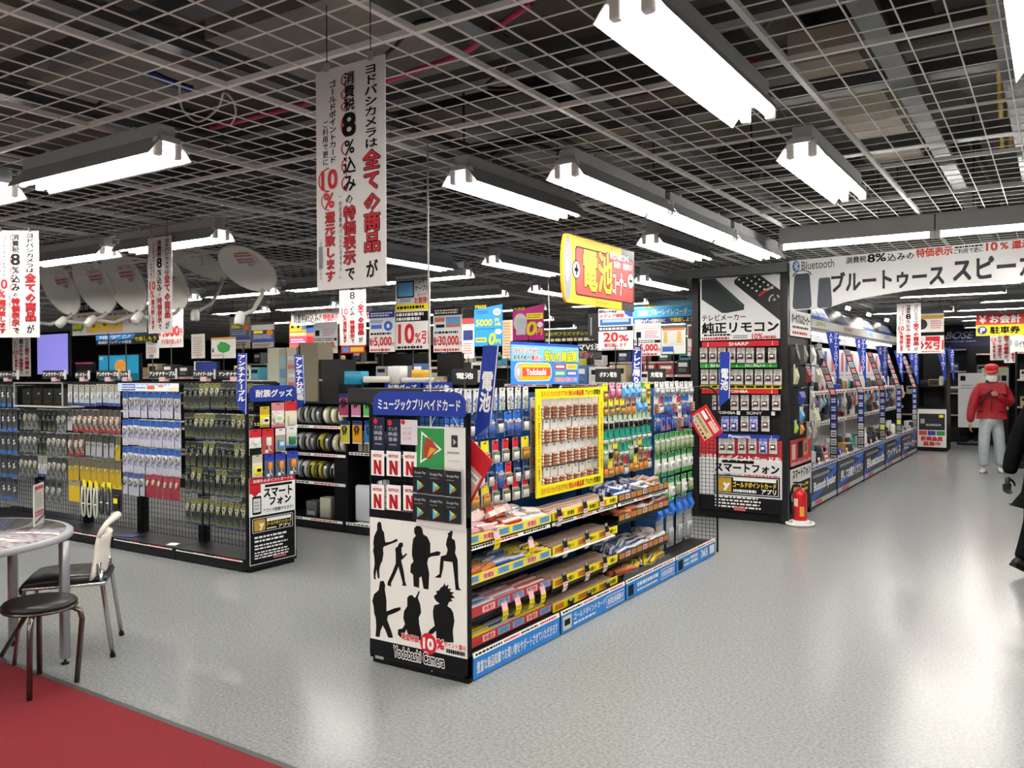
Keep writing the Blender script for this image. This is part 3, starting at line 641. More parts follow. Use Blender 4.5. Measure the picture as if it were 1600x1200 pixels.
m = MB(); m.tube([(GX - .02, GY + .93, .478), (GX - .012, GY + 1.68, .478)], .007, WHITE, 8); m.tube([(GX - .012, GY + 1.68, .478), (GX - .06, GY + 1.7, .47)], .006, WHITE, 8); m.tube([(GX - .02, GY + .93, .478), (GX - .06, GY + .92, .465)], .006, WHITE, 8)
o = m.build('price_rod', None, (GX, GY + .93, .478)); tag(o, 'thin white rod along the second shelf of the yellow frame bay', 'rod')
# --- yellow frame
s = board('', (-2.625, 4.315, .812), (-2.625, 5.195, 1.468), plate=False)
s.U = Vector((0, 1, 0)); s.N = Vector((1, 0, 0)); r = thing('lettered_surround', 'bright yellow lettered frame around the copper battery cards', 'frame', (-2.625, 4.315, .812))
fy = M('f2e418', .4)
for nm, q in (('frame_header', (0, .905, 1, 1)), ('frame_footer', (0, 0, 1, .105)), ('frame_side', (0, .105, .065, .905)), ('frame_side', (.935, .105, 1, .905))):
    t = Sign(s.P(q[0], q[1]), (0, 1, 0), (0, 0, 1), (q[2] - q[0]) * s.w, (q[3] - q[1]) * s.h, fy, .008)
    if nm == 'frame_side': t.vtxt('安心の高品質おすすめの電池', .3, .06, .7, .94, M('d86a20', .5), .02)
    else:
        t.txt('ヨドバシカメラおすすめ！', .06, .2, .44, .8, M('c86420', .5), .03); t.txt('安心の高品質', .45, .2, .68, .8, RED, .05); t.txt('アルカリ乾電池', .7, .2, .95, .8, INK, .03)
    t.build(nm, r)
# --- blue topper board with a battery drawing
s = board('', (-2.8, 4.31, 1.492), (-2.8, 5.17, 1.757), M('2f7fd8', .4))
s.rect(0, .93, 1, 1, M('1f3fa0', .4), 1); s.rect(0, .55, 1, .93, M('6fb4ea', .4), 1)
s.txt('ヨドバシカメラ', .03, .74, .38, .87, RED, .05, out=WHITE, ow=.09); s.txt('おすすめの', .03, .58, .25, .7, INK, .05, out=WHITE, ow=.09); s.txt('電池は', .27, .58, .42, .7, RED, .05, out=WHITE, ow=.09)
s.txt('安心の高品質', .46, .55, .97, .84, YEL, .05, out=INK, ow=.07)
s.rrect(.045, .08, .565, .52, .05, WHITE, 1); s.rrect(.055, .1, .555, .5, .045, M('e8a81e', .4), 2); s.rect(.15, .2, .55, .4, M('e04a30', .4), 2.4); s.rect(.15, .42, .53, .46, M('f4cc4a', .4), 2.4); s.ell(.095, .3, .045, .2, M('a8aaae', .35), 3); s.ell(.09, .3, .02, .09, M('cfd1d4', .35), 4)
s.txt('Yodobashi', .2, .22, .48, .38, WHITE, .04, 4)
for q, c in (((.61, .37, .78, .5), RED), ((.8, .37, .97, .5), YEL), ((.61, .2, .78, .33), GRN), ((.8, .2, .97, .33), M('5a4ab0', .5))): s.rect(*q, c, 2); s.lines(q[0] + .02, q[1] + .03, q[2] - .02, q[3] - .03, 1, WHITE if c is not YEL else ORG, 3, .9, 0)
s.txt('電池お買い得はこちら', .61, .05, .97, .16, M('f07060', .5), .05, out=WHITE)
r = thing('topper_sign', 'blue topper sign with a drawn orange battery above the yellow frame', 'sign', (-2.8, 4.31, 1.492)); s.build('board', r)
for y in (4.5, 4.95):
    m = MB(); m.tube([(-2.82, y, 1.38), (-2.82, y, 1.52)], .008, CHROME, 6); m.build('stand_pole', r)
# --- end display facing the camera, with the silhouettes
r = thing('end_display', 'black end display of the battery shelves with guitarist silhouettes and prepaid cards', 'display stand', (-2.81, GY, 0))
X0, X1 = -3.14, -2.487
m = MB(); m.box(X0, X1, GY, GY + .04, .03, .135, SATIN); m.box(X0 + .01, X1 - .005, GY + .01, GY + .04, 0, .05, BLACK); m.build('base', r)
m = MB(); m.box(X0, X0 + .02, GY, GY + .035, .03, 1.40, BLACK); m.build('frame_upright', r)
m = MB(); m.box(X1 - .02, X1, GY, GY + .035, .03, 1.36, BLACK); m.build('frame_upright', r)
m = MB(); m.box(X0, X1, GY - .002, GY + .03, .785, .835, BLACK); m.build('crossbar', r)
m = MB()
for i in range(20): x = X0 + .02 + i * (X1 - X0 - .04) / 19; m.box(x - .0015, x + .0015, GY + .01, GY + .013, .83, 1.37, BLACK)
for i in range(18): z = .84 + i * .031; m.box(X0, X1, GY + .01, GY + .013, z - .0015, z + .0015, BLACK)
m.build('wire_mesh', r)
s = board('', (X0 + .004, GY - .003, .13), (X1 - .003, GY - .003, .788), M('e8e5e0', .55), t=.003)
SIL = [[(118,150),(128,135),(142,140),(148,165),(150,185),(162,200),(168,250),(172,262),(205,258),(240,242),(250,246),(243,258),(210,270),(160,288),(155,300),(158,330),(150,375),(138,395),(130,430),(132,480),(120,478),(112,425),(105,465),(108,487),(95,482),(92,440),(100,390),(98,350),(90,310),(95,290),(92,265),(97,225),(112,195),(118,185)],
[(255,270),(268,262),(280,268),(282,288),(272,295),(272,325),(280,345),(300,330),(308,335),(285,360),(270,370),(272,385),(285,440),(293,500),(303,528),(275,525),(278,510),(262,450),(252,410),(235,450),(205,510),(205,532),(180,520),(185,500),(215,440),(235,390),(235,330),(232,300),(250,285)],
[(350,180),(365,163),(385,163),(400,185),(405,215),(430,232),(447,270),(447,330),(490,318),(508,325),(500,345),(455,350),(435,360),(428,390),(440,455),(435,550),(405,545),(392,470),(380,480),(378,540),(345,530),(342,460),(325,445),(328,400),(345,380),(335,340),(338,280),(345,240),(360,225),(350,205)],
[(572,192),(578,205),(572,240),(590,255),(595,300),(590,330),(605,370),(607,440),(608,500),(612,540),(627,555),(592,553),(588,500),(582,440),(575,385),(525,378),(522,420),(508,480),(470,478),(500,455),(502,400),(508,350),(540,340),(548,310),(538,280),(545,240),(552,225),(548,212),(560,205)],
[(135,495),(158,495),(168,520),(165,550),(175,610),(175,680),(225,662),(262,655),(265,672),(230,690),(185,705),(178,730),(190,760),(210,815),(215,842),(185,840),(165,790),(150,765),(135,800),(130,835),(103,832),(108,770),(105,720),(95,690),(92,650),(83,615),(95,575),(125,550),(130,520)],
[(305,600),(318,585),(335,582),(352,600),(360,590),(378,555),(382,565),(370,600),(385,640),(390,690),(375,720),(378,760),(390,820),(388,860),(310,840),(300,790),(285,820),(262,840),(245,820),(248,790),(275,785),(290,760),(280,720),(285,680),(305,650)],
[(465,590),(485,575),(478,560),(497,555),(505,540),(520,530),(530,510),(535,530),(552,520),(548,545),(570,545),(558,560),(585,570),(570,580),(590,600),(565,605),(575,620),(555,625),(545,650),(565,665),(578,690),(585,740),(575,800),(580,870),(480,870),(478,800),(455,820),(430,815),(440,795),(470,770),(462,720),(460,680),(468,645),(500,635),(480,620),(470,605)]]
for P_ in SIL:
    pts = []
    for x, y in P_:
        u = (x - 70) / 585; t = 105 + 75 * u; b = 840 + 130 * u; pts.append((u, (b - y) / (b - t)))
    s.poly_(list(reversed(pts)), INK, 1)
s.ell(.62, .055, .085, .085, RED, 2); s.txt('10', .565, .01, .675, .1, WHITE, .06, 3); s.txt('%', .7, .03, .78, .11, RED, .06, 3, out=WHITE); s.txt('現金特価', .34, .045, .52, .1, RED, .06, 3, out=WHITE); s.txt('ポイント還元', .78, .06, .99, .1, RED, .04, 3, out=WHITE); s.lines(.8, .015, .99, .05, 1, INK, 3, .9)
s.build('silhouette_poster', r)
s = board('', (X0, GY - .004, .045), (X1, GY - .004, .129), BLACK, t=.003)
s.txt('Yodobashi Camera', .26, .18, .78, .88, INK, .03, 3, out=WHITE, ow=.09); s.rect(.06, -.2, .15, -.02, SILV, 1); s.build('name_board', r)
hd = Sign((-3.105, GY - .006, 1.342), (1, 0, 0), (0, 0, 1), .615, .126, M('1b3594', .45), .004, plate=False)
hd.slab([(0, 0), (.97, 0), (1, .06)] + [(1 - .12 + .12 * math.cos(math.radians(a)), .55 + .45 * math.sin(math.radians(a))) for a in range(0, 91, 15)] + [(.12 - .12 * math.sin(math.radians(a)), .55 + .45 * math.cos(math.radians(a))) for a in range(0, 91, 15)], M('1b3594', .45))
hd.txt('ミュージックプリペイドカード', .06, .22, .95, .7, WHITE, .03); hd.build('header_sign', r)
for x in (-2.95, -2.65):
    m = MB(); m.box(x - .008, x + .008, GY, GY + .006, 1.33, 1.40, BLACK); m.build('sign_bracket', r)
# prepaid cards and the hanging rack
def pxcard(name, y, x0, y0, x1, y1, face): 
    s = pxboard('y', y, x0, y0, x1, y1, face, t=.002); return s
for k, (a, b, c, d) in enumerate(((582, 652, 601, 702), (604, 655, 625, 703))):
    s = pxcard('', GY - .02, a, b, c, d, M('161c34', .4)); s.ell(.25, .88, .16, .09, RED, 1)
    for i, t in enumerate(('マンガ', '映画', '音楽')): s.txt(t, .15, .62 - i * .17, .8, .75 - i * .17, M('c8ccd8', .5), .0, 2)
    s.lines(.2, .12, .8, .22, 1, GREY, 2); tag(s.build('prepaid_card', None, s.O), ('navy prepaid card with white lettering, outermost of the top row', 'navy prepaid card with white lettering, second of the top row')[k], 'gift card', 'prepaid cards')
s = pxcard('', GY - .022, 626, 656, 652, 695, M('d8d4da', .5)); s.ell(.15, .9, .13, .1, RED, 1)
for i, t in enumerate(('マンガ', '映画', '音楽')): s.txt(t, .15, .58 - i * .2, .65, .72 - i * .2, M('d8a0a8', .5), .0, 2)
tag(s.build('prepaid_card', None, s.O), 'pale grey prepaid card with pink lettering beside the navy ones', 'gift card', 'prepaid cards')
for rw, yy in enumerate((704, 757)):
    for k, (a, b) in enumerate(((580, 600), (604, 626), (630, 651))):
        s = pxcard('', GY - .02, a, yy + k, b, yy + 39 + k, WHITE); s.txt('NETFLIX', .15, .74, .85, .86, M('c01a22', .5), .05, 2)
        n = M('c01a22', .45); s.poly_([(.2, .05), (.4, .05), (.4, .62), (.2, .62)], n); s.poly_([(.6, .05), (.8, .05), (.8, .62), (.6, .62)], n); s.poly_([(.2, .62), (.4, .62), (.8, .05), (.6, .05)], M('98121a', .45), 2)
        tag(s.build('prepaid_card', None, s.O), f'white prepaid card with a red N, {ORD[k]} from the left in the {("upper", "lower")[rw]} row', 'gift card', 'prepaid cards')
rk = thing('card_rack', 'white card rack with a green triangle poster on the end display', 'card rack', tuple(at('y', GY - .012, 690, 745)))
s = pxboard('y', GY - .012, 650, 667, 727, 826, M('dedcd8', .55), t=.004); s.txt('Google Play', .32, .555, .72, .585, GREY, .0, 2); s.poly_([(.24, .55), (.29, .57), (.24, .59)], M('5a8a9a', .5)); s.build('backing_board', rk)
s = pxboard('y', GY - .017, 650, 669, 694, 731, M('2f8a4a', .45), t=.002); s.poly_([(.15, .1), (.92, .48), (.2, .92)], WHITE, 1); s.poly_([(.2, .18), (.84, .48), (.24, .84)], M('2f8a4a', .45), 2); s.poly_([(.3, .25), (.5, .22), (.78, .5), (.6, .68), (.4, .78), (.28, .5)], M('a83a2a', .45), 3); s.poly_([(.4, .24), (.74, .48), (.52, .52)], M('d8a83a', .45), 4); s.build('green_poster', rk)
s = pxboard('y', GY - .016, 694, 671, 727, 733, M('e2e0dc', .55), t=.002); s.rect(.35, .55, .65, .85, M('2a2a30', .4)); s.poly_([(.44, .6), (.6, .68), (.44, .77)], SILV, 2); s.lines(.15, .36, .85, .46, 1, GREY, 2); s.lines(.2, .15, .8, .25, 1, M('c8c6c2', .5), 2); s.build('info_panel', rk)
for x in (672, 716):
    m = MB(); p = at('y', GY - .014, x, 668); q = at('y', GY - .004, x + (8 if x < 700 else -8), 651); m.tube([p, q], .0012, WHITE, 5); m.build('string', rk)
for rw, yy in enumerate((730, 772)):
    for k, (a, b) in enumerate(((645, 668), (669, 694), (695, 720))):
        s = pxcard('', GY - .03, a, yy + 3 * k, b, yy + 40 + 3 * k, M('1d1e22', .35)); s.txt('Google Play', .12, .72, .88, .84, M('d0d2d6', .5), .0, 2); s.lines(.12, .6, .7, .66, 1, GREY, 2)
        for P_, c in (([(.3, .08), (.5, .29), (.3, .5)], '3ac0d8'), ([(.3, .5), (.5, .29), (.62, .37)], 'e8c04a'), ([(.3, .08), (.62, .21), (.5, .29)], 'd85a4a'), ([(.62, .21), (.75, .29), (.62, .37), (.5, .29)], '5aa85a')): s.poly_(P_, M(c, .4), 2)
        tag(s.build('prepaid_card', None, s.O), f'black prepaid card with a colourful triangle, {ORD[k]} from the left in the {("upper", "lower")[rw]} row', 'gift card', 'prepaid cards')
# --- blue blade signs
def blade(axis, val, tl, tr, bl, br, text, label, cut=.2, c='1b3594', pole=None, tx=(.12, .88), ty=(.28, .96)):
    P4 = [at(axis, val, *p) for p in (bl, br, tl, tr)]
    U = P4[3] - P4[2]; W = P4[2] - P4[0]
    s = Sign(P4[0], U, W, U.length, W.length, plate=False); s.slab([(0, 0), (1, cut), (1, 1), (0, 1)], M(c, .45), .006)
    e = .03; s.poly_([(1 - e * 2, cut - .01), (1, cut), (1, 1), (1 - e * 2, 1)], WHITE, 1)
    s.vtxt(text, tx[0], ty[0], tx[1], ty[1], WHITE, .05)
    r = thing('blade_sign', label, 'sign', tuple(P4[0]), 'blue blade signs'); s.build('board', r)
    m = MB(); t = (P4[2] + P4[3]) / 2; m.tube(pole(t, s) if pole else [t + Vector((0, .01, -.02)), t + Vector((-.08, .05, -.25))], .006, BLACK, 6); m.build('holder', r)
blade('y', 3.50, (755, 540), (779, 540), (741, 684), (767, 684), ' 電池', 'tall blue blade sign at the corner of the silhouette end display', .16)
# --- wire mesh end of the last bay and the two tilted size charts
r = thing('mesh_end_panel', 'black wire mesh panel with a rounded corner closing the far end of the battery shelves', 'wire panel', (-2.6, 7.06, 0))
YE = 7.068; m = MB(); xr, xl, zt = -2.478, -2.86, 1.44
pts = [(xr, YE, .02)] + [(xr - .09 + .09 * math.cos(math.radians(a)), YE, zt - .09 + .09 * math.sin(math.radians(a))) for a in range(0, 91, 15)] + [(xl, YE, zt)]
m.tube(pts, .009, BLACK, 6); m.build('frame_tube', r); m = MB()
for i in range(11): x = xl + (xr - xl) * i / 11; m.box(x - .0016, x + .0016, YE, YE + .003, .12, zt - (0 if i < 9 else .03), BLACK)
for i in range(40): z = .12 + i * .033; m.box(xl, xr - .003, YE, YE + .003, z - .0016, z + .0016, BLACK)
m.build('wire_mesh', r)
def chart(val, P4, label, body, dots):
    pts = [at('y', val, *p) for p in P4]; U = pts[1] - pts[0]; W = pts[3] - pts[0]
    s = Sign(pts[0], U, W, U.length, W.length, M('c01c26', .5), .006)
    s.rect(.06, .06, .94, .62, body, 1) if not dots else s.rect(.08, .10, .92, .55, M('cdb892', .55), 1)
    if dots:
        for i in range(6): s.ell(.15 + i * .14, .2, .018 + .007 * i, .018 + .007 * i, M('5a1a1a', .5), 2, 12)
        s.lines(.12, .3, .88, .5, 1, M('8a7a62', .5), 2, .5); s.rect(.1, .62, .4, .78, WHITE); s.rect(.5, .64, .9, .84, M('e8b8b0', .5)); s.lines(.1, .84, .9, .94, 1, WHITE, 2)
    else: s.rect(.1, .4, .9, .55, WHITE, 2); s.lines(.14, .42, .86, .53, 1, GREY, 3)
    r = thing('size_chart', label, 'sign', tuple(pts[0]), 'tilted battery size charts'); s.build('board', r)
    m = MB(); c = (pts[0] + pts[2]) / 2; m.tube([c + Vector((0, .004, 0)), c + Vector((-.02, .05, 0))], .01, BLACK, 8); m.build('mount', r)
chart(3.475, [(699, 752), (734, 790), (770, 724), (733, 683)], 'red bordered pink chart tilted behind the silhouette end display', M('d8a8a4', .55), False)
chart(6.98, [(1074, 651), (1100, 694), (1131, 677), (1103, 632)], 'red battery size chart tilted on the wire mesh end panel', M('cdb892', .55), True)
# ================================================================ antenna cable gondola: wire-backed bays facing the camera and a narrow end display
AX, AY = -5.385, 4.44
def bay_wire(lb, x0, w=.9, top=1.50, strip=True):
    r = thing('shelf_bay', lb, 'shop shelf', (x0, AY, 0), 'bays of the cable shelves')
    x1 = x0 + w
    m = MB(); m.box(x0 + .004, x1 - .004, AY, AY + .5, .012, .105, SATIN); m.box(x0 + .03, x1 - .03, AY + .04, AY + .47, 0, .02, BLACK); m.build('base', r)
    s = Sign((x0 + .02, AY - .003, .082), (1, 0, 0), (0, .3, 1), w - .06, .024, WHITE, .003)
    for a, b, c in ((.03, .28, INK), (.3, .42, RED), (.45, .6, INK), (.62, .96, RED)): s.lines(a, .2, b, .8, 1, c, 1, .8, 0)
    if strip: s.build('price_strip', r)
    m = MB()
    for i in range(int(w / .045) + 1): x = x0 + i * .045; m.box(x - .0015, x + .0015, AY + .3, AY + .303, .1, top, BLACK)
    for i in range(int((top - .1) / .045)): z = .12 + i * .045; m.box(x0, x1, AY + .3, AY + .303, z - .0015, z + .0015, BLACK)
    m.build('wire_back', r)
    m = MB(); m.box(x1 - .07, x1 - .002, AY + .29, AY + .36, .1, top, BLACK); m.build('upright', r)
    m = MB(); m.box(x0, x1, AY + .28, AY + .33, top - .02, top + .01, BLACK); m.build('top_rail', r)
    return r
WB = [bay_wire(lb, AX - .9 * (k + 1), strip=k < 3) for k, lb in enumerate((
    'cable shelf bay of dark cable packs beside the narrow end display', 'cable shelf bay of white packs with blue tops', 'cable shelf bay with yellow packs and long hanging cables', 'cable shelf bay with the clear locked case', 'cable shelf bay at the photo edge with blue-footed packs'))]
drk = M('24282a', .45); drkprint = prn('dk', ['1c2022', '2a3a3a', '16181a', '3f6a62', '22262a', '6a6a30', '1a1c20'], 70)
ant_dk = make_pack('cable_pack', 'cable pack', .066, .20, drk, M('6b6a3a', .5), ('coil', M('aaa590', .5), M('b8b4a8', .5)), .1, foot=M('22305a', .5), fh=.08, art=drkprint)
ant_dkb = make_pack('cable_pack', 'cable pack', .066, .20, drk, M('2a2c28', .5), ('coil', M('1a1a1a', .4), M('8a8880', .5)), .1, foot=M('2a2f3a', .5), fh=.08, art=drkprint)
ant_wh = make_pack('cable_pack', 'cable pack', .082, .215, M('b2b2c2', .5), M('2a5498', .5), ('coil', M('c4c2bc', .5), M('8a8a9a', .5)), .17, art=prn('wa', ['b8b8c6', 'a2a2b4', 'c0c0cc', '7684b0', 'aeaebc', 'b4b4c0'], 34), part='cable_coil')
ant_rd = make_pack('cable_pack', 'cable pack', .075, .185, M('8c3640', .5), M('94404a', .5), ('coil', M('b8b09a', .5), CREAM), .15, foot=M('8a2c38', .5), fh=.35, part='cable_coil')
ant_wb = make_pack('cable_pack', 'cable pack', .075, .185, M('a9aeb8', .5), M('4a568a', .5), ('coil', M('b8b4a4', .5), M('4a5a7a', .5)), .15, part='cable_coil')
ant_or = make_pack('cable_pack', 'cable pack', .08, .195, M('a8a4a0', .5), M('3a3834', .5), ('coil', M('b8b4aa', .5), WHT), .2, art=prn('or', ['a8a4a0', '8a4a2c', 'b0aca8', '843430', '9a9690', '6a5a50', '3a3836'], 40), foot=M('8a3030', .5), fh=.14, part='cable_coil')
ant_gy = make_pack('cable_pack', 'cable pack', .08, .19, M('8d9094', .5), M('33352e', .5), ('coil', M('b0aa94', .5), M('55575a', .5)), .3, foot=M('9a9ca0', .5), fh=.45, part='cable_coil')
ant_bg = make_pack('cable_pack', 'cable pack', .08, .185, M('a9b0b8', .5), M('8f8f84', .5), ('coil', M('b8b6ae', .5), WHT), .3, foot=M('2a3a70', .5), fh=.16, part='cable_coil')
ant_yl = make_pack('cable_pack', 'cable pack', .085, .205, M('a08a30', .5), M('5a594c', .5), ('coil', M('b8b09a', .5), CREAM), .3, foot=M('b0942c', .5), fh=.48, part='cable_coil')
ant_bf = make_pack('cable_pack', 'cable pack', .09, .215, M('454a4c', .5), M('2a2c30', .5), ('coil', M('2a2a2c', .4), WHT), .15, foot=M('3a62a8', .5), fh=.17, part='cable_coil')
ant_lt = make_pack('cable_pack', 'cable pack', .08, .2, M('4f5356', .5), M('2f3133', .5), ('coil', M('b0aea6', .5), M('a8a69e', .5)), .15, art=prn('lt', ['4a4e50', '606466', '3a3d3f', '55595b', '80847f'], 34), part='cable_coil')
def arow(k, protos, descs, z, n, where, a=.02, e=.9, start=0, fy=.09):
    x0 = AX - .9 * (k + 1)
    hang(protos, descs, (x0 + a, AY + fy, z), (x0 + e, AY + fy, z), n, 0, where, 'carded cables on the wire-backed shelves', start=start, jit=.006)
    for i in range(n):
        if not PR.get('whook'):
            m = MB(); m.tube([(0, .2, 0), (0, 0, 0), (0, -.012, .01)], .0028, SILV, 5); PR['whook'] = m.build('peg_hook'); o = PR['whook']
        else: o = PR['whook'].copy(); COL.objects.link(o)
        o.parent = WB[k]; o.location = Vector((x0 + a + (e - a) * (i + .5) / n, AY + fy + .01, z + .008)) - Vector((x0, AY, 0))
W1, W2, W3, W4, W5 = 'dark pack bay', 'white pack bay', 'yellow pack bay', 'locked case bay', 'edge bay'
dd = [ant_dkb, ant_dkb, ant_dkb, ant_dk, ant_dk, ant_dk, ant_dk]; dn = ['black cable pack', 'black cable pack', 'black cable pack'] + ['black pack with ivory cable'] * 4
arow(0, dd, dn, 1.475, 13, 'top row of ' + W1); arow(0, dd, dn, 1.225, 13, 'second row of ' + W1, start=1)
arow(0, [ant_dkb, ant_dkb, ant_dkb, ant_dk, ant_dk], ['black cable pack'] * 3 + ['black pack with ivory cable'] * 2, .985, 11, 'third row of ' + W1)
arow(0, [ant_dkb, ant_dk, ant_dk, ant_dkb], ['black cable pack', 'black pack with ivory cable', 'black pack with ivory cable', 'black cable pack'], .765, 11, 'fourth row of ' + W1)
arow(0, [ant_dk], ['black pack with ivory cable'], .505, 11, 'lowest row of ' + W1, a=.02)
for z, n, nm in ((1.40, 9, 'top'), (1.15, 10, 'second'), (.905, 10, 'third')): arow(1, [ant_wh], ['white cable pack with blue top'], z, n, f'{nm} row of {W2}', e=.87)
arow(1, [ant_wb] * 4 + [ant_rd] * 6, ['pale blue cable pack'] * 4 + ['red cable pack'] * 6, .67, 10, 'lowest row of ' + W2, e=.86)
arow(2, [ant_bg], ['white and navy cable pack'], 1.465, 9, 'top row of ' + W3)
arow(2, [ant_gy] + [ant_or] * 9, ['grey cable pack'] + ['orange and white cable pack'] * 9, 1.225, 10, 'second row of ' + W3)
arow(2, [ant_or, ant_or, ant_or, ant_gy, ant_gy, ant_gy, ant_gy, ant_gy, ant_yl], ['orange and white cable pack'] * 3 + ['grey cable pack'] * 5 + ['yellow cable pack'], .995, 9, 'third row of ' + W3)
arow(2, [ant_yl], ['yellow cable pack'], .765, 9, 'fourth row of ' + W3)
arow(3, [ant_dkb, ant_lt, ant_lt, ant_lt, ant_dkb, ant_dkb, ant_dkb], ['black cable pack', 'grey pack with white cable', 'grey pack with white cable', 'grey pack with white cable', 'black cable pack', 'black cable pack', 'black cable pack'], 1.215, 10, 'second row of ' + W4)
arow(3, [ant_lt, ant_lt, ant_lt, ant_lt, ant_dkb, ant_dkb], ['grey pack with white cable'] * 4 + ['black cable pack'] * 2, .985, 10, 'third row of ' + W4)
arow(3, [ant_lt, ant_lt, ant_lt, ant_lt, ant_bg, ant_bg], ['grey pack with white cable'] * 4 + ['white and navy cable pack'] * 2, .745, 10, 'fourth row of ' + W4)
for z, nm in ((1.46, 'top'), (1.21, 'second'), (.97, 'third'), (.73, 'fourth'), (.49, 'lowest')): arow(4, [ant_bf], ['black cable pack with blue foot'], z, 8, f'{nm} row of {W5}')
# long looped cables
def make_loop(c, head, L=.33):
    m = MB()
    for k in range(3):
        o = (k - 1) * .007; m.tube([(-.02 + o, -.01, -.05), (-.032 + o, -.012 - .004 * k, -L * .6), (-.022 + o, -.012, -L + .02), (0 + o, -.012, -L), (.022 + o, -.012, -L + .02), (.032 + o, -.014, -L * .6), (.02 + o, -.01, -.05), (0, -.01, -.03)], .0058, c, 6)
    m.torus((0, -.012, -L * .62), .016, .004, WHT, 'z', 10, 5)
    o = m.build('cable_loop'); o['category'] = 'cable'
    m = MB(); m.box(-.03, .03, -.002, .002, -.075, .015, head); m.build('header_card', o); return o
LPW = make_loop(M('b9b8ae', .45), YEL); LPK = make_loop(M('202224', .45), YEL, .28)
x2 = AX - 2.7
for i, (x, L_) in enumerate(((.30, LPW), (.40, LPW), (.50, LPW), (.60, LPK), (.70, LPK))):
    place(L_, (x2 + x, AY + .09, .56), (0, 0, 0), f'{"clear white" if L_ is LPW else "black"} looped cable with yellow header, {ORD[i]} from left, below the yellow packs', None, 'looped cables')
o = make_pack('cable_bag', 'cable pack', .19, .19, M('c9a92a', .5), M('8f8a70', .5), ('coil', CREAM, CREAM), .2, foot=M('c9a92a', .5), fh=.7, part='cable_coil'); place(o, (x2 + .12, AY + .09, .545), (0, 0, 0), 'wide yellow cable bag hanging below the yellow packs', None, 'carded cables on the wire-backed shelves')
o = make_pack('cable_bag', 'cable pack', .15, .22, M('25272a', .5), M('c9b22a', .5), ('box', M('1a1b1d', .4), YEL), .08, part='product'); place(o, (x2 + .83, AY + .09, .54), (0, 0, 0), 'wide black pack hanging beside the looped cables', None, 'carded cables on the wire-backed shelves')
for i in range(4): place(copy_tree(ant_lt), (AX - 3.6 + .42 + .11 * i, AY + .1, .50), (0, 0, 0), f'dim grey cable pack, {ORD[i]} from left, lowest row of {W4}', None, 'carded cables on the wire-backed shelves')
# clear locked case
r = thing('display_case', 'clear acrylic case with dark boxes on the antenna cable shelves', 'display case', (AX - 3.58, AY + .02, 1.26))
cx0, cx1 = AX - 3.60, AX - 2.70
m = MB(); m.box(cx0, cx1, AY + .06, AY + .064, 1.27, 1.49, CLEAR); m.box(cx0, cx1, AY + .06, AY + .26, 1.486, 1.49, CLEAR); m.build('front_pane', r)
m = MB(); m.box(cx0 - .006, cx1, AY + .05, AY + .27, 1.255, 1.268, M('c0c0b8', .4)); m.build('case_floor', r)
m = MB(); m.box(cx1 - .012, cx1, AY + .05, AY + .06, 1.26, 1.50, SILV); m.box(cx0, cx1, AY + .05, AY + .06, 1.49, 1.502, SILV); m.box(cx0 - .008, cx0, AY + .05, AY + .06, 1.26, 1.50, SILV); m.build('case_edge', r)
m = MB(); m.box(-.085, .085, 0, .08, 0, .17, M('2b2a26', .5, noise=.2)); m.box(-.06, .06, -.002, 0, .03, .05, M('4a4030', .5)); m.ball((.04, -.004, .12), .009, WHT, 8, 5); bx = m.build('cable_box'); bx['category'] = 'box'
for i in range(4): place(bx, (cx0 + .11 + .2 * i, AY + .12, 1.2685), (0, 0, 0), f'dark box inside the clear locked case, {ORD[i]} from left', None, 'boxes inside the locked case')
# header strip of the white pack bay
s = Sign((AX - 1.78, AY + .05, 1.425), (1, 0, 0), (0, 0, 1), .88, .07, M('e4e8f0', .5)); s.rect(.07, .1, .3, .9, M('2a5ab0', .5)); s.lines(.08, .2, .29, .8, 2, WHITE, 2, .5, 0); s.rect(0, .1, .06, .9, M('b8cce8', .5)); s.rect(.5, .25, .62, .7, M('d8603a', .5)); s.rect(.68, .5, .76, .8, M('e88070', .5)); s.lines(.32, .3, .48, .6, 1, BLU, 2); s.lines(.32, .75, .96, .92, 1, LBLU, 2, .8); s.rect(.85, .1, 1, .5, M('e0dca0', .5))
tag(s.build('header_strip', None, s.O), 'pale blue printed header strip above the white cable packs', 'sign')
# loose leaflets on the base decks
m = MB(); m.box(-.05, .05, -.03, .03, 0, .002, WHT); o = m.build('leaflet', None, (0, 0, 0)); o.location = (AX - 1.02, AY + .07, .11); o.rotation_euler = (.12, 0, .15); tag(o, 'white card lying on the base of the white pack bay', 'leaflet')
m = MB(); m.box(-.1, .1, -.07, .07, 0, .006, M('2a2f66', .4)); o = m.build('booklet', None, (0, 0, 0)); o.location = (AX - 1.72, AY + .11, .106); o.rotation_euler = (0, 0, .2); tag(o, 'dark blue booklet lying on the base of the white pack bay', 'booklet')
# --- black lettered boards standing on top, their feet on the top rail
def stand_sign(px0, py0, px1, py1, text, label, y=AY + .3, flag=True):
    p0 = at('y', y, px0, py0); p1 = at('y', y, px1, py0); zt = p0.z; zb = 1.51
    s = Sign((p0.x, y - .01, zb + .025), (1, 0, 0), (0, 0, 1), p1.x - p0.x, zt - zb - .025, M('1b1b1c', .5)); s.txt(text, .03, .32, .95, .82, WHITE, .045)
    r = thing('shelf_sign', label, 'sign', tuple(s.O), 'black signs on the cable shelves'); s.build('board', r)
    if flag:
        q = Sign((p1.x, y - .012, zb + .02), (.4, -.5, 0), (0, 0, 1), .05, zt - zb - .01, M('d8d6d0', .5), .003); q.build('flag_panel', r)
    m = MB(); m.box((p0.x + p1.x) / 2 - .04, (p0.x + p1.x) / 2 + .04, y - .02, y + .03, zb - .0005, zb + .04, M('c8a0a4', .5)); m.build('foot_clip', r)
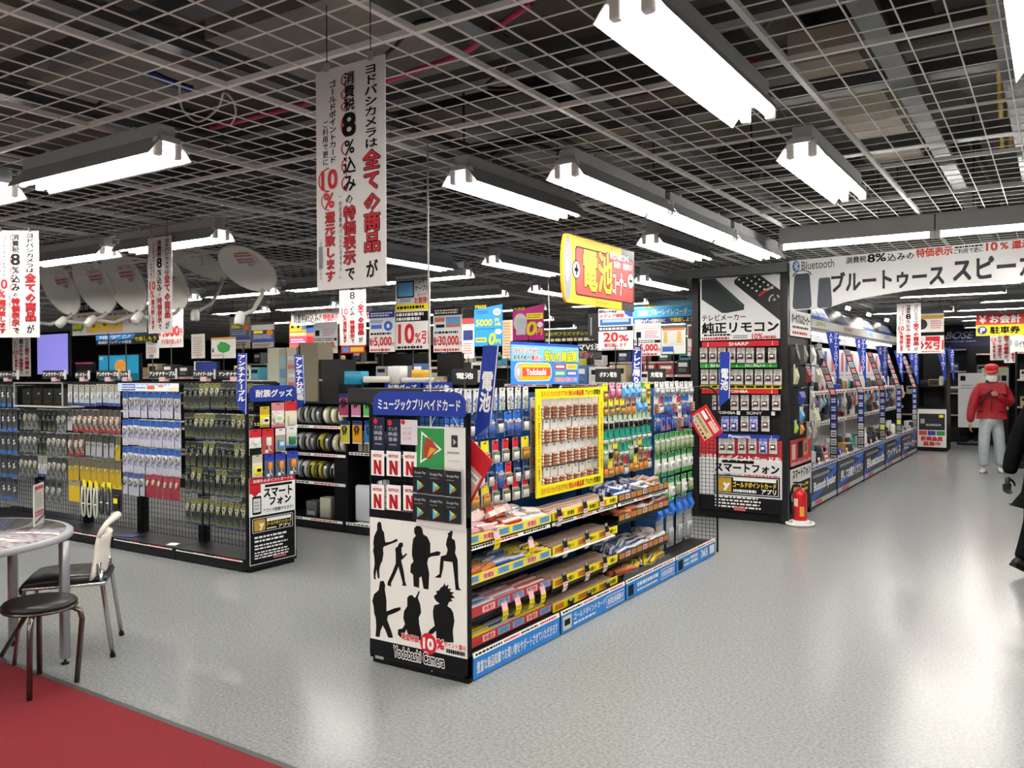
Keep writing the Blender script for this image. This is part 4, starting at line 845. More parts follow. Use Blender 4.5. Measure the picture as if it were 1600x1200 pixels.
for a, b, c, d, t, l in ((-8, 580, 31, 596, 'アンテナケーブル', 'black lettered shelf sign at the photo edge'), (68, 579, 105, 597, 'アンテナケーブル', 'black lettered shelf sign below the lavender screen'), (119, 581, 142, 595, 'ボードコード', 'small black shelf sign between the lavender screen and the ocean television'),
        (152, 579, 189, 596, 'アンテナケーブル', 'black lettered shelf sign below the ocean television'), (190, 580, 205, 595, 'ワイヤー', 'narrow black shelf sign touching the ocean television sign'), (234, 578, 278, 597, 'アンテナケーブル', 'widest black shelf sign, above the white pack bay'),
        (303, 579, 338, 596, 'アンテナブースター', 'black shelf sign left of the antenna cable blade'), (342, 579, 393, 597, 'アンテナケーブル', 'black shelf sign behind the antenna cable blade')):
    stand_sign(a, b, c, d, t, l)
# --- end display at x = AX
r = thing('end_display', 'narrow black end display with a smartphone point card poster and small packs', 'display stand', (AX, AY + .25, 0))
m = MB(); m.box(AX, AX + .03, AY, AY + .5, .03, .11, SATIN); m.box(AX + .003, AX + .024, AY + .02, AY + .48, 0, .04, BLACK); m.build('base', r)
for y in (AY, AY + .48):
    m = MB(); m.box(AX, AX + .025, y, y + .02, .1, 1.42, BLACK); m.build('frame_upright', r)
m = MB()
for i in range(16): y = AY + .02 + i * .031; m.box(AX + .008, AX + .011, y - .0015, y + .0015, .7, 1.38, BLACK)
for i in range(22): z = .7 + i * .031; m.box(AX + .008, AX + .011, AY, AY + .5, z - .0015, z + .0015, BLACK)
m.build('wire_mesh', r)
hs = Sign((AX + .03, AY + .015, 1.352), (0, 1, 0), (0, 0, 1), .5, .125, M('1b3594', .45), .004, plate=False)
hs.slab([(.03, 0), (1, 0), (1, .55)] + [(1 - .14 + .14 * math.cos(math.radians(a)), .55 + .45 * math.sin(math.radians(a))) for a in range(15, 91, 15)] + [(.14 - .14 * math.sin(math.radians(a)), .55 + .45 * math.cos(math.radians(a))) for a in range(0, 91, 15)], M('1b3594', .45)); hs.txt('耐震グッズ', .13, .25, .9, .75, WHITE, .05); hs.build('header_sign', r)
s = Sign((AX + .031, AY + .012, .44), (0, 1, 0), (0, 0, 1), .475, .305, WHITE, .003); s.rect(0, .82, 1, 1, RED); s.rect(0, .6, .24, .84, RED); s.poly_([(.03, .62), (.12, .5), (.21, .62)], RED); s.txt('お持ちのポイントカードを', .08, .86, .95, .96, WHITE, .04, 2)
s.rect(.33, .72, .93, .79, INK); s.txt('スマート', .3, .45, .93, .7, INK, .06); s.txt('フォン', .42, .22, .9, .44, INK, .06); s.txt('アプリで登録できます！', .28, .06, .95, .16, INK, .02); s.rrect(.06, .04, .25, .52, .012, INK); s.rect(.08, .1, .23, .46, M('d8d8da', .4), 2); s.lines(.1, .15, .21, .4, 3, GREY, 3); s.build('phone_poster', r)
s = Sign((AX + .031, AY + .012, .055), (0, 1, 0), (0, 0, 1), .475, .382, BLACK, .003)
for q in ((0, 0, .012, 1), (.988, 0, 1, 1), (0, 0, 1, .012)): s.rect(*q, WHITE)
s.rrect(.06, .66, .94, .96, .012, WHITE); s.rrect(.07, .67, .93, .95, .01, BLACK, l=2); s.rrect(.09, .69, .33, .93, .012, M('b8932e', .35), 3); s.txt('y', .2, .7, .3, .85, WHITE, .06, 4); s.rect(.36, .86, .9, .93, WHITE, 3); s.txt('ゴールドポイントカード', .35, .77, .91, .85, M('e0c040', .5), .05); s.txt('アプリ', .62, .69, .88, .76, WHITE, .05); s.lines(.36, .69, .6, .74, 1, WHITE, 3)
s.lines(.1, .44, .9, .6, 2, WHITE, 2, .5, .2); s.lines(.1, .29, .85, .42, 2, WHITE, 2, .5, .2); s.lines(.1, .1, .9, .27, 3, WHITE, 2, .5, .2); s.rect(.5, .06, .78, .1, M('c86060', .5)); s.build('gold_card_poster', r)
def epack(px0, py0, px1, py1, cat, desc, *a, **k):
    p = at('x', AX + .06, px0, py0); q = at('x', AX + .06, px1, py1); w_ = abs(at('x', AX + .06, px1, py0).y - p.y); h_ = p.z - at('x', AX + .06, px0, py1).z
    o = make_pack('quake_mat_pack' if cat == 'pack' else cat, 'pack', w_ * .97, h_, *a, **k); place(o, ((p.x), p.y + w_ / 2, p.z - .016), (0, 0, F), desc + ' on the narrow end display', 'packaged fitting', 'fittings on the narrow end display')
epack(406, 636, 421, 665, 'pack', 'yellow pack, top row', YEL, M('c9a92a', .5), ('box', WHT, INK), .3, foot=GOLD); epack(424, 630, 444, 665, 'pack', 'white and pink pack, top row', WHT, M('d88a90', .5), ('box', WHT, LGRN), .25, foot=PINK, art=prn('qm', ['e8e4e0', 'd88a8a', 'f0eee8', '9fbf6a', 'e0d8d0'], 40)); epack(445, 628, 464, 665, 'pack', 'white pack with red top, top row', CREAM, RED, ('box', CREAM), .3)
epack(389, 672, 408, 709, 'pack', 'red topped white pack, second row', WHT, RED, ('plug', WHT, WHT), .25, foot=INK, fh=.3); epack(409, 671, 428, 707, 'pack', 'red pack with white strap, second row', M('b04a48', .5), RED, ('plug', WHT, WHT), .2); epack(430, 670, 446, 703, 'pack', 'white pack with blue squares, second row', M('b89a80', .5), WHT, ('box', M('4a9ac8', .4), WHT), .22); epack(447, 668, 464, 697, 'pack', 'white pack with green picture, second row', M('d8dcd8', .5), WHT, ('box', M('2a6a3a', .4)), .2, foot=M('2a5a9a', .5))
epack(394, 711, 410, 743, 'pack', 'white pack with yellow label, lowest row', CREAM, M('c8bfb0', .5), ('box', YEL, INK), .3); epack(413, 711, 428, 744, 'pack', 'first blue topped pack, lowest row', M('55607a', .5), M('2438a0', .5), ('plug', ORG, WHT), .2); epack(430, 709, 446, 742, 'pack', 'second blue topped pack, lowest row', M('55607a', .5), M('2438a0', .5), ('plug', ORG, WHT), .2); epack(448, 706, 466, 740, 'pack', 'third blue topped pack, lowest row', M('55607a', .5), M('2438a0', .5), ('plug', ORG, WHT), .2)
def blade2(y, tl, tr, bl, br, text, label, cl, cr, ty, foot=0):
    P4 = [at('y', y, *p) for p in (bl, br, tl, tr)]; U = P4[3] - P4[2]; W = P4[2] - P4[0]
    s = Sign(P4[0], U, W, U.length, W.length, plate=False); s.slab([(0, cl), (1, cr), (1, 1), (0, 1)], M('1b3594', .45), .006); s.vtxt(text, .1, ty[0], .9, ty[1], WHITE, .06)
    s.poly_([(.95, cr), (1, cr), (1, 1), (.95, 1)], WHITE)
    r = thing('blade_sign', label, 'sign', tuple(P4[0]), 'blue blade signs'); s.build('board', r)
    m = MB(); t = (P4[2] + P4[3]) / 2; m.tube([t + Vector((0, .012, .08)), t + Vector((0, .012, -.1))], .008, BLACK, 6)
    if foot: m.tube([t + Vector((0, .014, -.1)), Vector((t.x, t.y + .014, 0))], .008, BLACK, 6)
    m.tube([t + Vector((0, .014, -.1)), (P4[0] + P4[2]) / 2 + Vector((.04, .02, -.05))], .006, BLACK, 6); m.build('holder', r)
blade2(AY - .05, (371, 551.6), (385.6, 552), (370, 646), (385, 646), 'アンテナケーブル', 'tall blue blade sign before the dark cable packs', .15, 0, (.2, .98))
blade2(AY + .55, (459.6, 554), (473.4, 555), (463.5, 640), (476, 640), 'アンテナ分配器', 'tall blue blade sign behind the narrow end display', 0, .13, (.18, .97))
# ================================================================ cable reel gondola further back
BYF = 6.1
def bay_reel(lb, x0, x1, shelves, top=1.27):
    r = thing('shelf_bay', lb, 'shop shelf', (x0, BYF, 0), 'bays of the reel shelves')
    m = MB(); m.box(x0, x1, BYF, BYF + .5, .01, .1, SATIN); m.build('base', r)
    m = MB(); m.box(x0, x1, BYF + .42, BYF + .45, .1, top, BLACK); m.build('back_panel', r)
    m = MB(); m.box(x1 - .02, x1, BYF + .06, BYF + .45, .1, top, BLACK); m.build('side_panel', r)
    for z in shelves:
        m = MB(); m.box(x0, x1 - .021, BYF + .06, BYF + .42, z - .02, z, SATIN); sh = m.build('shelf', r)
        s = Sign((x0 + .01, BYF + .055, z - .03), (1, 0, 0), (0, 0, 1), x1 - x0 - .04, .028, WHITE, .003); s.lines(.02, .2, .5, .8, 1, INK, 1, .7); s.lines(.55, .2, .95, .8, 1, RED, 1, .7); s.build('price_strip', sh)
    s = Sign((x0 + .02, BYF - .003, .085), (1, 0, 0), (0, 0, 1), x1 - x0 - .04, .025, WHITE, .003); s.lines(.02, .2, .5, .8, 1, INK, 1, .7); s.lines(.55, .2, .95, .8, 1, RED, 1, .7); s.build('price_strip', r)
    m = MB(); m.box(x0, x1, BYF + .04, BYF + .45, top, top + .02, SATIN); m.build('top_board', r)
    return r
RB = bay_reel('black shelf bay of cable reels behind the narrow end display', -6.95, -5.94, (1.05, .765, .475))
RB2 = bay_reel('black shelf bay of colourful packs partly behind the silhouette end display', -5.93, -4.9, (.80,))
RB3 = bay_reel('black shelf bay hidden mostly behind the cable shelves', -7.96, -6.96, (1.05, .765, .475))
def make_reel(c, c2, wd=.07):
    m = MB(); R = .1; r0 = .068; h = wd / 2
    prof = [(r0, -h), (R * .92, -h), (R, -h * .6), (R * .97, 0), (R, h * .6), (R * .92, h), (r0, h)]
    n = 24; m.loft([[(x, q * math.cos(2 * math.pi * k / n), q * math.sin(2 * math.pi * k / n)) for k in range(n)] for q, x in prof] + [[(-h, r0 * math.cos(2 * math.pi * k / n), r0 * math.sin(2 * math.pi * k / n)) for k in range(n)]], c, False)
    o = m.build('cable_reel'); o['category'] = 'cable reel'
    m = MB(); m.loft([[(x, (R + .001) * math.cos(a), (R + .001) * math.sin(a)) for a in [math.radians(d) for d in range(150, 231, 10)]] for x in (-h * .5, h * .5)], c2, False, True, False); m.build('label', o); return o
RL = [(make_reel(M('b9bcb8', .45), INK), 'grey'), (make_reel(M('c8c49a', .45), WHT), 'cream'), (make_reel(M('b0a83a', .45), INK), 'yellow'), (make_reel(M('3a3c3c', .45), SILV), 'black')]
for rw, (z, sq) in enumerate(((1.152, (3, 0, 0, 0, 3, 1, 1, 1)), (.867, (3, 0, 0, 3, 2, 3, 1, 1)), (.577, (3, 0, 0, 2, 2, 3, 0, 1)))):
    for i, q in enumerate(sq):
        o, nm = RL[q]; place(o, (-6.82 + .105 * i + (.02 if rw else 0) - (.03 if rw == 2 else 0), BYF + .2, z), (random.uniform(-.2, .2), 0, 0), f'{nm} cable reel, {ORD[i]} from left, {("top", "middle", "lower")[rw]} reel shelf', None, 'reels of cable on the black shelves')
bag_c = [('9a3a5c', 'maroon'), ('c07a98', 'pink'), ('5aa85a', 'green'), ('c9c04a', 'yellow'), ('d89a2a', 'orange'), ('2a7ab8', 'blue')]
for i, (c, nm) in enumerate(bag_c):
    o = make_pack('earplug_pouch', 'pouch', .125, .21, M(c, .35), DBLUE, ('coil', M('33343a', .4), INK), .12, foot=M('d0ccd4', .5), fh=.06, part='product'); k = i % 3; rw = i // 3
    p = at('y', BYF + .05, 537 + 19 * k + rw * 2, 618 if rw == 0 else 660); place(o, p, (0, 0, 0), f'{nm} pouch on the {("upper", "lower")[rw]} hook row behind the silhouette end display', None, 'colourful pouches')
for i, x in enumerate((-5.85, -5.78, -5.72)):
    m = MB(); m.box(-.025, .025, 0, .1, 0, .2, M('c8c2b4', .5) if i != 1 else M('a8a080', .5)); m.box(-.02, .02, -.002, 0, .08, .12, M('8a8478', .5)); o = m.build('cable_box', None, (0, 0, 0)); place(o, (x, BYF + .14, .801), (0, 0, 0), f'upright pale box on the shelf below the pouches, {ORD[i]} from left', 'box', 'pale boxes below the pouches')
m = MB(); m.rbox(-.11, .11, 0, .07, 0, .2, M('26282b', .4), .02); o = m.build('black_pouch', None, (0, 0, 0)); place(o, (-5.56, BYF + .13, .801), (0, 0, 0), 'black wrapped box on the shelf beside the pale boxes', 'box')
m = MB(); m.rbox(-.15, .15, -.03, .03, 0, .36, M('c4c7cd', .35), .03, 4); o = m.build('white_router', None, (0, 0, 0)); place(o, (-5.73, BYF + .12, .112), (0, 0, .05), 'rounded white router standing on the base behind the silhouette end display', 'router')

m = MB(); m.rbox(-.035, .035, -.06, .06, 0, .42, M('d6d6d2', .4), .015, 3); o = m.build('white_router', None, (0, 0, 0)); place(o, (-5.53, BYF + .12, .112), (0, 0, .1), 'slim tall white router beside the rounded one', 'router')
m = MB(); m.box(-.14, .14, -.07, .07, 0, .003, WHT); o = m.build('leaflet', None, (0, 0, 0)); place(o, (-5.70, BYF + .075, .1005), (0, 0, .02), 'white sheet lying before the rounded white router', 'leaflet')
m = MB(); m.box(-.085, .085, -.14, .14, 0, .62, BLACK); o = m.build('black_carton', None, (0, 0, 0)); place(o, (-6.055, BYF + .21, .1005), (0, 0, 0), 'tall black carton standing beside the reel shelves', 'carton')
for i, (x, c) in enumerate(((-6.5, '4a4a48'), (-6.3, 'a9a896'))):
    m = MB(); m.rbox(-.07, .07, -.06, .06, 0, .16 + .05 * i, M(c, .5), .012); m.box(-.05, .05, -.062, -.06, .02, .06, SILV); o = m.build('adapter_box', None, (0, 0, 0)); place(o, (x, BYF + .15, .1005), (0, 0, .1), ('dark adapter box', 'beige adapter box')[i] + ' on the base of the reel shelf', 'box')
# tall grey display boxes standing on the top board
for a, b, y0, y1, c, lb, st in ((418, 436, 544, 632, 'a5a494', 'pale grey display box, outermost of the tall boxes on the reel shelf', 0), (436, 447, 545, 632, '8c8a76', 'grey green display box beside the pale one on the reel shelf', 0), (448, 463, 543, 632, 'a39c92', 'mottled grey display box behind the second antenna blade', 1), (466, 496, 536, 632, '6d6656', 'tallest taupe display box on the reel shelf', 0)):
    p, q = at('y', BYF + .08, a, y0), at('y', BYF + .08, b, y0); m = MB(); m.box(p.x, q.x, BYF + .08, BYF + .3, 1.291, p.z, M(c, .6))
    if st:
        for k in range(5): m.box(p.x + .02, q.x - .02, BYF + .077, BYF + .08, 1.36 + k * .09, 1.40 + k * .09, M('a8605c' if k % 2 else 'c0b8b0', .5))
    elif a == 436:
        for k in range(3): m.box(p.x + .012, q.x - .012, BYF + .077, BYF + .08, 1.40 + k * .13, 1.50 + k * .13, M(('5a8aa8', '4a7a98', '7a98a8')[k], .5))
    tag(m.build('display_box', None, (p.x, BYF + .08, 1.291)), lb, 'box', 'tall display boxes')
m = MB(); p, q = at('y', BYF + .1, 497, 562), at('y', BYF + .1, 529, 562); m.box(p.x, q.x, BYF + .1, BYF + .35, 1.291, p.z, M('101011', .4)); m.box(p.x + .01, p.x + .06, BYF + .098, BYF + .1, 1.5, 1.52, SILV); tag(m.build('black_speaker_box', None, (p.x, BYF + .1, 1.291)), 'large black box beside the tallest taupe box', 'box')
# ================================================================ remote control tower at the head of the speaker aisle
TX0, TX1, TY = -3.385, -2.352, 8.84
tw = thing('display_tower', 'tall black tower of remote controls with a white header poster', 'display stand', (TX1, TY, 0))
m = MB(); m.box(TX0 + .02, TX1 - .02, TY + .06, TY + .96, .012, 2.56, M('101012', .5)); m.build('core', tw)
for x, y in ((TX0, TY), (TX1 - .075, TY), (TX1 - .075, TY + .93)):
    m = MB(); m.box(x, x + .075, y, y + .06, 0, 2.60, M('17181a', .3)); m.build('upright', tw)
m = MB(); m.box(TX0 + .07, TX1 - .07, TY + .02, TY + .06, .012, .08, BLACK); m.build('kick_plate', tw)
m = MB(); m.box(TX0 - .2, TX1, TY - .03, TY + .05, 2.60, 2.69, M('6d7072', .45)); m.build('top_channel', tw)
s = board('', (-3.285, TY - .004, 1.918), (-2.428, TY - .004, 2.582), M('f0eff0', .5))
def pz(*q): return pxr(s, *q)
def pp(px, py): a = pxr(s, px, py, px, py); return (a[0], a[1])
zx = lambda x, y: pp(1070 + x / 5, 380 + y / 5)
RM = M('26282a', .4)
s.poly_([zx(132, 440), zx(132, 285), zx(235, 272), zx(465, 480), zx(462, 520), zx(330, 545), zx(290, 545)], M('2b3434', .45)); s.poly_([zx(132, 285), zx(235, 272), zx(465, 480), zx(440, 490), zx(225, 290)], M('3f4a4a', .45), 2)
s.poly_([zx(745, 605), zx(388, 318), zx(386, 290), zx(420, 265), zx(560, 252), zx(590, 252), zx(745, 365)], RM)
for i in range(5):
    for j in range(3):
        x, y = 425 + i * 34 + j * 62, 285 + i * 22 - j * 12
        if y > 258 and x < 730: a = zx(x, y); s.ell(a[0], a[1], .014, .016, WHITE, 2, 10)
s.poly_([zx(570, 405), zx(625, 362), zx(640, 375), zx(590, 418)], RED, 2); s.poly_([zx(630, 360), zx(688, 330), zx(696, 345), zx(640, 375)], M('d8a8a0', .5), 2)
a = zx(700, 440); s.ring(a[0], a[1], .07, .085, .75, SILV, 2, 24, 100, 200); s.ring(a[0], a[1], .07, .085, .75, SILV, 2, 24, 20, 60); s.ell(a[0], a[1], .02, .025, GREY, 2, 10)
s.txt('テレビメーカー', *pz(1097, 491, 1165, 501), INK, .02); s.txt('純正リモコン', *pz(1097, 502, 1217, 520), INK, .05); s.lines(*pz(1100, 522, 1143, 525), 1, INK, 2, .9); s.lines(*pz(1097, 527, 1140, 531), 1, RED, 2, .9); s.lines(*pz(1146, 523, 1172, 529), 2, GREY, 2, .7); s.txt('10%', *pz(1175, 521, 1192, 530), RED, .03); s.lines(*pz(1193, 524, 1218, 529), 1, RED, 2, .9)
s.build('header_poster', tw)
def strip(px0, y0, px1, y1, c, words_):
    q = pxboard('y', TY - .0035, px0, y0, px1, y1, c, t=.003)
    for t, a, b, ink in words_:
        if t == '↓':
            k = (a + b) / 2; q.poly_([(k - .012, .35), (k, .12), (k + .012, .35)], ink); q.rect(k - .003, .3, k + .003, .9, ink)
        else: q.txt(t, a, .2, b, .82, ink, .04)
    q.build('brand_strip', tw)
strip(1097, 533, 1217, 541.5, RED, [('↓', .06, .1, WHITE), ('SHARP', .36, .62, WHITE), ('↓', .9, .94, WHITE)])
strip(1094, 567, 1214, 574.5, M('2f9a34', .5), [('↓', .06, .1, WHITE), ('SHARP', .14, .4, WHITE), ('↓', .47, .51, WHITE), ('HITACHI', .6, .85, WHITE), ('↓', .9, .94, WHITE)])
q = pxboard('y', TY - .0035, 1094, 601.5, 1221, 607.5, M('e0d028', .5), t=.003); q.lines(.02, .2, .98, .8, 1, INK, 1, .8, 0); q.build('brand_strip', tw)
strip(1096, 608, 1216, 615, RED, [('TOSHIBA', .36, .62, WHITE), ('↓', .9, .94, WHITE)])
q = pxboard('y', TY - .0035, 1118, 641.5, 1212, 649, BLACK, t=.003); q.txt('TOSHIBA', .02, .2, .34, .8, WHITE, .04); q.rect(.36, .1, .42, .9, WHITE); q.txt('SONY', .53, .2, .78, .8, WHITE, .02); q.rect(.93, .1, .99, .9, WHITE); q.build('brand_strip', tw)
strip(1096, 678, 1218, 686, M('1f3a9a', .5), [('Panasonic', .36, .64, WHITE), ('↓', .88, .92, WHITE)])
def goldposter(s, U0=0):
    s.rect(0, .83, 1, 1, RED); s.rect(0, .38, 1, .83, WHITE); s.rect(0, 0, 1, .38, BLACK)
s = pxboard('y', TY - .004, 1093, 687, 1222, 800, BLACK, t=.003)
s.rect(0, .735, 1, 1, M('b8333a', .5)); s.rect(0, .21, 1, .735, M('dcdadb', .5))
s.txt('お持ちのポイントカードを', *pxr(s, 1094, 711, 1220, 721), WHITE, .04, 2); s.rect(*pxr(s, 1128, 719, 1178, 724), INK, 2); s.txt('スマートフォン', *pxr(s, 1117, 725, 1218, 739), INK, .06); s.txt('アプリで登録できます！', *pxr(s, 1117, 739, 1160, 744), INK, .01); s.lines(*pxr(s, 1163, 742, 1221, 746), 1, RED, 2, .5)
s.rect(*pxr(s, 1116, 744, 1219, 775), BLACK, 2); s.rect(*pxr(s, 1118, 746, 1217, 773), M('e4e2e2', .5), 2.5); s.rect(*pxr(s, 1119, 747, 1216, 772), BLACK, 3); s.rect(*pxr(s, 1121, 746, 1143, 768), M('b8932e', .35), 4); s.txt('y', *pxr(s, 1130, 754, 1141, 766), WHITE, .06, 5); s.rect(*pxr(s, 1146, 748, 1213, 753), WHITE, 4); s.txt('ゴールドポイントカード', *pxr(s, 1145, 754, 1213, 763), M('e0c040', .5), .05, 4); s.txt('アプリ', *pxr(s, 1190, 765, 1213, 773), WHITE, .05, 4); s.lines(*pxr(s, 1146, 764, 1187, 771), 1, WHITE, 4, .6)
s.lines(*pxr(s, 1117, 775, 1190, 795), 4, WHITE, 2, .5); s.rect(*pxr(s, 1147, 792, 1165, 798), M('c86068', .5), 3); s.build('card_poster', tw)
# aisle side of the tower
s = Sign((TX1 + .004, TY + .08, 1.95), (0, 1, 0), (0, 0, 1), .86, .27, M('f4f3f2', .5), .003)
for k in range(26): s.rect(.05 + .9 * random.random(), .5 + .42 * random.random(), .09 + .9 * random.random() * .0 + .05 + .85 * (k / 26), .55 + .4 * random.random(), INK) if False else None
s.txt('ポータブルスピーカー', .06, .5, .94, .9, INK, .05); s.lines(.1, .3, .9, .42, 1, INK, 2, .7); s.lines(.1, .08, .9, .2, 1, RED, 2, .8); s.build('side_notice', tw)
s = Sign((TX1 + .004, TY + .07, .06), (0, 1, 0), (0, 0, 1), .88, .80, BLACK, .003)
s.rect(0, .62, 1, 1, M('b8333a', .5)); s.rect(0, .2, 1, .66, M('dcdadb', .5)); s.rect(.35, .74, .58, .96, INK, 2); s.rect(.62, .76, .82, .97, M('d88a30', .5), 2); s.rect(.66, .8, .78, .92, M('4a5a8a', .5), 3); s.rect(.08, .74, .24, .94, M('e8b0a8', .5), 2)
s.txt('お持ちのポイントカードを', .04, .65, .96, .71, WHITE, .03); s.txt('スマートフォン', .1, .48, .96, .6, INK, .05); s.rect(.1, .2, .95, .42, BLACK, 2); s.rect(.14, .24, .4, .4, M('c8a030', .35), 3); s.lines(.44, .26, .9, .4, 2, M('e0c040', .5), 3); s.build('side_poster', tw)
# remote control packs
RC = [make_pack('remote_control_pack', 'remote control', .083, .14, M('b9b5b0', .5), M('a9a5a0', .5), ('box', M('4a3030', .4), WHT), .12, art=prn('rc', ['c8c4c0', 'b0aca8', 'd8d4d0', '9a9690', 'c0bab4'], 45), foot=M('cfcac4', .5), fh=.22),
      make_pack('remote_control_pack', 'remote control', .083, .14, M('b4b4cc', .5), M('6a7ac0', .5), ('box', M('3a3a80', .4), WHT), .12, art=prn('rb', ['c0c0d8', '9aa0c8', 'd4d4e0', '8890c0'], 45))]
for rw, (py, xs, nm, blues) in enumerate(((546, (1099.4, 1114, 1128, 1143, 1157.7, 1171.7, 1188.3, 1206.6), 'below the first red strip', ()), (580, (1101, 1114.6, 1129, 1143.7, 1155, 1170.3, 1185.7, 1200.7, 1215), 'below the green strip', ()), (620, (1119, 1147.7, 1163.7, 1181, 1195, 1213), 'below the second red strip', ()), (653, (1133, 1147, 1163.7, 1177.7, 1196), 'above the blue strip', (0, 1, 3)), (688, (1129, 1141.6, 1159.4, 1175.6, 1192.4, 1208), 'on the red poster', (4,)))):
    for i, px in enumerate(xs):
        p = at('y', TY - .05, px, py); place(RC[1 if i in blues else 0], p, (0, 0, random.uniform(-.04, .04)), f'{"bluish" if i in blues else "grey"} remote control pack, {ORD[i]} from left {nm}', None, 'remote control packs on the tower')
blade('y', TY - .3, (1125, 550), (1141.5, 550), (1123, 636), (1139, 636), '  電池 ', 'blue blade sign in front of the remote control packs', .17, ty=(.1, 1.12), pole=lambda t, s: [t + Vector((0, .004, -.04)), Vector((t.x, TY + .03, t.z - .04))])
# soft accessory packs hanging on the aisle side
AC = [(M('23262e', .35), SILV, .14, .24, 'dark'), (M('c8c8a8', .4), WHT, .12, .19, 'white and yellow'), (M('b04048', .4), WHT, .1, .19, 'red'), (M('2a3f9a', .35), M('2a2f3a', .4), .15, .17, 'blue and black'), (M('5aaad8', .35), WHT, .1, .14, 'light blue'), (M('9ac03a', .35), WHT, .07, .12, 'lime green'), (M('d8902a', .35), RED, .08, .12, 'orange'), (M('a8a49c', .35), SILV, .09, .17, 'grey')]
for i, (c, hd, w_, h_, nm) in enumerate(AC):
    AC[i] = (make_pack('accessory_pack', 'accessory pack', w_, h_, c, hd, ('bag', c), .15), nm)
for px, py, k in ((1245, 540, 0), (1258, 542, 7), (1268, 541, 7), (1280, 540, 0), (1243, 572, 1), (1262, 571, 2), (1276, 572, 7), (1284, 573, 1), (1252, 607, 3), (1268, 606, 7), (1252, 638, 4), (1266, 634, 7), (1276, 640, 1), (1243, 659, 5), (1252, 661, 6), (1263, 662, 7), (1272, 660, 7)):
    o, nm = AC[k]; p = at('x', TX1 + (.04 if px < 1264 else .17), min(px, 1281), py)
    m = MB(); m.tube([(TX1 - .02, p.y, p.z + .006), (p.x + .02, p.y, p.z + .006)], .004, CHROME, 5); m.build('peg_hook', tw)
    place(o, p, (0, 0, F + random.uniform(-.2, .1)), f'{nm} accessory pack beside the tower, at {"top" if py < 560 else "second" if py < 600 else "third" if py < 620 else "fourth" if py < 650 else "lowest"} level, {ORD[int((px - 1240) / 7)]} outward', None, 'accessory packs beside the tower')
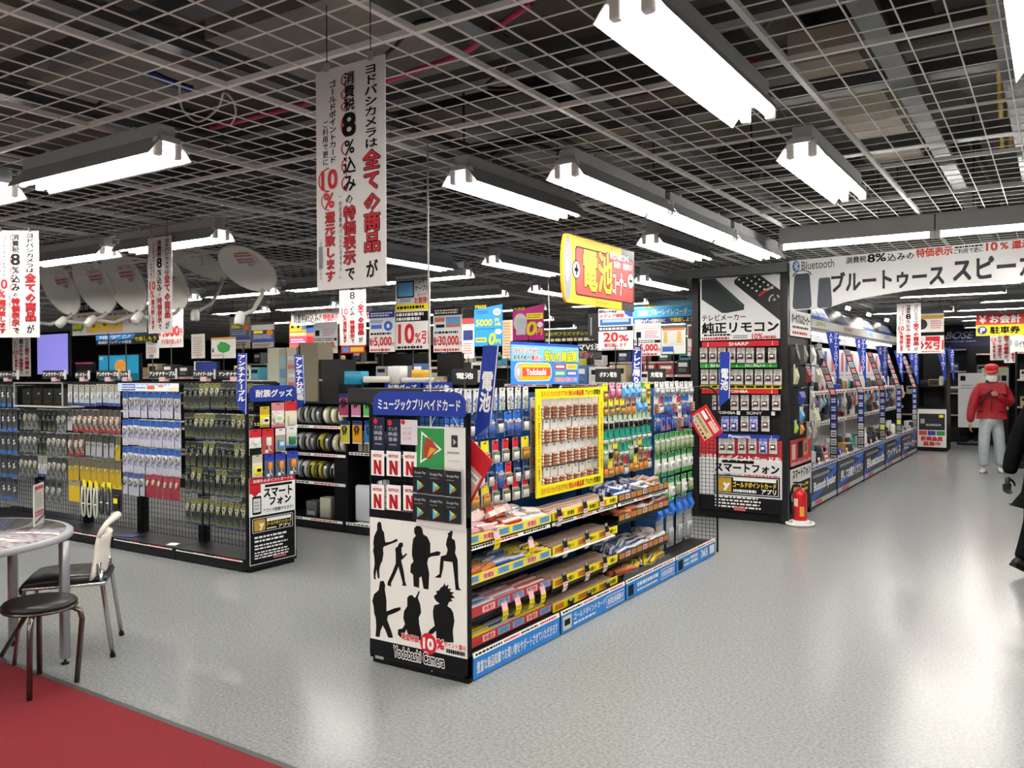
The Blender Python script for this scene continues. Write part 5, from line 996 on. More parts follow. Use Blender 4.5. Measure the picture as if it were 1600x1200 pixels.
# ---------------------------------------------------------------- bluetooth speaker aisle: five bays
JY = [9.86, 11.25, 13.0, 14.76, 16.42, 18.35]
SX = -2.37
def swoosh(s, t):
    s.poly_([(0, .3), (.3, .45), (.6, .7), (1, .9), (1, .75), (.6, .45), (.3, .25), (0, .15)], M('2a5ab8', .4)); s.poly_([(.55, 1), (.8, .85), (1, .95), (1, 1)], M('4a7ac8', .4), 1.5); s.lines(.08, .78, .7, .9, 1, SILV, 2, .7); s.txt(t, .1, .34, .95, .68, WHITE, .05); s.rect(0, 0, 1, .15, M('b0b4bc', .5)); s.rect(.15, .02, .4, .13, M('c8606a', .5), 2); s.rect(.42, .03, .5, .13, M('c8c840', .5), 2)
segc = [M('b8505a', .5), M('3a4a9a', .5), M('a8a8b0', .5), M('1a1a1c', .5), M('d8d8d8', .5)]
SPB = []
for k in range(5):
    y0, y1 = JY[k], JY[k + 1]; L = y1 - y0
    r = thing('speaker_bay', f'speaker display bay along the main aisle, {ORD[k]} from the remote control tower', 'shop shelf', (SX, y0, 0), 'bays of the speaker aisle'); SPB.append(r)
    m = MB(); m.box(-2.95, SX - .01, y0, y1 - .03, .012, .44, BLACK); m.box(-2.95, SX - .03, y0, y1 - .03, 0, .02, BLACK); m.build('cabinet', r)
    s = Sign((SX - .004, y0 + .02, .03), (0, 1, 0), (0, 0, 1), L - .07, .40, M('2c3038', .35), .005); swoosh(s, ('Bluetooth Speaker', '押してお聴きください', 'Bluetooth', 'ワイヤレス', 'スピーカー')[k]); s.build('front_panel', r)
    m = MB(); m.box(-3.0, SX, y0, y1 - .03, .44, .47, M('dcdcdc', .4)); m.build('counter', r)
    s = Sign((SX + .003, y0 + .02, .442), (0, 1, 0), (-.1, 0, 1), L - .07, .05, M('b9bcc8', .4), .003); s.lines(.02, .2, .98, .8, 1, DBLUE, 1, .7, 0); s.build('counter_edge', r)
    s = Sign((-3.0, y0 + .01, .47), (0, 1, 0), (0, 0, 1), L - .05, 1.55, M('e0dfe0', .5), .02)
    s.rect(0, .55, 1, .95, M('d8d8dc', .5)); 
    for j in range(7):
        a = .04 + .138 * j; s.rect(a, .72, a + .1, .92, M(('e8e0e0', 'c85a60', 'dedede', '3a4a9a', 'e4d8d8', 'd86a6a', 'cfd8e8')[(j + k) % 7], .5), 2); s.lines(a, .56, a + .11, .7, 4, M('c88a8a', .5) if j % 2 else GREY, 3, .5); s.rect(a, .36, a + .1, .52, M(('1f4a8a', '2a2f3a', '4a8ac0', '1a1f3a')[(j + k) % 4], .4), 2)
    s.build('back_panel', r)
    for z in (.92, 1.32):
        m = MB(); m.box(-3.0, -2.62, y0, y1 - .03, z - .025, z, M('d0d0d2', .4)); sh = m.build('shelf', r)
        s = Sign((-2.617, y0, z - .04), (0, 1, 0), (0, 0, 1), L - .03, .04, M('e4e2e0', .5), .003); s.lines(.02, .2, .98, .8, 1, RED if z > 1 else INK, 1, .7, 0); s.build('price_rail', sh)
    m = MB(); P5 = [(SX - .09, 0), (SX, 0), (SX, 1.27), (-2.575, 1.9), (-2.655, 1.9), (SX - .085, 1.28)]
    m.loft([[(x, y1 - .03, z) for x, z in P5], [(x, y1, z) for x, z in P5]], BLACK, True, False); dv = m.build('divider', r)
    s = Sign((SX - .085, y1 - .032, .0), (1, 0, 0), (0, 0, 1), .085, 1.27, segc[3], .002); n = 12
    for j in range(n): c = (segc[0], segc[0], segc[2], M('e0e020', .5) if k in (2, 3) and j in (5, 6) else segc[4], segc[1], segc[1])[(j // 2) % 6]; s.rect(.1, j / n + .008, .9, (j + 1) / n - .008, c); s.lines(.2, j / n + .015, .8, (j + 1) / n - .02, 2, INK if c in (segc[4], segc[2]) else WHITE, 2, .5, 0)
    s.build('sticker_strip', dv)
    s = Sign((SX - .08, y1 - .033, 1.28), (1, 0, 0), (-.309, 0, .95), .08, .66, segc[3], .002); s.N = Vector((0, -1, 0))
    for j in range(7): c = (segc[0], segc[4], segc[0], segc[2])[(j + k) % 4]; s.rect(.1, j / 7 + .01, .9, (j + 1) / 7 - .01, c); s.lines(.2, j / 7 + .02, .8, (j + 1) / 7 - .03, 3, INK if c in (segc[4], segc[2]) else WHITE, 2, .5, 0)
    s.build('sticker_strip', dv)
    s = Sign((-2.74, y0, 2.165), (0, 1, 0), (0, 0, 1), L, .115, M('d8d6d0', .45), .02); s.txt(('BOSE', 'JBL', 'SONY', 'UE', 'JBL')[k], .25, .25, .62, .8, (M('b0c040', .5), M('b0c040', .5), M('e06050', .5), M('60b0e0', .5), M('8090d0', .5))[k], .03); s.build('name_rail', r)
    s = Sign((-2.74, y0, 2.28), (0, 1, 0), (-.55, 0, 1), L, .26, M('3a3f4c', .35), .02); s.rect(.05, .05, .75, .2, M('2a4ab0', .4)); s.rect(.1, .25, .4, .9, M('ccd8e8', .4)); s.rect(.45, .25, .75, .8, M('d0dcea', .4)); s.lines(.12, .3, .38, .8, 4, M('5a6a8a', .4), 2); s.lines(.47, .3, .73, .7, 3, M('5a6a8a', .4), 2); s.rect(.78, 0, 1, 1, M('23262e', .4)); s.build('header_panel', r)
    m = MB(); m.box(-3.0, -2.76, y0, y1, 2.12, 2.19, M('8a8c90', .5)); m.box(-3.02, -3.0, y0, y1, 1.9, 2.56, M('8a8c90', .5)); m.build('canopy', r)
    m = MB(); m.tube([(-2.83, y0 + .1, 2.1), (-2.83, y1 - .1, 2.1)], .012, M('fffaf2', .3, emit=30), 8); m.build('added_lamp_tube', r)  # unseen glowing tube added under the canopy to brighten the display
    for j in (.5,):
        m = MB(); m.tube([(-2.80, y0 + L * j, 2.58), (-2.74, y0 + L * j, 2.56)], .028, M('fff8ea', .4, emit=40), 10); m.build('spot_lamp', r)
for k, (a, b, c, d) in enumerate(((1290, 519, 1311, 597), (1335, 529, 1353, 597), (1368, 541, 1387, 602), (1397, 548, 1411, 597), (1418, 552, 1435, 600))):
    y = JY[k + 1] - .1; p = [at('y', y, *q) for q in ((a, b), (c, b), (c - 1, d))]
    s = Sign((p[0].x, y, p[2].z), (1, 0, 0), (0, 0, 1), p[1].x - p[0].x, p[0].z - p[2].z, plate=False); s.slab([(1, 0), (1, 1), (0, 1), (.92, 0)], M('1f3a9c', .45), .005); s.vtxt('ブルートゥーススピーカー', .6, .25, .95, .98, WHITE, .03); s.vtxt('人気', .3, .78, .52, .98, WHITE, .02)
    r = thing('pennant_sign', f'blue triangular pennant above the speaker aisle, {ORD[k]} from the tower', 'sign', tuple(s.O), 'blue pennants over the speaker aisle'); s.build('board', r)
    m = MB(); m.box(p[1].x - .015, p[1].x, y + .001, y + .09, p[0].z - .12, p[0].z - .09, BLACK); m.build('holder', r)
# things set out on the speaker displays
def sp_cyl(c, r0, h):
    m = MB(); m.lathe([(r0 * .8, 0), (r0, .008), (r0, h * .3), (r0 * .96, h * .8), (r0 * .85, h - .006), (r0 * .6, h)], c, 16); o = m.build('speaker'); m = MB(); m.lathe([(r0 * .62, h), (r0 * .3, h + .006)], SILV, 12); m.build('top_ring', o); return o
def sp_box(c, w_, d_, h_):
    m = MB(); m.rbox(-w_ / 2, w_ / 2, -d_ / 2, d_ / 2, 0, h_, c, .018); o = m.build('speaker'); m = MB(); m.rbox(-w_ * .42, w_ * .42, -d_ / 2 - .003, -d_ / 2 + .004, h_ * .12, h_ * .88, M('2a2b2e', .7, noise=.3, scale=300), .003); m.build('grille', o); return o
def sp_ball(c, r0):
    m = MB(); m.ball((0, 0, r0 * .96), r0, c, 18, 10); o = m.build('speaker'); m = MB(); m.lathe([(r0 * .5, 0), (r0 * .55, .01), (r0 * .45, r0 * .2)], BLACK, 14); m.build('foot', o); return o
def sp_pill(c, L_, r0):
    m = MB(); m.tube([(-L_ / 2, 0, r0), (-L_ / 2 + .01, 0, r0), (L_ / 2 - .01, 0, r0), (L_ / 2, 0, r0)], [r0 * .7, r0, r0, r0 * .7], c, 14); o = m.build('speaker')
    for q in (-1, 1):
        m = MB(); m.tube([(q * L_ / 2, 0, r0), (q * (L_ / 2 + .004), 0, r0)], r0 * .65, BLACK, 12); m.build('end_cap', o)
    return o
def sp_card():
    m = MB(); m.loft([[(-.05, -.02, 0), (.05, -.02, 0), (.05, -.018, 0), (-.05, -.018, 0)], [(-.05, .0, .075), (.05, .0, .075), (.05, .002, .075), (-.05, .002, .075)]], WHT, True, False); o = m.build('price_card'); m = MB(); m.box(-.04, .04, -.0135, -.011, .025, .045, RED); m.build('price_text', o); return o
SPK = [(sp_cyl(M('3a3f46', .45), .045, .16), 'charcoal cylindrical speaker'), (sp_box(M('c8c9cb', .4), .17, .1, .16), 'pale boxy speaker'), (sp_box(M('1d1e20', .4), .22, .1, .12), 'black boxy speaker'), (sp_ball(M('e4e0d4', .35), .1), 'cream ball speaker'), (sp_ball(M('23304f', .4), .12), 'navy ball speaker'),
       (sp_pill(M('b83a34', .45), .19, .04), 'red pill speaker'), (sp_pill(M('26282c', .45), .2, .045), 'black pill speaker'), (sp_cyl(WHT, .05, .19), 'white cylindrical speaker'), (sp_box(M('2437b0', .4), .15, .09, .08), 'royal blue boxy speaker'), (sp_box(M('b08a50', .5), .2, .12, .13), 'wooden boxy speaker'), (sp_cyl(M('2a8a8a', .45), .04, .15), 'teal cylindrical speaker'), (sp_pill(M('9a9c9e', .45), .18, .04), 'grey pill speaker')]
PCD = sp_card()
random.seed(5)
for k in range(5):
    y0, y1 = JY[k], JY[k + 1]
    for lv, (z, xf, n, nm) in enumerate(((.4702, -2.50, 7, 'counter'), (.4702, -2.76, 6, 'counter back'), (.9202, -2.74, 8, 'lower shelf'), (1.3202, -2.8, 8, 'upper shelf'))):
        for i in range(n):
            y = y0 + .12 + (y1 - y0 - .22) * (i + .5) / n + random.uniform(-.03, .03)
            if lv == 0 and i % 2: place(PCD, (xf + .06, y, z), (0, 0, F + random.uniform(-.2, .2)), f'small price card, {ORD[i]} along the counter of the {ORD[k]} speaker bay', 'price card', 'price cards on the speaker counters'); continue
            j = (0, 1, 2, 5, 6, 7, 8, 9, 10, 11, 1, 7, 2)[(k * 5 + lv * 3 + i * 7) % 13]
            if k == 0 and lv == 1 and i == 1: j = 4
            if k == 0 and lv == 0 and i == 0: j = 3
            o, d_ = SPK[j]; place(o, (xf, y, z), (0, 0, F + random.uniform(-.4, .4)), f'{d_}, {ORD[i]} along the {nm} of the {ORD[k]} speaker bay', 'speaker', 'speakers on display along the aisle')
for k in range(5):
    for i in range(9):
        j = (7, 1, 7, 4, 0, 7, 2, 1, 3)[(i + k * 2) % 9]; o, nm = AC[j]; y = JY[k] + .12 + (JY[k + 1] - JY[k] - .3) * i / 8
        place(o, (-2.605, y, 1.265), (0, 0, F + random.uniform(-.15, .15)), f'{nm} accessory pack hung along the shelf of the {ORD[k]} speaker bay, {ORD[i]} along', None, 'accessory packs in the speaker bays')
# end fixture of the aisle with a card advertisement
ef = thing('display_stand', 'black stand with a white card advertisement at the far end of the speaker aisle', 'display stand', (-2.15, 18.7, 0))
m = MB(); m.box(-2.42, -1.88, 18.72, 19.4, .02, .85, BLACK); m.build('base_cabinet', ef)
for x in (-2.42, -1.92):
    m = MB(); m.loft([[(x, 18.72, .85), (x, 19.4, .85), (x, 19.4, 2.1), (x, 19.1, 2.1), (x, 18.72, 1.5)], [(x + .03, 18.72, .85), (x + .03, 19.4, .85), (x + .03, 19.4, 2.1), (x + .03, 19.1, 2.1), (x + .03, 18.72, 1.5)]], BLACK, True, False); m.build('side_panel', ef)
m = MB(); m.box(-2.39, -1.92, 19.37, 19.4, .85, 2.1, M('18191b', .5)); m.build('back_panel', ef)
for z in (.86, 1.28): 
    m = MB(); m.box(-2.39, -1.92, 18.8, 19.37, z, z + .025, SATIN); m.build('shelf', ef)
s = Sign((-2.41, 18.712, .08), (1, 0, 0), (0, 0, 1), .52, .76, M('e4e2dc', .5)); s.rect(.05, .45, .95, .88, M('202226', .4)); s.rect(.1, .62, .25, .74, SILV, 2); s.lines(.3, .55, .9, .62, 1, SILV, 2, .8); s.rect(.75, .78, .9, .85, YEL, 2); s.rect(.05, .31, .33, .43, M('c84a4a', .5)); s.rect(.36, .31, .63, .43, M('3a3f9a', .5)); s.rect(.66, .31, .95, .43, M('2f8a4a', .5)); s.txt('新規会員', .12, .16, .88, .29, RED, .05); s.txt('募集中', .2, .03, .8, .15, RED, .05); s.build('card_poster', ef)
for i, x in enumerate((-2.3, -2.14, -2.0)): 
    o, d_ = SPK[(2, 9, 7)[i]]; place(o, (x, 18.98, 1.3052), (0, 0, 0), f'{d_}, {ORD[i]} from left on the black stand ending the speaker aisle', 'speaker', 'speakers on display along the aisle')
for k, (a, b, c, d) in enumerate(((1463, 543, 1478, 594), (1480, 545, 1491, 594))):
    y = 18.6 + .05 * k; p = [at('y', y, *q) for q in ((a, b), (c, b), (c, d))]
    s = Sign((p[0].x, y, p[2].z), (1, 0, 0), (0, 0, 1), p[1].x - p[0].x, p[0].z - p[2].z, plate=False); s.slab([(1, 0), (1, 1), (0, 1), (.85, 0)], M('1f3a9c', .45), .005); s.vtxt('スピーカー', .5, .3, .95, .98, WHITE, .03)
    r = thing('pennant_sign', ('blue triangular pennant on the black stand ending the aisle', 'outermost blue triangular pennant by the black stand')[k], 'sign', tuple(s.O), 'blue pennants over the speaker aisle'); s.build('board', r); m = MB(); m.box(p[1].x - .02, p[1].x, y + .001, 19.1, 2.02, 2.05, BLACK); m.build('holder', r)
# ---------------------------------------------------------------- arched banner over the aisle
ab = thing('arch_banner', 'wide white arched banner lettered for wireless speakers over the aisle', 'banner', (-2.31, 8.79, 2.2))
s = Sign((-2.315, 8.785, 2.198), (1, 0, .02), (0, 0, 1), 3.17, .505, plate=False)
AW = M('f6f6f6', .5)
s.slab([(0, 0), (.115, 0)] + [(.115 + .77 * t, .02 + .25 * math.sin(math.pi * t) ** .8) for t in [i / 14 for i in range(1, 14)]] + [(.885, 0), (1, 0), (1, 1), (0, 1)], AW, .02)
bx_ = lambda *q: pxr(s, *q)
s.ell(*[(lambda q: ((q[0] + q[2]) / 2, (q[1] + q[3]) / 2, (q[2] - q[0]) / 2, (q[3] - q[1]) / 2))(bx_(1237, 408, 1248, 425))][0], M('2a78d0', .4), 1)
q = bx_(1239, 410, 1246, 423); cx = (q[0] + q[2]) / 2
def bar(a, b, k): d = Vector((b[0] - a[0], (b[1] - a[1]) * s.h / s.w)); n = Vector((-d.y, d.x)).normalized() * k; s.poly_([(a[0] + n.x, a[1] + n.y * s.w / s.h), (a[0] - n.x, a[1] - n.y * s.w / s.h), (b[0] - n.x, b[1] - n.y * s.w / s.h), (b[0] + n.x, b[1] + n.y * s.w / s.h)], WHITE, 2)
H_ = q[3] - q[1]
for a, b in (((cx, q[1]), (cx, q[3])), ((cx, q[3]), (q[2], q[1] + H_ * .72)), ((q[2], q[1] + H_ * .72), (q[0], q[1] + H_ * .28)), ((q[0], q[1] + H_ * .72), (q[2], q[1] + H_ * .28)), ((q[2], q[1] + H_ * .28), (cx, q[1]))): bar(a, b, .0016)
s.txt('Bluetooth', *bx_(1251, 407.5, 1302, 420.5), M('4a4d52', .5), .0, 2)
def drawn_speaker(x0, y0, x1, y1, handle):
    a = bx_(x0, y0, x1, y1); w_, h_ = a[2] - a[0], a[3] - a[1]
    s.poly_([(a[0] + w_ * .12, a[1]), (a[2] - w_ * .12, a[1]), (a[2], a[1] + h_ * .06), (a[2], a[1] + h_ * .2), (a[2] - w_ * .1, a[3] - h_ * .06), (a[2] - w_ * .16, a[3]), (a[0] + w_ * .16, a[3]), (a[0] + w_ * .1, a[3] - h_ * .06), (a[0], a[1] + h_ * .2), (a[0], a[1] + h_ * .06)], M('4c525c', .45), 2)
    s.rect(a[0] + w_ * .12, a[3] - h_ * .17, a[2] - w_ * .12, a[3] - h_ * .15, M('3a3f48', .45), 3)
    if handle: s.ring((a[0] + a[2]) / 2, a[3] - h_ * .06, w_ * .5, h_ * .16, .86, M('4c525c', .45), 2, 20, 0, 180)
drawn_speaker(1238, 428, 1267.5, 483, 1); drawn_speaker(1276.5, 435, 1299.5, 482, 0)
s.txt('ブルートゥース', *bx_(1298, 422, 1475, 455), M('2c2f36', .5), .045); s.txt('スピーカー', *bx_(1488, 404, 1660, 440), M('2c2f36', .5), .045)
s.txt('消費税', *bx_(1321, 403, 1352, 413), INK, .02); s.txt('8%', *bx_(1354, 399, 1383, 412), INK, .03); s.txt('込みの', *bx_(1385, 398, 1427, 410), INK, .02); s.txt('特価表示', *bx_(1430, 391, 1487, 405), M('d8402a', .5), .045); s.lines(*bx_(1490, 389, 1535, 392), 1, INK, 2, .8, 0); s.txt('ご利用で更に', *bx_(1489, 393, 1535, 401), INK, .02); s.txt('10', *bx_(1539, 385, 1557, 398), M('d8402a', .5), .045); s.txt('%', *bx_(1561, 385, 1574, 396), M('d8402a', .5), .03); s.txt('還元', *bx_(1579, 382, 1610, 395), M('d8402a', .5), .045)
for k in range(3): a = bx_(1319 + 36 * k, 396 - 4 * k, 1345 + 36 * k, 400 - 4 * k); s.ring((a[0] + a[2]) / 2, a[1], (a[2] - a[0]) / 2, (a[3] - a[1]), .9, M('d86a5a', .5), 2, 12, 20, 160)
s.build('panel', ab)
for x in (-2.28, .82):
    m = MB(); m.box(x - .02, x + .02, 8.81, 8.84, 2.2, 2.74, M('6d7072', .45)); m.build('post', ab)
# ---------------------------------------------------------------- fire extinguisher
fe = thing('fire_extinguisher', 'red fire extinguisher on a white floor stand at the foot of the tower', 'fire extinguisher', (-2.235, 8.87, 0))
cx, cy = -2.235, 8.87; FR = M('c0141c', .3, coat=.5)
m = MB(); m.lathe([(.06, .03), (.066, .045), (.066, .31), (.058, .345), (.03, .375), (.018, .385)], FR, 20, (cx, cy, 0)); m.build('cylinder', fe)
m = MB(); m.lathe([(.016, .385), (.018, .42), (.012, .43)], SILV, 12, (cx, cy, 0)); m.build('valve', fe)
m = MB(); m.box(cx - .07, cx + .05, cy - .012, cy + .012, .43, .443, BLACK); m.box(cx - .06, cx + .05, cy - .012, cy + .012, .405, .415, BLACK); m.build('lever', fe)
m = MB(); m.tube([(cx, cy - .02, .41), (cx - .06, cy - .05, .40), (cx - .085, cy - .05, .3), (cx - .08, cy - .04, .12)], .012, BLACK, 8); m.build('hose', fe)
m = MB(); m.tube([(cx, cy, .055), (cx, cy, .001)], .09, WHT, 20); m.torus((cx, cy, .02), .13, .018, WHT, 'z', 24, 6); m.build('stand', fe)
m = MB(); a = [math.radians(d) for d in range(215, 275, 10)]; m.loft([[(cx + .0672 * math.cos(t), cy + .0672 * math.sin(t), z) for t in a] for z in (.2, .28)], M('e8c8b0', .5), False, True, False); a = [math.radians(d) for d in range(280, 330, 10)]; m.loft([[(cx + .0672 * math.cos(t), cy + .0672 * math.sin(t), z) for t in a] for z in (.1, .2)], M('e0a040', .5), False, True, False); m.build('label', fe)
# ================================================================ hanging banners
BR = M('c0202a', .5)
def banner(O, U, W_, w_, h_, label, hang_z=LZ, detail=True):
    s = Sign(O, U, W_, w_, h_, M('dcd8d6', .6), .0015)
    # right column
    s.vtxt('ヨドバシカメラは', .71, .605, .9, .975, INK, .03); s.vtxt('全ての商品', .69, .15, .93, .60, BR, .03, 3, out=INK, ow=.045); s.vtxt('が', .72, .035, .89, .12, INK, .03)
    # middle column
    s.vtxt('消費税', .42, .79, .58, .965, INK, .03); s.vtxt('8', .39, .67, .6, .79, INK, .04); s.vtxt('%', .42, .595, .58, .665, INK, .02); s.vtxt('込み', .4, .43, .59, .59, INK, .03); s.vtxt('の', .43, .375, .55, .425, INK, .02); s.vtxt('特価表示', .4, .105, .58, .37, BR, .03, 3, out=INK, ow=.04); s.vtxt('で', .42, .03, .57, .1, INK, .03)
    for y0, y1 in ((.9, .965), (.84, .9), (.79, .84), (.67, .79), (.59, .665), (.51, .59), (.43, .51)): s.ring(.5, (y0 + y1) / 2, .125, (y1 - y0) / 2, .86 if y1 - y0 < .1 else .8, BR, 2, 14, 110, 250)
    # left columns
    s.vtxt('ゴールドポイントカード', .2, .57, .31, .945, INK, .02); s.vtxt('ご利用で更に', .1, .565, .19, .77, INK, .01)
    s.txt('10', .08, .455, .32, .545, BR, .04); s.ring(.2, .5, .17, .055, .9, BR, 2, 18, 90, 270); s.txt('%', .12, .37, .27, .44, BR, .03); s.ring(.195, .405, .12, .045, .9, BR, 2, 16, 90, 270)
    s.vtxt('還元致します', .13, .035, .28, .355, BR, .03, 3, out=INK, ow=.035)
    s.vtxt('(別途消費税はいただきません。)', .335, .03, .385, .42, INK, 0, 2)
    if detail: s.lines(.03, .05, .1, .25, 1, GREY, 2, .5); s.vtxt('一部ポイント対象外商品', .04, .05, .085, .24, GREY, 0, 2)
    r = thing('hanging_banner', label, 'banner', tuple(s.O), 'hanging tax and point banners'); s.build('sheet', r)
    for t in (.17, .8):
        p = s.P(t, 1, 0); m = MB(); m.box(p.x - .008, p.x + .008, p.y - .006, p.y + .006, p.z - .008, p.z + .02, SILV); m.build('clip', r)
        m = MB(); m.tube([p + Vector((0, 0, .018)), Vector((p.x, p.y, hang_z + .02))], .0016, BLACK, 5); m.build('wire', r)
    return r
banner((-2.062, 2.0, 1.832), (1, 0, 0), (0, 0, 1), .302, .718, 'largest hanging white banner with black and red vertical lettering, nearest to the camera')
banner((-5.97, 4.0, 1.888), (1, 0, 0), (0, 0, 1), .302, .74, 'hanging vertical banner overlapping the satellite dishes')
d = Vector((RT.x, RT.y, 0)).normalized(); p = EYE + FW * 5.55 + RT * (-805 / FPX * 5.55); z0 = at('y', p.y, 20, 526).z
banner((p.x - d.x * .02, p.y - d.y * .02, z0), d, (0, 0, 1), .306, .70, 'hanging vertical banner cut by the photo edge')
p = EYE + FW * 13.5 + RT * (-780 / FPX * 13.5); banner((p.x, p.y, 1.57), d, (0, 0, 1), .29, .76, 'small distant banner seen under the one at the photo edge', detail=False)
p = at('y', 7.3, 531, 540); banner((p.x, 7.3, p.z), (1, 0.12, 0), (0, 0, 1), .38, .80, 'hanging vertical banner just below the largest one', detail=False)
p = at('y', 13, 1401, 552); banner((p.x, 13, p.z), (1, 0, 0), (0, 0, 1), .31, .70, 'hanging vertical banner inside the arch, over the speaker aisle', detail=False)
p = at('y', 17.5, 1547, 563); banner((p.x, 17.5, p.z), (1, 0, 0), (0, 0, 1), .31, .74, 'small vertical banner under the red and yellow cashier sign', detail=False)
p = at('y', 19.5, 1569, 567); banner((p.x, 19.5, p.z), (1, 0, 0), (0, 0, 1), .31, .74, 'farthest small vertical banner, below the white earphone sign', detail=False)
# long sideways banner deep in the hall
s = pxboard('y', 9.6, 455, 471, 582, 506, M('f2f0ee', .5)); s.txt('ヨドバシカメラは', .02, .55, .32, .92, INK, .02); s.txt('全ての商品', .34, .58, .52, .9, BR, .04); s.txt('消費税8%込みの', .03, .08, .4, .5, INK, .02); s.txt('特価表示', .41, .12, .6, .45, BR, .04); s.txt('ゴールドポイントカード', .72, .62, .97, .85, INK, .01); s.txt('10%還元', .72, .12, .97, .5, BR, .04)
r = thing('hanging_banner', 'wide horizontal white banner with red lettering deep in the hall', 'banner', tuple(s.O), 'hanging tax and point banners'); s.build('sheet', r)
for t in (.1, .9):
    m = MB(); q = s.P(t, 1); m.tube([q, Vector((q.x, q.y, LZ + .02))], .003, BLACK, 5); m.build('wire', r)
# battery-shaped sign above the battery shelves
y0, y1, zb, zt = 4.862, 5.975, 2.035, 2.492
r = thing('battery_sign', 'hanging yellow battery-shaped sign with big yellow characters on red', 'sign', (-2.75, y0, zb), 'hanging department signs')
s = Sign((-2.75, y0, zb), (0, 1, 0), (0, 0, 1), y1 - y0, zt - zb, plate=False); BYL = M('cf9a14', .5)
e = [(.055 - .055 * math.cos(math.radians(a)), .5 + .5 * math.sin(math.radians(a))) for a in range(-90, 91, 15)]
s.slab([(.055, 0), (1, 0), (1, 1), (.055, 1)] + [(.055 - .055 * math.sin(math.radians(a)), .5 + .5 * math.cos(math.radians(a))) for a in range(10, 180, 10)], BYL, .02)
s.rect(.06, .88, .8, 1, M('d8a820', .5)); s.rect(.06, .0, .8, .1, M('d8a820', .5)); s.ell(.06, .5, .05, .47, M('77797d', .5), 2); s.ell(.055, .48, .022, .17, M('9c9ea1', .5), 3)
s.rect(.8, 0, 1, 1, M('2e2e2c', .45), 1); s.rrect(.155, .125, .985, .855, .03, INK, 2); s.rrect(.163, .145, .977, .835, .028, M('c0322c', .5), 2.5)
s.txt('電池', .25, .22, .66, .86, M('e0cc10', .5), .04, 5, out=INK, ow=.02); s.txt('コーナー', .665, .22, .87, .6, WHITE, .035, 5, out=INK, ow=.05)
s.txt('毎日入荷だから', .62, .79, .91, .91, WHITE, .03, 5, out=INK, ow=.06); s.txt('新鮮！長持ち！', .68, .66, .96, .77, WHITE, .03, 5, out=INK, ow=.06)
for cx, pl in ((.165, 1), (.94, 0)):
    s.ell(cx, .5, .05, .14, INK, 3); s.ell(cx, .5, .043, .122, WHITE, 4); s.rect(cx - .026, .475, cx + .026, .525, INK, 5)
    if pl: s.rect(cx - .009, .42, cx + .009, .58, INK, 5)
s.txt('ヨドバシカメラ', .42, .035, .6, .09, M('c84a2a', .5), .03, 3); s.build('board', r)
for t in (.15, .85):
    m = MB(); q = s.P(t, .98); m.tube([q - Vector((.01, 0, 0)), Vector((q.x - .01, q.y, LZ + .02))], .002, BLACK, 5); m.build('wire', r)
# ================================================================ printed price boards on poles behind the shelves
def pop(Y, x0, y0, x1, y1, label, draw, face=PAPER, to=None, grp='price boards on stands', name='price_board', up=False, cat='sign'):
    s = pxboard('y', Y, x0, y0, x1, y1, face); draw(s)
    r = thing(name, label, cat, tuple(s.O), grp); s.build('board', r)
    q = s.P(.5, 0); m = MB()
    if up:
        for t in (.15, .85): a = s.P(t, 1); m.tube([a - Vector((0, -.004, .01)), Vector((a.x, a.y + .004, LZ + .02))], .003, BLACK, 5)
        m.build('wire', r)
    else: m.tube([q + Vector((0, .006, .05)), Vector((q.x, q.y + .006, .0))], .008, BLACK, 6); m.build('pole', r)
    return r
def big(t, sub='', head=NAVY, pic=None):
    def f(s):
        s.rect(0, .82, 1, 1, head); s.lines(.06, .85, .94, .96, 2, WHITE, 2, .6); s.rect(.04, .5, .96, .8, M('dfe6f0', .5)); 
        if pic == 'disc': s.ell(.75, .62, .17, .12, M('2a5ac0', .4), 2); s.ell(.75, .62, .06, .05, WHITE, 3); s.rect(.08, .56, .5, .66, M('3a6ac8', .4), 2); s.lines(.08, .69, .6, .77, 2, NAVY, 2)
        elif pic == 'tv': s.rect(.45, .55, .95, .78, M('6aa0d0', .4), 2); s.rect(.45, .55, .95, .62, M('c87a4a', .4), 3); s.rect(.1, .55, .4, .62, INK, 2); s.rect(.06, .68, .4, .77, M('d86a5a', .5), 2)
        elif pic == 'box': s.rect(.08, .56, .26, .74, INK, 2); s.lines(.4, .54, .94, .78, 4, M('d88a80', .5), 2)
        s.rect(.02, .4, .98, .48, INK if pic == 'box' else PAPER, 2); s.lines(.06, .41, .94, .47, 1, WHITE if pic == 'box' else INK, 3, .8)
        s.txt('最大', .02, .15, .2, .34, RED, .04, 3) if sub == 'max' else None
        s.txt(t, .2 if sub == 'max' else .04, .12, .88, .36, RED, .04, 3); s.txt('円', .88, .13, .98, .22, RED, .03, 3); s.lines(.05, .02, .95, .08, 1, RED, 3, .8)
    return f
def d10(s):
    s.rect(.05, .70, .55, .93, M('20242a', .4)); s.rect(.08, .72, .52, .91, M('6fb4e4', .3), 2); s.rect(.15, .64, .45, .69, SILV, 2); s.txt('アンテナ', .58, .88, .98, .96, INK, .03); s.txt('ケーブル', .58, .78, .98, .86, INK, .03); s.txt('セットで', .65, .71, .9, .75, BR, .02); s.txt('お買得!!', .56, .61, .97, .70, BR, .04); s.rect(0, .53, 1, .61, YEL, 1); s.lines(.05, .545, .95, .595, 1, INK, 2, .7)
    s.rect(0, .38, 1, .51, INK, 1); s.lines(.03, .45, .97, .5, 1, WHITE, 2, .8); s.lines(.03, .39, .9, .44, 1, WHITE, 2, .8); s.txt('10', .08, .08, .55, .35, RED, .04); s.txt('%引', .57, .07, .97, .25, RED, .03); s.lines(.05, .01, .95, .05, 1, INK, 2, .8)
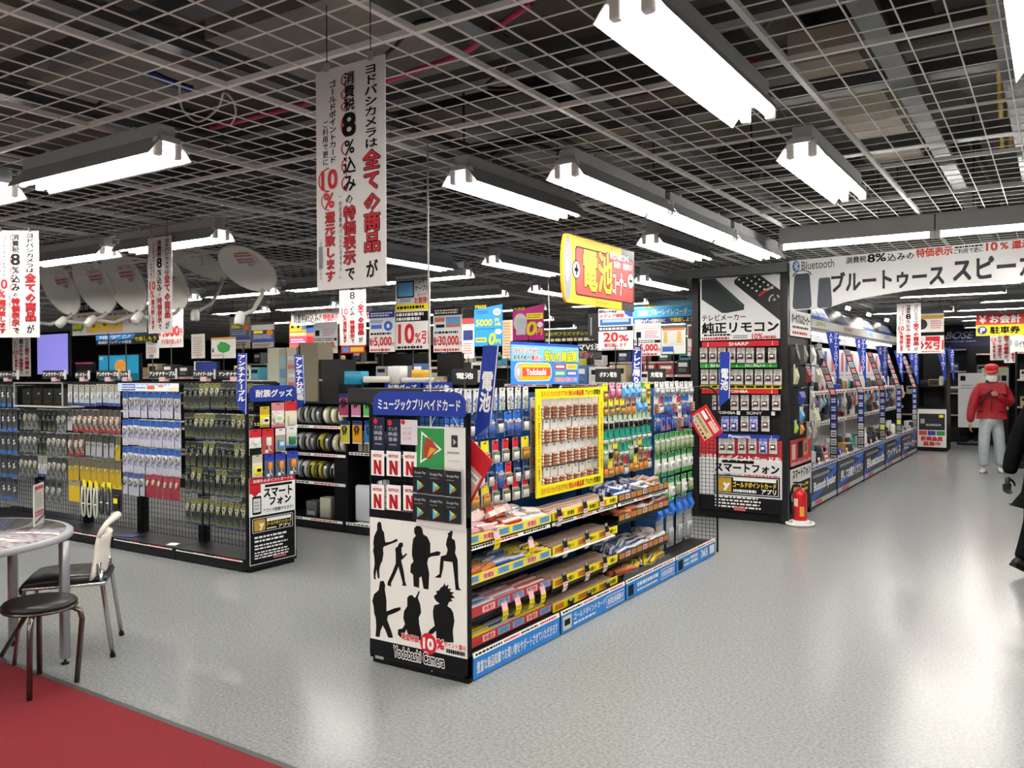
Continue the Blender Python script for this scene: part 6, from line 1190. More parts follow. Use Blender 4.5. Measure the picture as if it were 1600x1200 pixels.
pop(7.0, 618, 430, 672, 546, 'white price board offering 10 percent off antenna cables', d10)
pop(8.6, 577, 485, 617, 550, 'white price board of 5,000 yen with a blue disc picture', big('5,000', 'max', NAVY, 'disc'))
pop(8.6, 677, 480, 722, 550, 'white price board of 30,000 yen with a black and red head', big('30,000', 'max', M('2a1a1c', .5), 'tv'))
pop(8.9, 490, 503, 527, 552, 'white price board of 2,000 yen with a black device picture', big('2,000', '', M('e0e0e4', .5), 'box'))
pop(10.0, 991, 505, 1033, 556, 'red lettered 5,000 yen board with speaker pictures', big('5,000', 'max', M('d8d4d0', .5), 'box'))
def dblue(s):
    s.poly_([(0, .86), (1, .95), (1, 1), (0, 1)], INK); s.txt('家電品限定', .03, .88, .45, .96, YEL, .02, 2); s.ell(.82, .78, .14, .08, WHITE, 2); s.lines(.75, .75, .9, .81, 2, INK, 3); s.lines(.06, .75, .6, .83, 2, M('1a4a9a', .5), 2); s.txt('5000', .05, .47, .64, .62, YEL, .03, slant=.12); s.txt('円', .74, .54, .88, .63, YEL, .03); s.txt('お得', .74, .46, .95, .53, YEL, .03); s.lines(.06, .38, .8, .42, 1, M('1a4a9a', .5), 2); s.ell(.86, .33, .12, .06, WHITE, 2); s.rect(.06, .1, .44, .2, YEL, 2); s.lines(.08, .11, .42, .19, 1, M('1a4a9a', .5), 3); s.txt('0', .5, .03, .74, .3, YEL, .04, slant=.2); s.txt('円', .78, .05, .94, .15, YEL, .03)
pop(7.9, 741, 473, 785, 541, 'bright blue sheet with 5000 and 0 yen in yellow', dblue, M('2a8fd0', .45))
def dpink(s):
    s.poly_([(0, .84), (1, 1), (1, 1), (0, 1)], INK); s.txt('4K放送', .02, .86, .4, .94, YEL, .02, 2); s.ell(.25, .5, .22, .26, M('d8d4d8', .45), 2); s.rect(.12, .15, .42, .45, M('d8d4d8', .45), 2.4); s.rect(.45, .58, .97, .75, YEL, 2); s.lines(.48, .6, .94, .73, 2, M('a06a20', .5), 3); s.txt('0', .42, .12, .75, .52, YEL, .04, slant=.15); s.txt('円', .76, .13, .95, .3, YEL, .03); s.ell(.88, .42, .09, .08, WHITE, 2)
pop(8.5, 801, 476, 850, 531, 'magenta sheet with 0 yen in yellow', dpink, M('c0287c', .45))
def dbd(s):
    s.txt('Blu-ray', .03, .89, .55, .97, INK, .02); s.poly_([(.72, .98), (.78, .86), (.9, .79), (1, .78), (1, 1), (.72, 1)], M('2a5ac0', .4)); s.txt('メディア得割', .04, .78, .75, .87, RED, .03, 3); s.rect(.05, .6, .95, .75, M('3a6ab8', .4)); s.rect(.12, .67, .88, .74, M('a8c4e4', .4), 2); s.rect(.0, .46, 1, .57, INK); s.lines(.03, .48, .97, .55, 1, WHITE, 2, .8); s.txt('20', .15, .2, .58, .43, RED, .04); s.txt('%', .6, .21, .88, .36, RED, .035); s.txt('割引致します', .18, .07, .82, .17, RED, .03); s.lines(.1, .01, .9, .04, 1, INK, 2)
pop(7.6, 935, 482, 989, 547, 'white board offering 20 percent off disc media', dbd)
def dcy(s):
    s.rect(0, .72, 1, 1, M('8ad0f0', .45)); s.txt('今年は', .2, .72, .38, .96, YEL, .04, out=M('e0a020', .5)); s.txt('高画質', .1, .36, .28, .64, LGRN, .04); s.txt('ブルーレイレコーダー', .3, .38, .96, .66, WHITE, .035, out=M('2a5ab0', .5)); s.rect(0, 0, 1, .3, M('1a2a5a', .45)); s.txt('地域初パッゲンの絵金を永めに', .05, .06, .55, .24, WHITE, .02); s.txt('で録画しよう', .62, .06, .98, .26, YEL, .03)
pop(11.5, 987, 470, 1085, 506, 'wide cyan banner for disc recorders', dcy, M('2aa8dc', .45), up=True)
def dtab(s):
    s.rect(0, .9, 1, 1, M('4a4a3a', .5)); s.rect(.05, .82, .95, .9, M('c86a5a', .5)); s.rect(.1, .4, .25, .8, M('e0b83a', .5)); s.rect(.65, .4, .8, .8, M('e0b83a', .5)); s.lines(.1, .3, .9, .8, 9, M('a8a49c', .5), 2, .3, 0); s.rect(.05, .1, .5, .28, M('2a5aa8', .5)); s.rect(0, 0, .02, 1, M('3a7a4a', .5)); s.rect(.98, 0, 1, 1, M('3a7a4a', .5)); s.rect(0, 0, 1, .03, M('3a7a4a', .5))
pop(9.6, 1033, 508, 1072, 554, 'white table poster with green edges beside the remote control tower', dtab)
def dspk(s): s.rect(.05, .05, .45, .95, M('1a2a4a', .4)); s.rect(.55, .5, .95, .95, M('2a2422', .4)); s.lines(.55, .1, .95, .4, 4, M('c86a60', .5), 2)
pop(10.2, 988, 505, 1032, 528, 'small sheet of dark speaker pictures under the cyan banner', dspk)
pop(9.0, 1074, 507, 1086, 556, 'narrow red and black sheet touching the remote control tower', lambda s: (s.rect(.1, .55, .9, .95, M('5a2024', .5)), s.txt('2,000', .05, .1, .95, .3, RED, .02)))
def dpl(c1, c2):
    def f(s): s.txt('BDプラズマテレビと', .05, .2, .95, .8, c1, .03)
    return f
pop(11.0, 849, 517, 930, 526, 'dark strip lettered in yellow about plasma televisions', lambda s: s.txt('次世代プラズマテレビと', .03, .15, .97, .85, M('d8c83a', .5), .02), M('2a2a20', .5), up=False)
pop(11.0, 851, 527, 935, 534, 'dark strip with small white and yellow print below the plasma strip', lambda s: s.lines(.02, .15, .98, .85, 1, M('d8d4b0', .5), 2, .9), M('26261e', .5))
pop(10.8, 903, 535, 942, 549, 'black sign with VS in large white letters', lambda s: s.txt('マVS液', .02, .1, .98, .9, WHITE, .03), M('22222a', .5))
pop(10.7, 903, 550, 940, 560, 'white sign with pink lettering below the VS sign', lambda s: s.txt('下さい', .02, .1, .7, .9, M('d05a80', .5), .03), M('3a3a3a', .5))
pop(9.4, 919, 490, 936, 530, 'black sheet with a white text line behind the disc media board', lambda s: s.rect(.2, .15, .35, .85, GREY), M('2a2a2e', .5))
pop(9.8, 722, 497, 741, 560, 'pale sheet with dark blue picture behind the blue sheet', lambda s: (s.rect(.1, .45, .9, .7, M('1f2f6a', .5)), s.rect(0, .85, 1, 1, M('b04040', .5)), s.lines(.1, .1, .9, .4, 5, M('c87a70', .5), 2)))
pop(10.0, 785, 500, 801, 560, 'beige sheet of print between the blue and magenta sheets', lambda s: s.lines(.1, .05, .9, .95, 12, M('b08a60', .5), 2, .5), M('d8c4a8', .5))
pop(11.8, 686, 480, 722, 495, 'black and red 4K heading sheet', lambda s: (s.txt('4K', .05, .2, .45, .9, M('d8c8a0', .5), .0), s.rect(.5, .1, 1, .9, M('a03a3a', .5))), M('2a2022', .5))
# left-hand boards around the dishes
def dcoin(s):
    s.rect(.2, .08, .7, .68, M('f0b8b0', .5)); s.lines(.08, .78, .9, .92, 1, M('d88a80', .5), 2, .7)
    for k in range(3): a = .24 + .155 * k; s.rect(a, .15 + .03 * k, a + .13, .6 + .03 * k, M('e8d02a', .5), 2); s.ell(a + .065, .4 + .03 * k, .025, .08, RED, 3); s.lines(a + .01, .48, a + .12, .58, 1, M('a88a10', .5), 3)
    s.poly_([(.01, .2), (.12, .2), (.12, .12), (.17, .35), (.12, .6), (.12, .52), (.01, .52)], M('3a9a4a', .5), 2); s.rect(.02, .3, .14, .48, M('e8c020', .5), 3); s.ell(.8, .5, .03, .09, M('e0a0a0', .5), 2); s.ell(.87, .4, .025, .08, SILV, 2); s.ell(.92, .5, .02, .08, M('e8b8b0', .5), 2)
pop(6.4, 113, 486, 229, 522, 'white sign with three yellow cards and a green arrow under the dishes', dcoin)
pop(6.9, 124, 471, 192, 486, 'black strip with white lettering behind the yellow card sign', lambda s: s.txt('お好みに合わせて', .02, .2, .9, .85, WHITE, .03), M('1a1a1a', .5), up=True)
pop(6.6, 155, 476, 167, 480, 'tiny yellow tag on the lowest dish', lambda s: s.lines(.1, .1, .9, .9, 1, INK, 1), YEL, up=True)
def ddg(s): s.rect(0, .5, .65, 1, M('2a8ad8', .45)); s.txt('地デジ', .05, .58, .6, .95, WHITE, .03); s.rect(0, 0, .62, .5, M('14203a', .45)); s.txt('地域初パッゲンの絵金', .04, .1, .6, .42, WHITE, .02); s.rect(.62, .2, 1, .75, M('1a1a10', .45)); s.txt('で楽しもう', .64, .25, .99, .7, YEL, .03)
pop(7.2, 150, 522, 246, 538, 'blue and black sign with yellow lettering above the ocean television', ddg, M('14203a', .45))
pop(7.25, 248, 462, 286, 543, 'white board of 1,000 yen beside the overlapping banner', lambda s: (s.rect(.6, .85, .95, .97, M('2a3a9a', .5)), s.lines(.4, .55, .95, .8, 3, M('d89a94', .5), 2), s.txt('1,000', .03, .2, .85, .42, RED, .04), s.txt('円', .86, .22, .98, .36, RED, .03), s.txt('で下取り致します', .1, .07, .95, .17, RED, .02)))
pop(7.2, 228, 532, 248, 560, 'small white card below the overlapping banner', lambda s: (s.txt('TRUST', .15, .75, .85, .88, INK, 0), s.lines(.15, .3, .85, .65, 3, M('d89a94', .5), 2), s.rect(.25, .05, .6, .22, GREY)))
def dmap(s): s.rect(0, .9, 1, 1, M('d8a040', .5)); s.poly_([(.3, .35), (.5, .25), (.75, .35), (.8, .6), (.6, .75), (.4, .8), (.25, .6)], M('3a9a4a', .5)); s.lines(.05, .1, .6, .2, 2, M('d07a70', .5), 2); s.txt('i', .05, .3, .12, .5, INK, .02)
pop(8.3, 330, 527, 368, 560, 'white sheet with a green map shape', dmap)
pop(8.3, 299, 522, 320, 560, 'beige price list sheet left of the green map', lambda s: s.lines(.1, .1, .9, .9, 9, M('a08a80', .5), 2, .4), M('d8d2c8', .5))
def dtv(s): s.rect(0, .9, 1, 1, M('3a2a24', .5)); s.rect(0, .7, 1, .9, M('c8c4c0', .5)); s.rect(.1, .58, .5, .68, YEL, 2); s.ell(.8, .6, .14, .1, M('d87a2a', .5), 2); s.rect(.05, .35, .95, .56, M('4a5a8a', .5)); s.lines(.1, .38, .9, .54, 3, SILV, 2); s.rect(0, .25, 1, .34, M('2a3f9a', .5)); s.rect(.05, .05, .95, .24, M('a89a90', .5)); s.lines(.1, .08, .9, .2, 2, INK, 2)
pop(8.8, 359, 489, 391, 545, 'hanging poster of dark and blue pictures, nearer the green map', dtv, M('8a7a70', .5), up=True)
pop(8.4, 393, 503, 429, 545, 'hanging poster of dark pictures with an orange disc, beside the tall boxes', dtv, M('2a2426', .5), up=True)
pop(9.8, 452, 500, 480, 545, 'yellow and pink promotional poster behind the tall boxes', lambda s: (s.rect(.05, .6, .95, .95, YEL), s.rect(.12, .72, .25, .88, INK, 2), s.rect(.45, .72, .58, .88, INK, 2), s.rect(.7, .65, .95, .92, LBLU, 2), s.rect(.05, .45, .95, .56, M('c8e0a0', .5)), s.rect(.05, .15, .95, .4, M('d84a90', .5)), s.lines(.1, .2, .9, .36, 2, WHITE, 2)), M('e0703a', .5))
pop(9.7, 479, 504, 491, 540, 'orange and blue strip poster beside the yellow promotional poster', lambda s: (s.rect(0, .55, 1, .95, M('2a5aa8', .5)), s.rect(0, .1, 1, .4, RED)), M('e0703a', .5))
pop(8.6, 533, 540, 570, 552, 'small red and yellow strip below the vertical banner', lambda s: (s.rect(.08, .2, .35, .8, M('4a8ad8', .5)), s.rect(.4, .2, .95, .8, M('e8b82a', .5))), RED)
# red and yellow cashier sign and its neighbours at the end of the main aisle
def dcash(s):
    s.rect(0, .5, 1, 1, M('d8382c', .45)); s.rect(0, 0, 1, .5, M('e8d81e', .45)); s.txt('￥', .06, .56, .22, .94, WHITE, .05); s.txt('お会計', .28, .56, .92, .94, WHITE, .05); s.ell(.13, .25, .1, .19, M('2a2a7a', .45), 2); s.txt('P', .09, .12, .19, .38, WHITE, .05, 3); s.txt('駐車券', .29, .08, .9, .42, INK, .05, 3)
pop(16.5, 1525, 490, 1602, 524, 'red and yellow hanging cashier and parking ticket sign', dcash, up=True, grp='hanging department signs')
pop(18.8, 1569, 524, 1612, 551, 'white hanging earphone sign', lambda s: (s.ell(.2, .6, .1, .22, GREY), s.ell(.45, .55, .09, .2, M('a8a8a8', .5)), s.rect(.18, .1, .22, .5, GREY), s.txt('イヤホン', .55, .3, 1.0, .7, INK, .03)), WHITE, up=True, grp='hanging department signs')
def d0(s): s.rect(0, .9, 1, 1, M('4a4a4e', .5)); s.rect(.02, .78, 1, .86, M('d8a84a', .5)); s.ell(.15, .66, .22, .12, M('2a2a2e', .4), 2); s.lines(.5, .55, .95, .75, 4, M('c87a70', .5), 2); s.rect(0, .4, 1, .48, INK); s.rect(.3, .28, .85, .38, RED); s.txt('0%引', .02, .08, .98, .3, RED, .04, 3); s.lines(.05, .02, .95, .06, 1, RED, 2)
pop(13.6, 1434, 483, 1475, 552, 'white percent off board hanging inside the arch', d0, up=True)
# ================================================================ satellite dishes on show
def dish(px, py, size, axis_n, label, tagc=True, Y=5.6, arm=1):
    c = at('y', Y, px, py); dist = (c - EYE).dot(FW); R0 = size * dist / FPX / 2
    vd = (EYE - c).normalized(); rt, up = RT, UP
    n = (vd * axis_n[0] + rt * axis_n[1] + up * axis_n[2]).normalized()
    u = (up - n * up.dot(n)).normalized(); v = u.cross(n)
    r = thing('satellite_dish', label, 'satellite dish', tuple(c), 'satellite dishes on show')
    m = MB(); DW = M('e8e8e0', .4); rings = []; N = 32
    for q, dpt in ((.02, -.075), (.3, -.07), (.6, -.048), (.85, -.018), (.97, 0), (1.0, .006), (1.0, -.008), (.9, -.026), (.6, -.062), (.02, -.09)):
        rings.append([c + u * (R0 * q * 1.06 * math.cos(2 * math.pi * k / N)) + v * (R0 * q * math.sin(2 * math.pi * k / N)) + n * (dpt * R0 / .25) for k in range(N)])
    m.loft(rings, DW, True); m.build('reflector', r)
    b = c - u * R0 * 1.0; tip = c - u * R0 * .72 + n * R0 * 1.55
    m = MB(); m.tube([b - n * .03, b - u * .03 + n * .05, b - u * .02 + n * R0 * .9, tip - n * .03], .021, M('bdbdb6', .4), 8); m.build('feed_arm', r)
    m = MB(); a = (c - tip).normalized(); m.tube([tip - a * .07, tip - a * .06, tip + a * .01, tip + a * .05, tip + a * .06], [.03, .046, .046, .036, .026], M('d0d0ca', .4), 12); m.build('feed_horn', r)
    if tagc:
        t = Sign(c + n * (-.05 * R0 / .25) + v * (-R0 * .42) + u * R0 * .05, v, u, R0 * .8, R0 * .55, M('d8d0cc', .5), .002); t.N = n; t.lines(.05, .55, .95, .95, 2, M('b8605a', .5), 2, .6, .1); t.lines(.05, .05, .95, .45, 2, M('b8605a', .5), 2, .6, .1); t.build('price_label', r)
    m = MB(); k = c - n * R0 * .3; m.tube([k + n * .03, k - n * .05], .03, SILV, 8); m.tube([k - n * .05, Vector((k.x - n.x * .05, k.y - n.y * .05, LZ + .02))], .01, SILV, 6); m.build('hanging_pole', r)
LD = (.68, -.68, -.27); DD = (.55, -.35, -.62)
dish(93, 450, 86, LD, 'white satellite dish nearest the banner at the photo edge'); dish(146, 445, 92, LD, 'white satellite dish second from the banner at the photo edge'); dish(194, 440, 98, LD, 'white satellite dish with a blue sticker, beside the overlapping banner')
dish(262, 440, 90, LD, 'white satellite dish mostly behind the overlapping banner', False); dish(307, 410, 96, (.3, -.35, -.7), 'white satellite dish tilted low beside the overlapping banner', Y=5.9); dish(387, 420, 94, DD, 'white satellite dish tilted low nearest the largest banner', Y=5.4)
p = at('y', 5.48, 194, 453); s = Sign(p, (.8, .5, 0), (0, 0, 1), .13, .15, M('5a8ac8', .45), .002); s.lines(.1, .1, .9, .9, 3, WHITE, 2, .5)
# ================================================================ far shelving, televisions and stands filling the hall
def rack(x0, x1, y, h, label, c='161617', levels=4, fill=None):
    r = thing('shop_shelf', label, 'shop shelf', ((x0 + x1) / 2, y, 0), 'far shop shelves')
    m = MB(); m.box(x0, x1, y, y + .55, .0, .12, SATIN); m.build('base', r)
    m = MB(); m.box(x0, x1, y + .5, y + .55, .12, h, M(c, .6)); m.build('back_panel', r)
    for x in (x0, x1 - .03):
        m = MB(); m.box(x, x + .03, y + .05, y + .5, .12, h, BLACK); m.build('side_panel', r)
    for k in range(levels):
        z = .12 + (h - .12) * (k + 1) / levels; m = MB(); m.box(x0 + .03, x1 - .03, y + .08, y + .5, z - .02, z, SATIN); sh = m.build('shelf', r)
        s = Sign((x0 + .03, y + .077, z - .03), (1, 0, 0), (0, 0, 1), x1 - x0 - .06, .03, M('c9c6c0', .5), .003); s.lines(.02, .2, .98, .8, 1, M('b05050', .5), 1, .7, .1); s.build('price_rail', sh)
    return r
random.seed(21)
FARC = ['2a2c30', '8a8c90', 'c8c6c0', '4a6a9a', '9a3a3a', '1c1d20', 'd0cdc6', '3a7a8a', 'a89a7a', '5a5c60', 'c0b040', '23304f']
BOXP = []
for c in FARC:
    m = MB(); m.box(-.1, .1, -.08, .08, 0, .2, M(c, .5)); o = m.build('carton'); s = Sign((-.09, -.081, .02), (1, 0, 0), (0, 0, 1), .18, .16, M(c, .5), .0005); s.rect(.1, .55, .9, .9, PAPER if c in ('2a2c30', '1c1d20', '23304f', '4a6a9a', '9a3a3a') else INK); s.lines(.1, .1, .9, .45, 3, GREY, 2); s.build('printed_front', o); BOXP.append(o)
FN = ['charcoal', 'grey', 'ivory', 'blue', 'red', 'black', 'white', 'teal', 'tan', 'slate', 'mustard', 'navy']
def stock(x0, x1, y, h, n, levels, nm, only=None):
    for k in range(levels):
        z = .12 + (h - .12) * (k + 1) / levels
        if only and k not in only: continue
        for i in range(n):
            j = random.randrange(12); sc = random.uniform(.75, 1.2)
            place(BOXP[j], (x0 + (x1 - x0) * (i + .5) / n, y + .26, z + .0005), (0, 0, random.uniform(-.1, .1)), f'{FN[j]} carton, {ORD[i]} from left on {"top" if k == levels - 1 else ORD[k] + " lowest"} shelf of {nm}', 'carton', 'cartons on the far shelves', (sc, 1, random.uniform(.6, 1.1)))
for i, (x0, x1, y, h, nm, n, only) in enumerate(((-12.2, -9.9, 7.4, 1.55, 'the far black shelf behind the photo edge bays', 6, (3,)), (-9.8, -7.6, 7.6, 1.5, 'the far black shelf behind the yellow packs', 6, (3,)), (-7.5, -5.6, 8.0, 1.5, 'the far black shelf behind the tall boxes', 6, (2, 3)),
    (-5.5, -3.6, 8.2, 1.45, 'the far shelf behind the silhouette display', 7, (2, 3)), (-5.4, -3.6, 10.6, 1.55, 'the second far shelf behind the battery shelves', 7, (3,)), (-8.6, -5.6, 11.2, 1.7, 'the deep shelf below the price boards', 8, (3,)), (-13.5, -9.2, 11.0, 1.8, 'the deep shelf behind the dishes', 8, (3,)), (-4.6, -3.5, 12.6, 1.7, 'the deep shelf beside the speaker aisle', 4, (3,)),
    (-7.5, -4.4, 15.0, 1.8, 'the deepest shelf in the middle', 7, (3,)), (-14, -8.0, 15.0, 1.9, 'the deepest long shelf', 9, (3,)))):
    rack(x0, x1, y, h, f'black shop shelf, {nm[4:]}'); stock(x0 + .05, x1 - .05, y, h, n, 4, nm.replace('the ', ''), only)
for i, (x0, x1, y, h, nm) in enumerate(((-1.65, -.95, 22.0, 2.0, 'black audio shelf behind the person in red'), (-.62, .1, 16.0, 1.9, 'shelf along the far aisle edge'), (-3.2, -1.75, 21.5, 2.1, 'black audio shelf behind the card advertisement'))):
    rack(x0, x1, y, h, nm); stock(x0 + .05, x1 - .05, y, h, 3, 4, ('audio shelf behind red jacket', 'shelf at far aisle edge', 'audio shelf behind card poster')[i], (1, 2))
# tall dark wall unit with the navy brand board
s = pxboard('y', 22.62, 1484, 511, 1550, 541, M('141a4a', .4)); s.txt('BOSE', -.12, .4, .52, .78, M('c8ccd8', .4), .03, slant=.2); s.txt('Better Sound through research', -.3, .2, .62, .33, M('b8bccc', .4), 0, 2)
r = thing('brand_board', 'navy board with silver slanted lettering beyond the main aisle', 'sign', tuple(s.O)); s.build('board', r)
m = MB(); a = s.P(0, 0); b = s.P(1, 1); m.box(a.x - .6, b.x + .3, 22.64, 23.0, 0, min(b.z + .1, 2.7), M('0c0c0e', .5)); m.build('wall_unit', r)
s = pxboard('y', 20.6, 1497, 583, 1542, 668, M('d8d8d8', .5)); s.rect(.08, .86, .26, .95, INK); s.lines(.1, .7, .6, .8, 2, GREY, 2, .4); r = thing('info_board', 'large white board behind the person in red', 'sign', tuple(s.O)); s.build('board', r); m = MB(); a = s.P(0, 0); b = s.P(1, 0)
for q in (a, b): m.box(q.x - .02, q.x + .02, 20.61, 20.64, 0, q.z + .1, BLACK)
m.box(a.x, b.x, 20.605, 20.66, 0, .05, BLACK); m.build('stand', r)
s = pxboard('y', 20.9, 1534, 575, 1576, 640, M('c9cac4', .5)); s.rect(0, .9, 1, 1, LGRN)
for i in range(4):
    for j in range(3): s.rect(.3 + .22 * j, .15 + .18 * i, .48 + .22 * j, .28 + .18 * i, INK if (i + j) % 2 else M('8a8a90', .5))
r = thing('product_chart', 'white chart of dark product squares behind the red cap', 'sign', tuple(s.O)); s.build('board', r); m = MB(); a = s.P(0, 0); b = s.P(1, 0); m.box(a.x, b.x, 20.91, 21.2, 0, a.z + .02, BLACK); m.build('cabinet', r)
# televisions
def tv(Y, x0, y0, x1, y1, label, screen, zf, draw=None):
    s = pxboard('y', Y, x0, y0, x1, y1, BLACK, t=.04); e = .03
    s.rect(e, e * 1.6, 1 - e, 1 - e * 1.6, screen, 1)
    if draw: draw(s)
    r = thing('television', label, 'television', tuple(s.O), 'televisions on show'); s.build('screen_panel', r)
    zf = 0; q = s.P(.5, 0); m = MB(); m.box(q.x - .04, q.x + .04, Y + .005, Y + .03, zf + .01, q.z + .05, BLACK); m.box(q.x - .18, q.x + .18, Y + .0, Y + .12, zf, zf + .012, BLACK); m.build('stand', r)
tv(7.5, 57, 519, 108, 588, 'lavender television screen above the antenna cable shelves', M('8a84d8', .4, emit=1.0), 1.5505)
tv(7.25, 153, 553, 219, 596, 'television showing a blue ocean with an orange shape', M('2a8ab0', .3, emit=.5), 1.5005, lambda s: (s.ell(.55, .55, .14, .25, M('c88a3a', .4, emit=.5), 2), s.rect(.04, .06, .96, .3, M('1a5a6a', .3, emit=.5), 2), s.txt('40', .04, .78, .14, .92, WHITE, .02)))
tv(7.3, 118, 566, 146, 582, 'small dark television with a pink strip, beside the ocean television', M('2a2a2c', .3), 1.5005, lambda s: s.rect(0, .82, 1, 1, M('c84a7a', .5), 2))
tv(7.4, 306, 565, 340, 590, 'small dark blue television right of the widest black shelf sign', M('23306a', .3, emit=.3), 1.5005)
tv(7.85, 683, 552, 722, 588, 'black television under the 30,000 yen board', M('0c0c0e', .2), 1.4505)
tv(7.6, 705, 576, 738, 602, 'pale-framed black television beside the battery blade sign', M('2a2c2e', .3), 1.4505)
tv(10.85, 480, 548, 530, 590, 'black television behind the tall taupe box', M('101012', .2), 1.7005); tv(10.85, 590, 552, 672, 598, 'wide black television under the 10 percent board', M('141416', .2), 1.7005)
tv(8.0, 835, 566, 900, 600, 'dark television behind the blue topper sign', M('1a1c24', .2, emit=.0), 1.4505)
tv(10.85, 20, 470, 56, 585, 'tall black display screen near the banner at the photo edge', M('0a0a0b', .2), 1.8005)
def small(px0, py0, px1, py1, Y, c, label, d=.12, name='carton'):
    a, b = at('y', Y, px0, py1), at('y', Y, px1, py0); m = MB(); m.rbox(a.x, b.x, Y, Y + d, a.z, b.z, c, .015, 2); tag(m.build(name, None, (a.x, Y, a.z)), label, 'device', 'devices on the counter behind')
m = MB(); m.box(-5.9, -4.4, 6.12, 6.5, 1.291, 1.43, M('1c1c1e', .5)); o = m.build('display_counter', None, (-5.9, 6.12, 1.291)); tag(o, 'black raised counter of white and teal devices behind the prepaid cards', 'counter')
small(537, 580, 564, 601, 6.16, M('1a7a98', .4), 'teal tablet case on the counter behind the prepaid cards'); small(566, 588, 606, 598, 6.16, M('c8c4b8', .4), 'cream flat device on the counter behind the prepaid cards'); small(605, 572, 625, 600, 6.2, M('c0c0bc', .4), 'upright white carton on the counter behind the prepaid cards'); small(642, 578, 662, 590, 6.2, M('d8a02a', .4), 'orange small box on the counter behind the prepaid cards'); small(626, 590, 667, 598, 6.18, M('b8b8bc', .4), 'light grey flat device on the counter behind the prepaid cards')
# small black lettered boards behind the battery shelves
for a, b, c, d, t, l, Y in ((706, 576, 746, 601, '電池', 'black sign lettered for batteries beside the battery blade sign', 7.3), (930, 576, 970, 597, 'ボタン電池', 'black sign lettered for button batteries behind the yellow frame', 7.6), (1012, 576, 1040, 597, '充電池', 'black sign lettered for rechargeables behind the last battery bay', 7.6)):
    pop(Y, a, b, c, d, l, lambda s, t=t: s.txt(t, .18, .35, .85, .75, WHITE, .045), M('1d1d1f', .5), name='shelf_sign')
blade2(7.7, (988, 540), (1003, 541), (987, 600), (1001, 600), 'テレビ周り', 'short blue blade sign behind the third battery bay', .0, .1, (.02, .98), 1)
for a, b, t, l in ((601, 657, '耐震グッズ', 'blue header sign peeking above the prepaid card header'), (661, 706, 'テレビ小物', 'second blue header sign peeking beside the battery blade sign')):
    pop(6.9, a, 597, b, 616, l, lambda s, t=t: s.txt(t, .1, .3, .9, .8, WHITE, .045), M('1b3594', .45), name='header_sign')
# slim white pole and hanging cable from the grid
m = MB(); p = at('z', LZ, 668, 226); m.tube([p, Vector((p.x + .0, p.y, 2.2)), Vector((p.x + .012, p.y, 1.2)), Vector((p.x + .012, p.y, .02))], .0055, M('b9b9b4', .5), 6); tag(m.build('power_cable', None, tuple(p)), 'pale power cable dropping from the grid before the 10 percent board', 'cable')
m = MB(); p = at('z', LZ, 856, 440); p = at('y', 7.9, 856, 440); m.tube([Vector((p.x, 7.9, LZ)), Vector((p.x + .02, 7.9, 2.1)), Vector((p.x - .01, 7.9, 1.3)), Vector((p.x, 7.9, .02))], .005, WHITE, 6); tag(m.build('power_cable', None, (p.x, 7.9, LZ)), 'thin white cable dropping beside the magenta sheet', 'cable')
# ================================================================ table, chair and stool on the carpet edge
legs = [at('z', 0, 102, 1037), at('z', 0, 21, 1008)]
TR = .65
tc = Vector((-4.98, 2.08, 0))
tb = thing('round_table', 'round grey table with glossy printed top at the photo edge', 'table', (tc.x, tc.y, 0))
m = MB(); m.lathe([(.01, .668), (TR - .03, .668), (TR, .675), (TR, .70), (TR - .008, .706), (.01, .706)], M('a4a6a8', .35), 64, tuple(tc)); m.build('table_top', tb)
def mk_leaf():
    m = bpy.data.materials.new('leaflets_under_glass'); m.use_nodes = True; nt = m.node_tree; b = nt.nodes['Principled BSDF']; L = nt.links.new
    b.inputs['Roughness'].default_value = .06; b.inputs['Coat Weight'].default_value = 1; b.inputs['Coat Roughness'].default_value = .03
    tc_ = nt.nodes.new('ShaderNodeTexCoord'); mp = nt.nodes.new('ShaderNodeMapping'); mp.inputs['Rotation'].default_value = (0, 0, .5); mp.inputs['Scale'].default_value = (9, 30, 1)
    v = nt.nodes.new('ShaderNodeTexVoronoi'); v.distance = 'CHEBYCHEV'; v.inputs['Scale'].default_value = 1.6; r = nt.nodes.new('ShaderNodeValToRGB'); r.color_ramp.interpolation = 'CONSTANT'
    cols = ['c0c4cc', 'ccccd2', '9aa0b0', 'c8b0b4', 'c8cad2', 'b8b8a0', 'd0d0d4', 'a87078', 'b0b4c0']
    for i, c in enumerate(cols):
        el = r.color_ramp.elements[i] if i < 2 else r.color_ramp.elements.new(.5)
    for i, c in enumerate(cols): r.color_ramp.elements[i].position = i / len(cols); r.color_ramp.elements[i].color = lin(c)
    sp = nt.nodes.new('ShaderNodeSeparateColor'); L(tc_.outputs['Object'], mp.inputs['Vector']); L(mp.outputs['Vector'], v.inputs['Vector']); L(v.outputs['Color'], sp.inputs['Color']); L(sp.outputs['Green'], r.inputs['Fac']); L(r.outputs['Color'], b.inputs['Base Color'])
    return m
m = MB(); m.lathe([(TR - .035, .7062), (TR - .035, .7082), (.01, .7085)], mk_leaf(), 64, tuple(tc)); m.build('printed_sheet', tb)
LM = M('9a9c9e', .3, .5)
for a in (legs[0], legs[1], Vector((legs[0].x, 2 * tc.y - legs[0].y, 0)), Vector((legs[1].x, 2 * tc.y - legs[1].y, 0))):
    m = MB(); m.rbox(a.x - .022, a.x + .022, a.y - .022, a.y + .022, .03, .668, LM, .008, 2); lg = m.build('leg', tb); m = MB(); m.lathe([(.02, 0), (.022, .006), (.008, .012), (.006, .032)], BLACK, 12, (a.x, a.y, 0)); m.build('foot', lg)
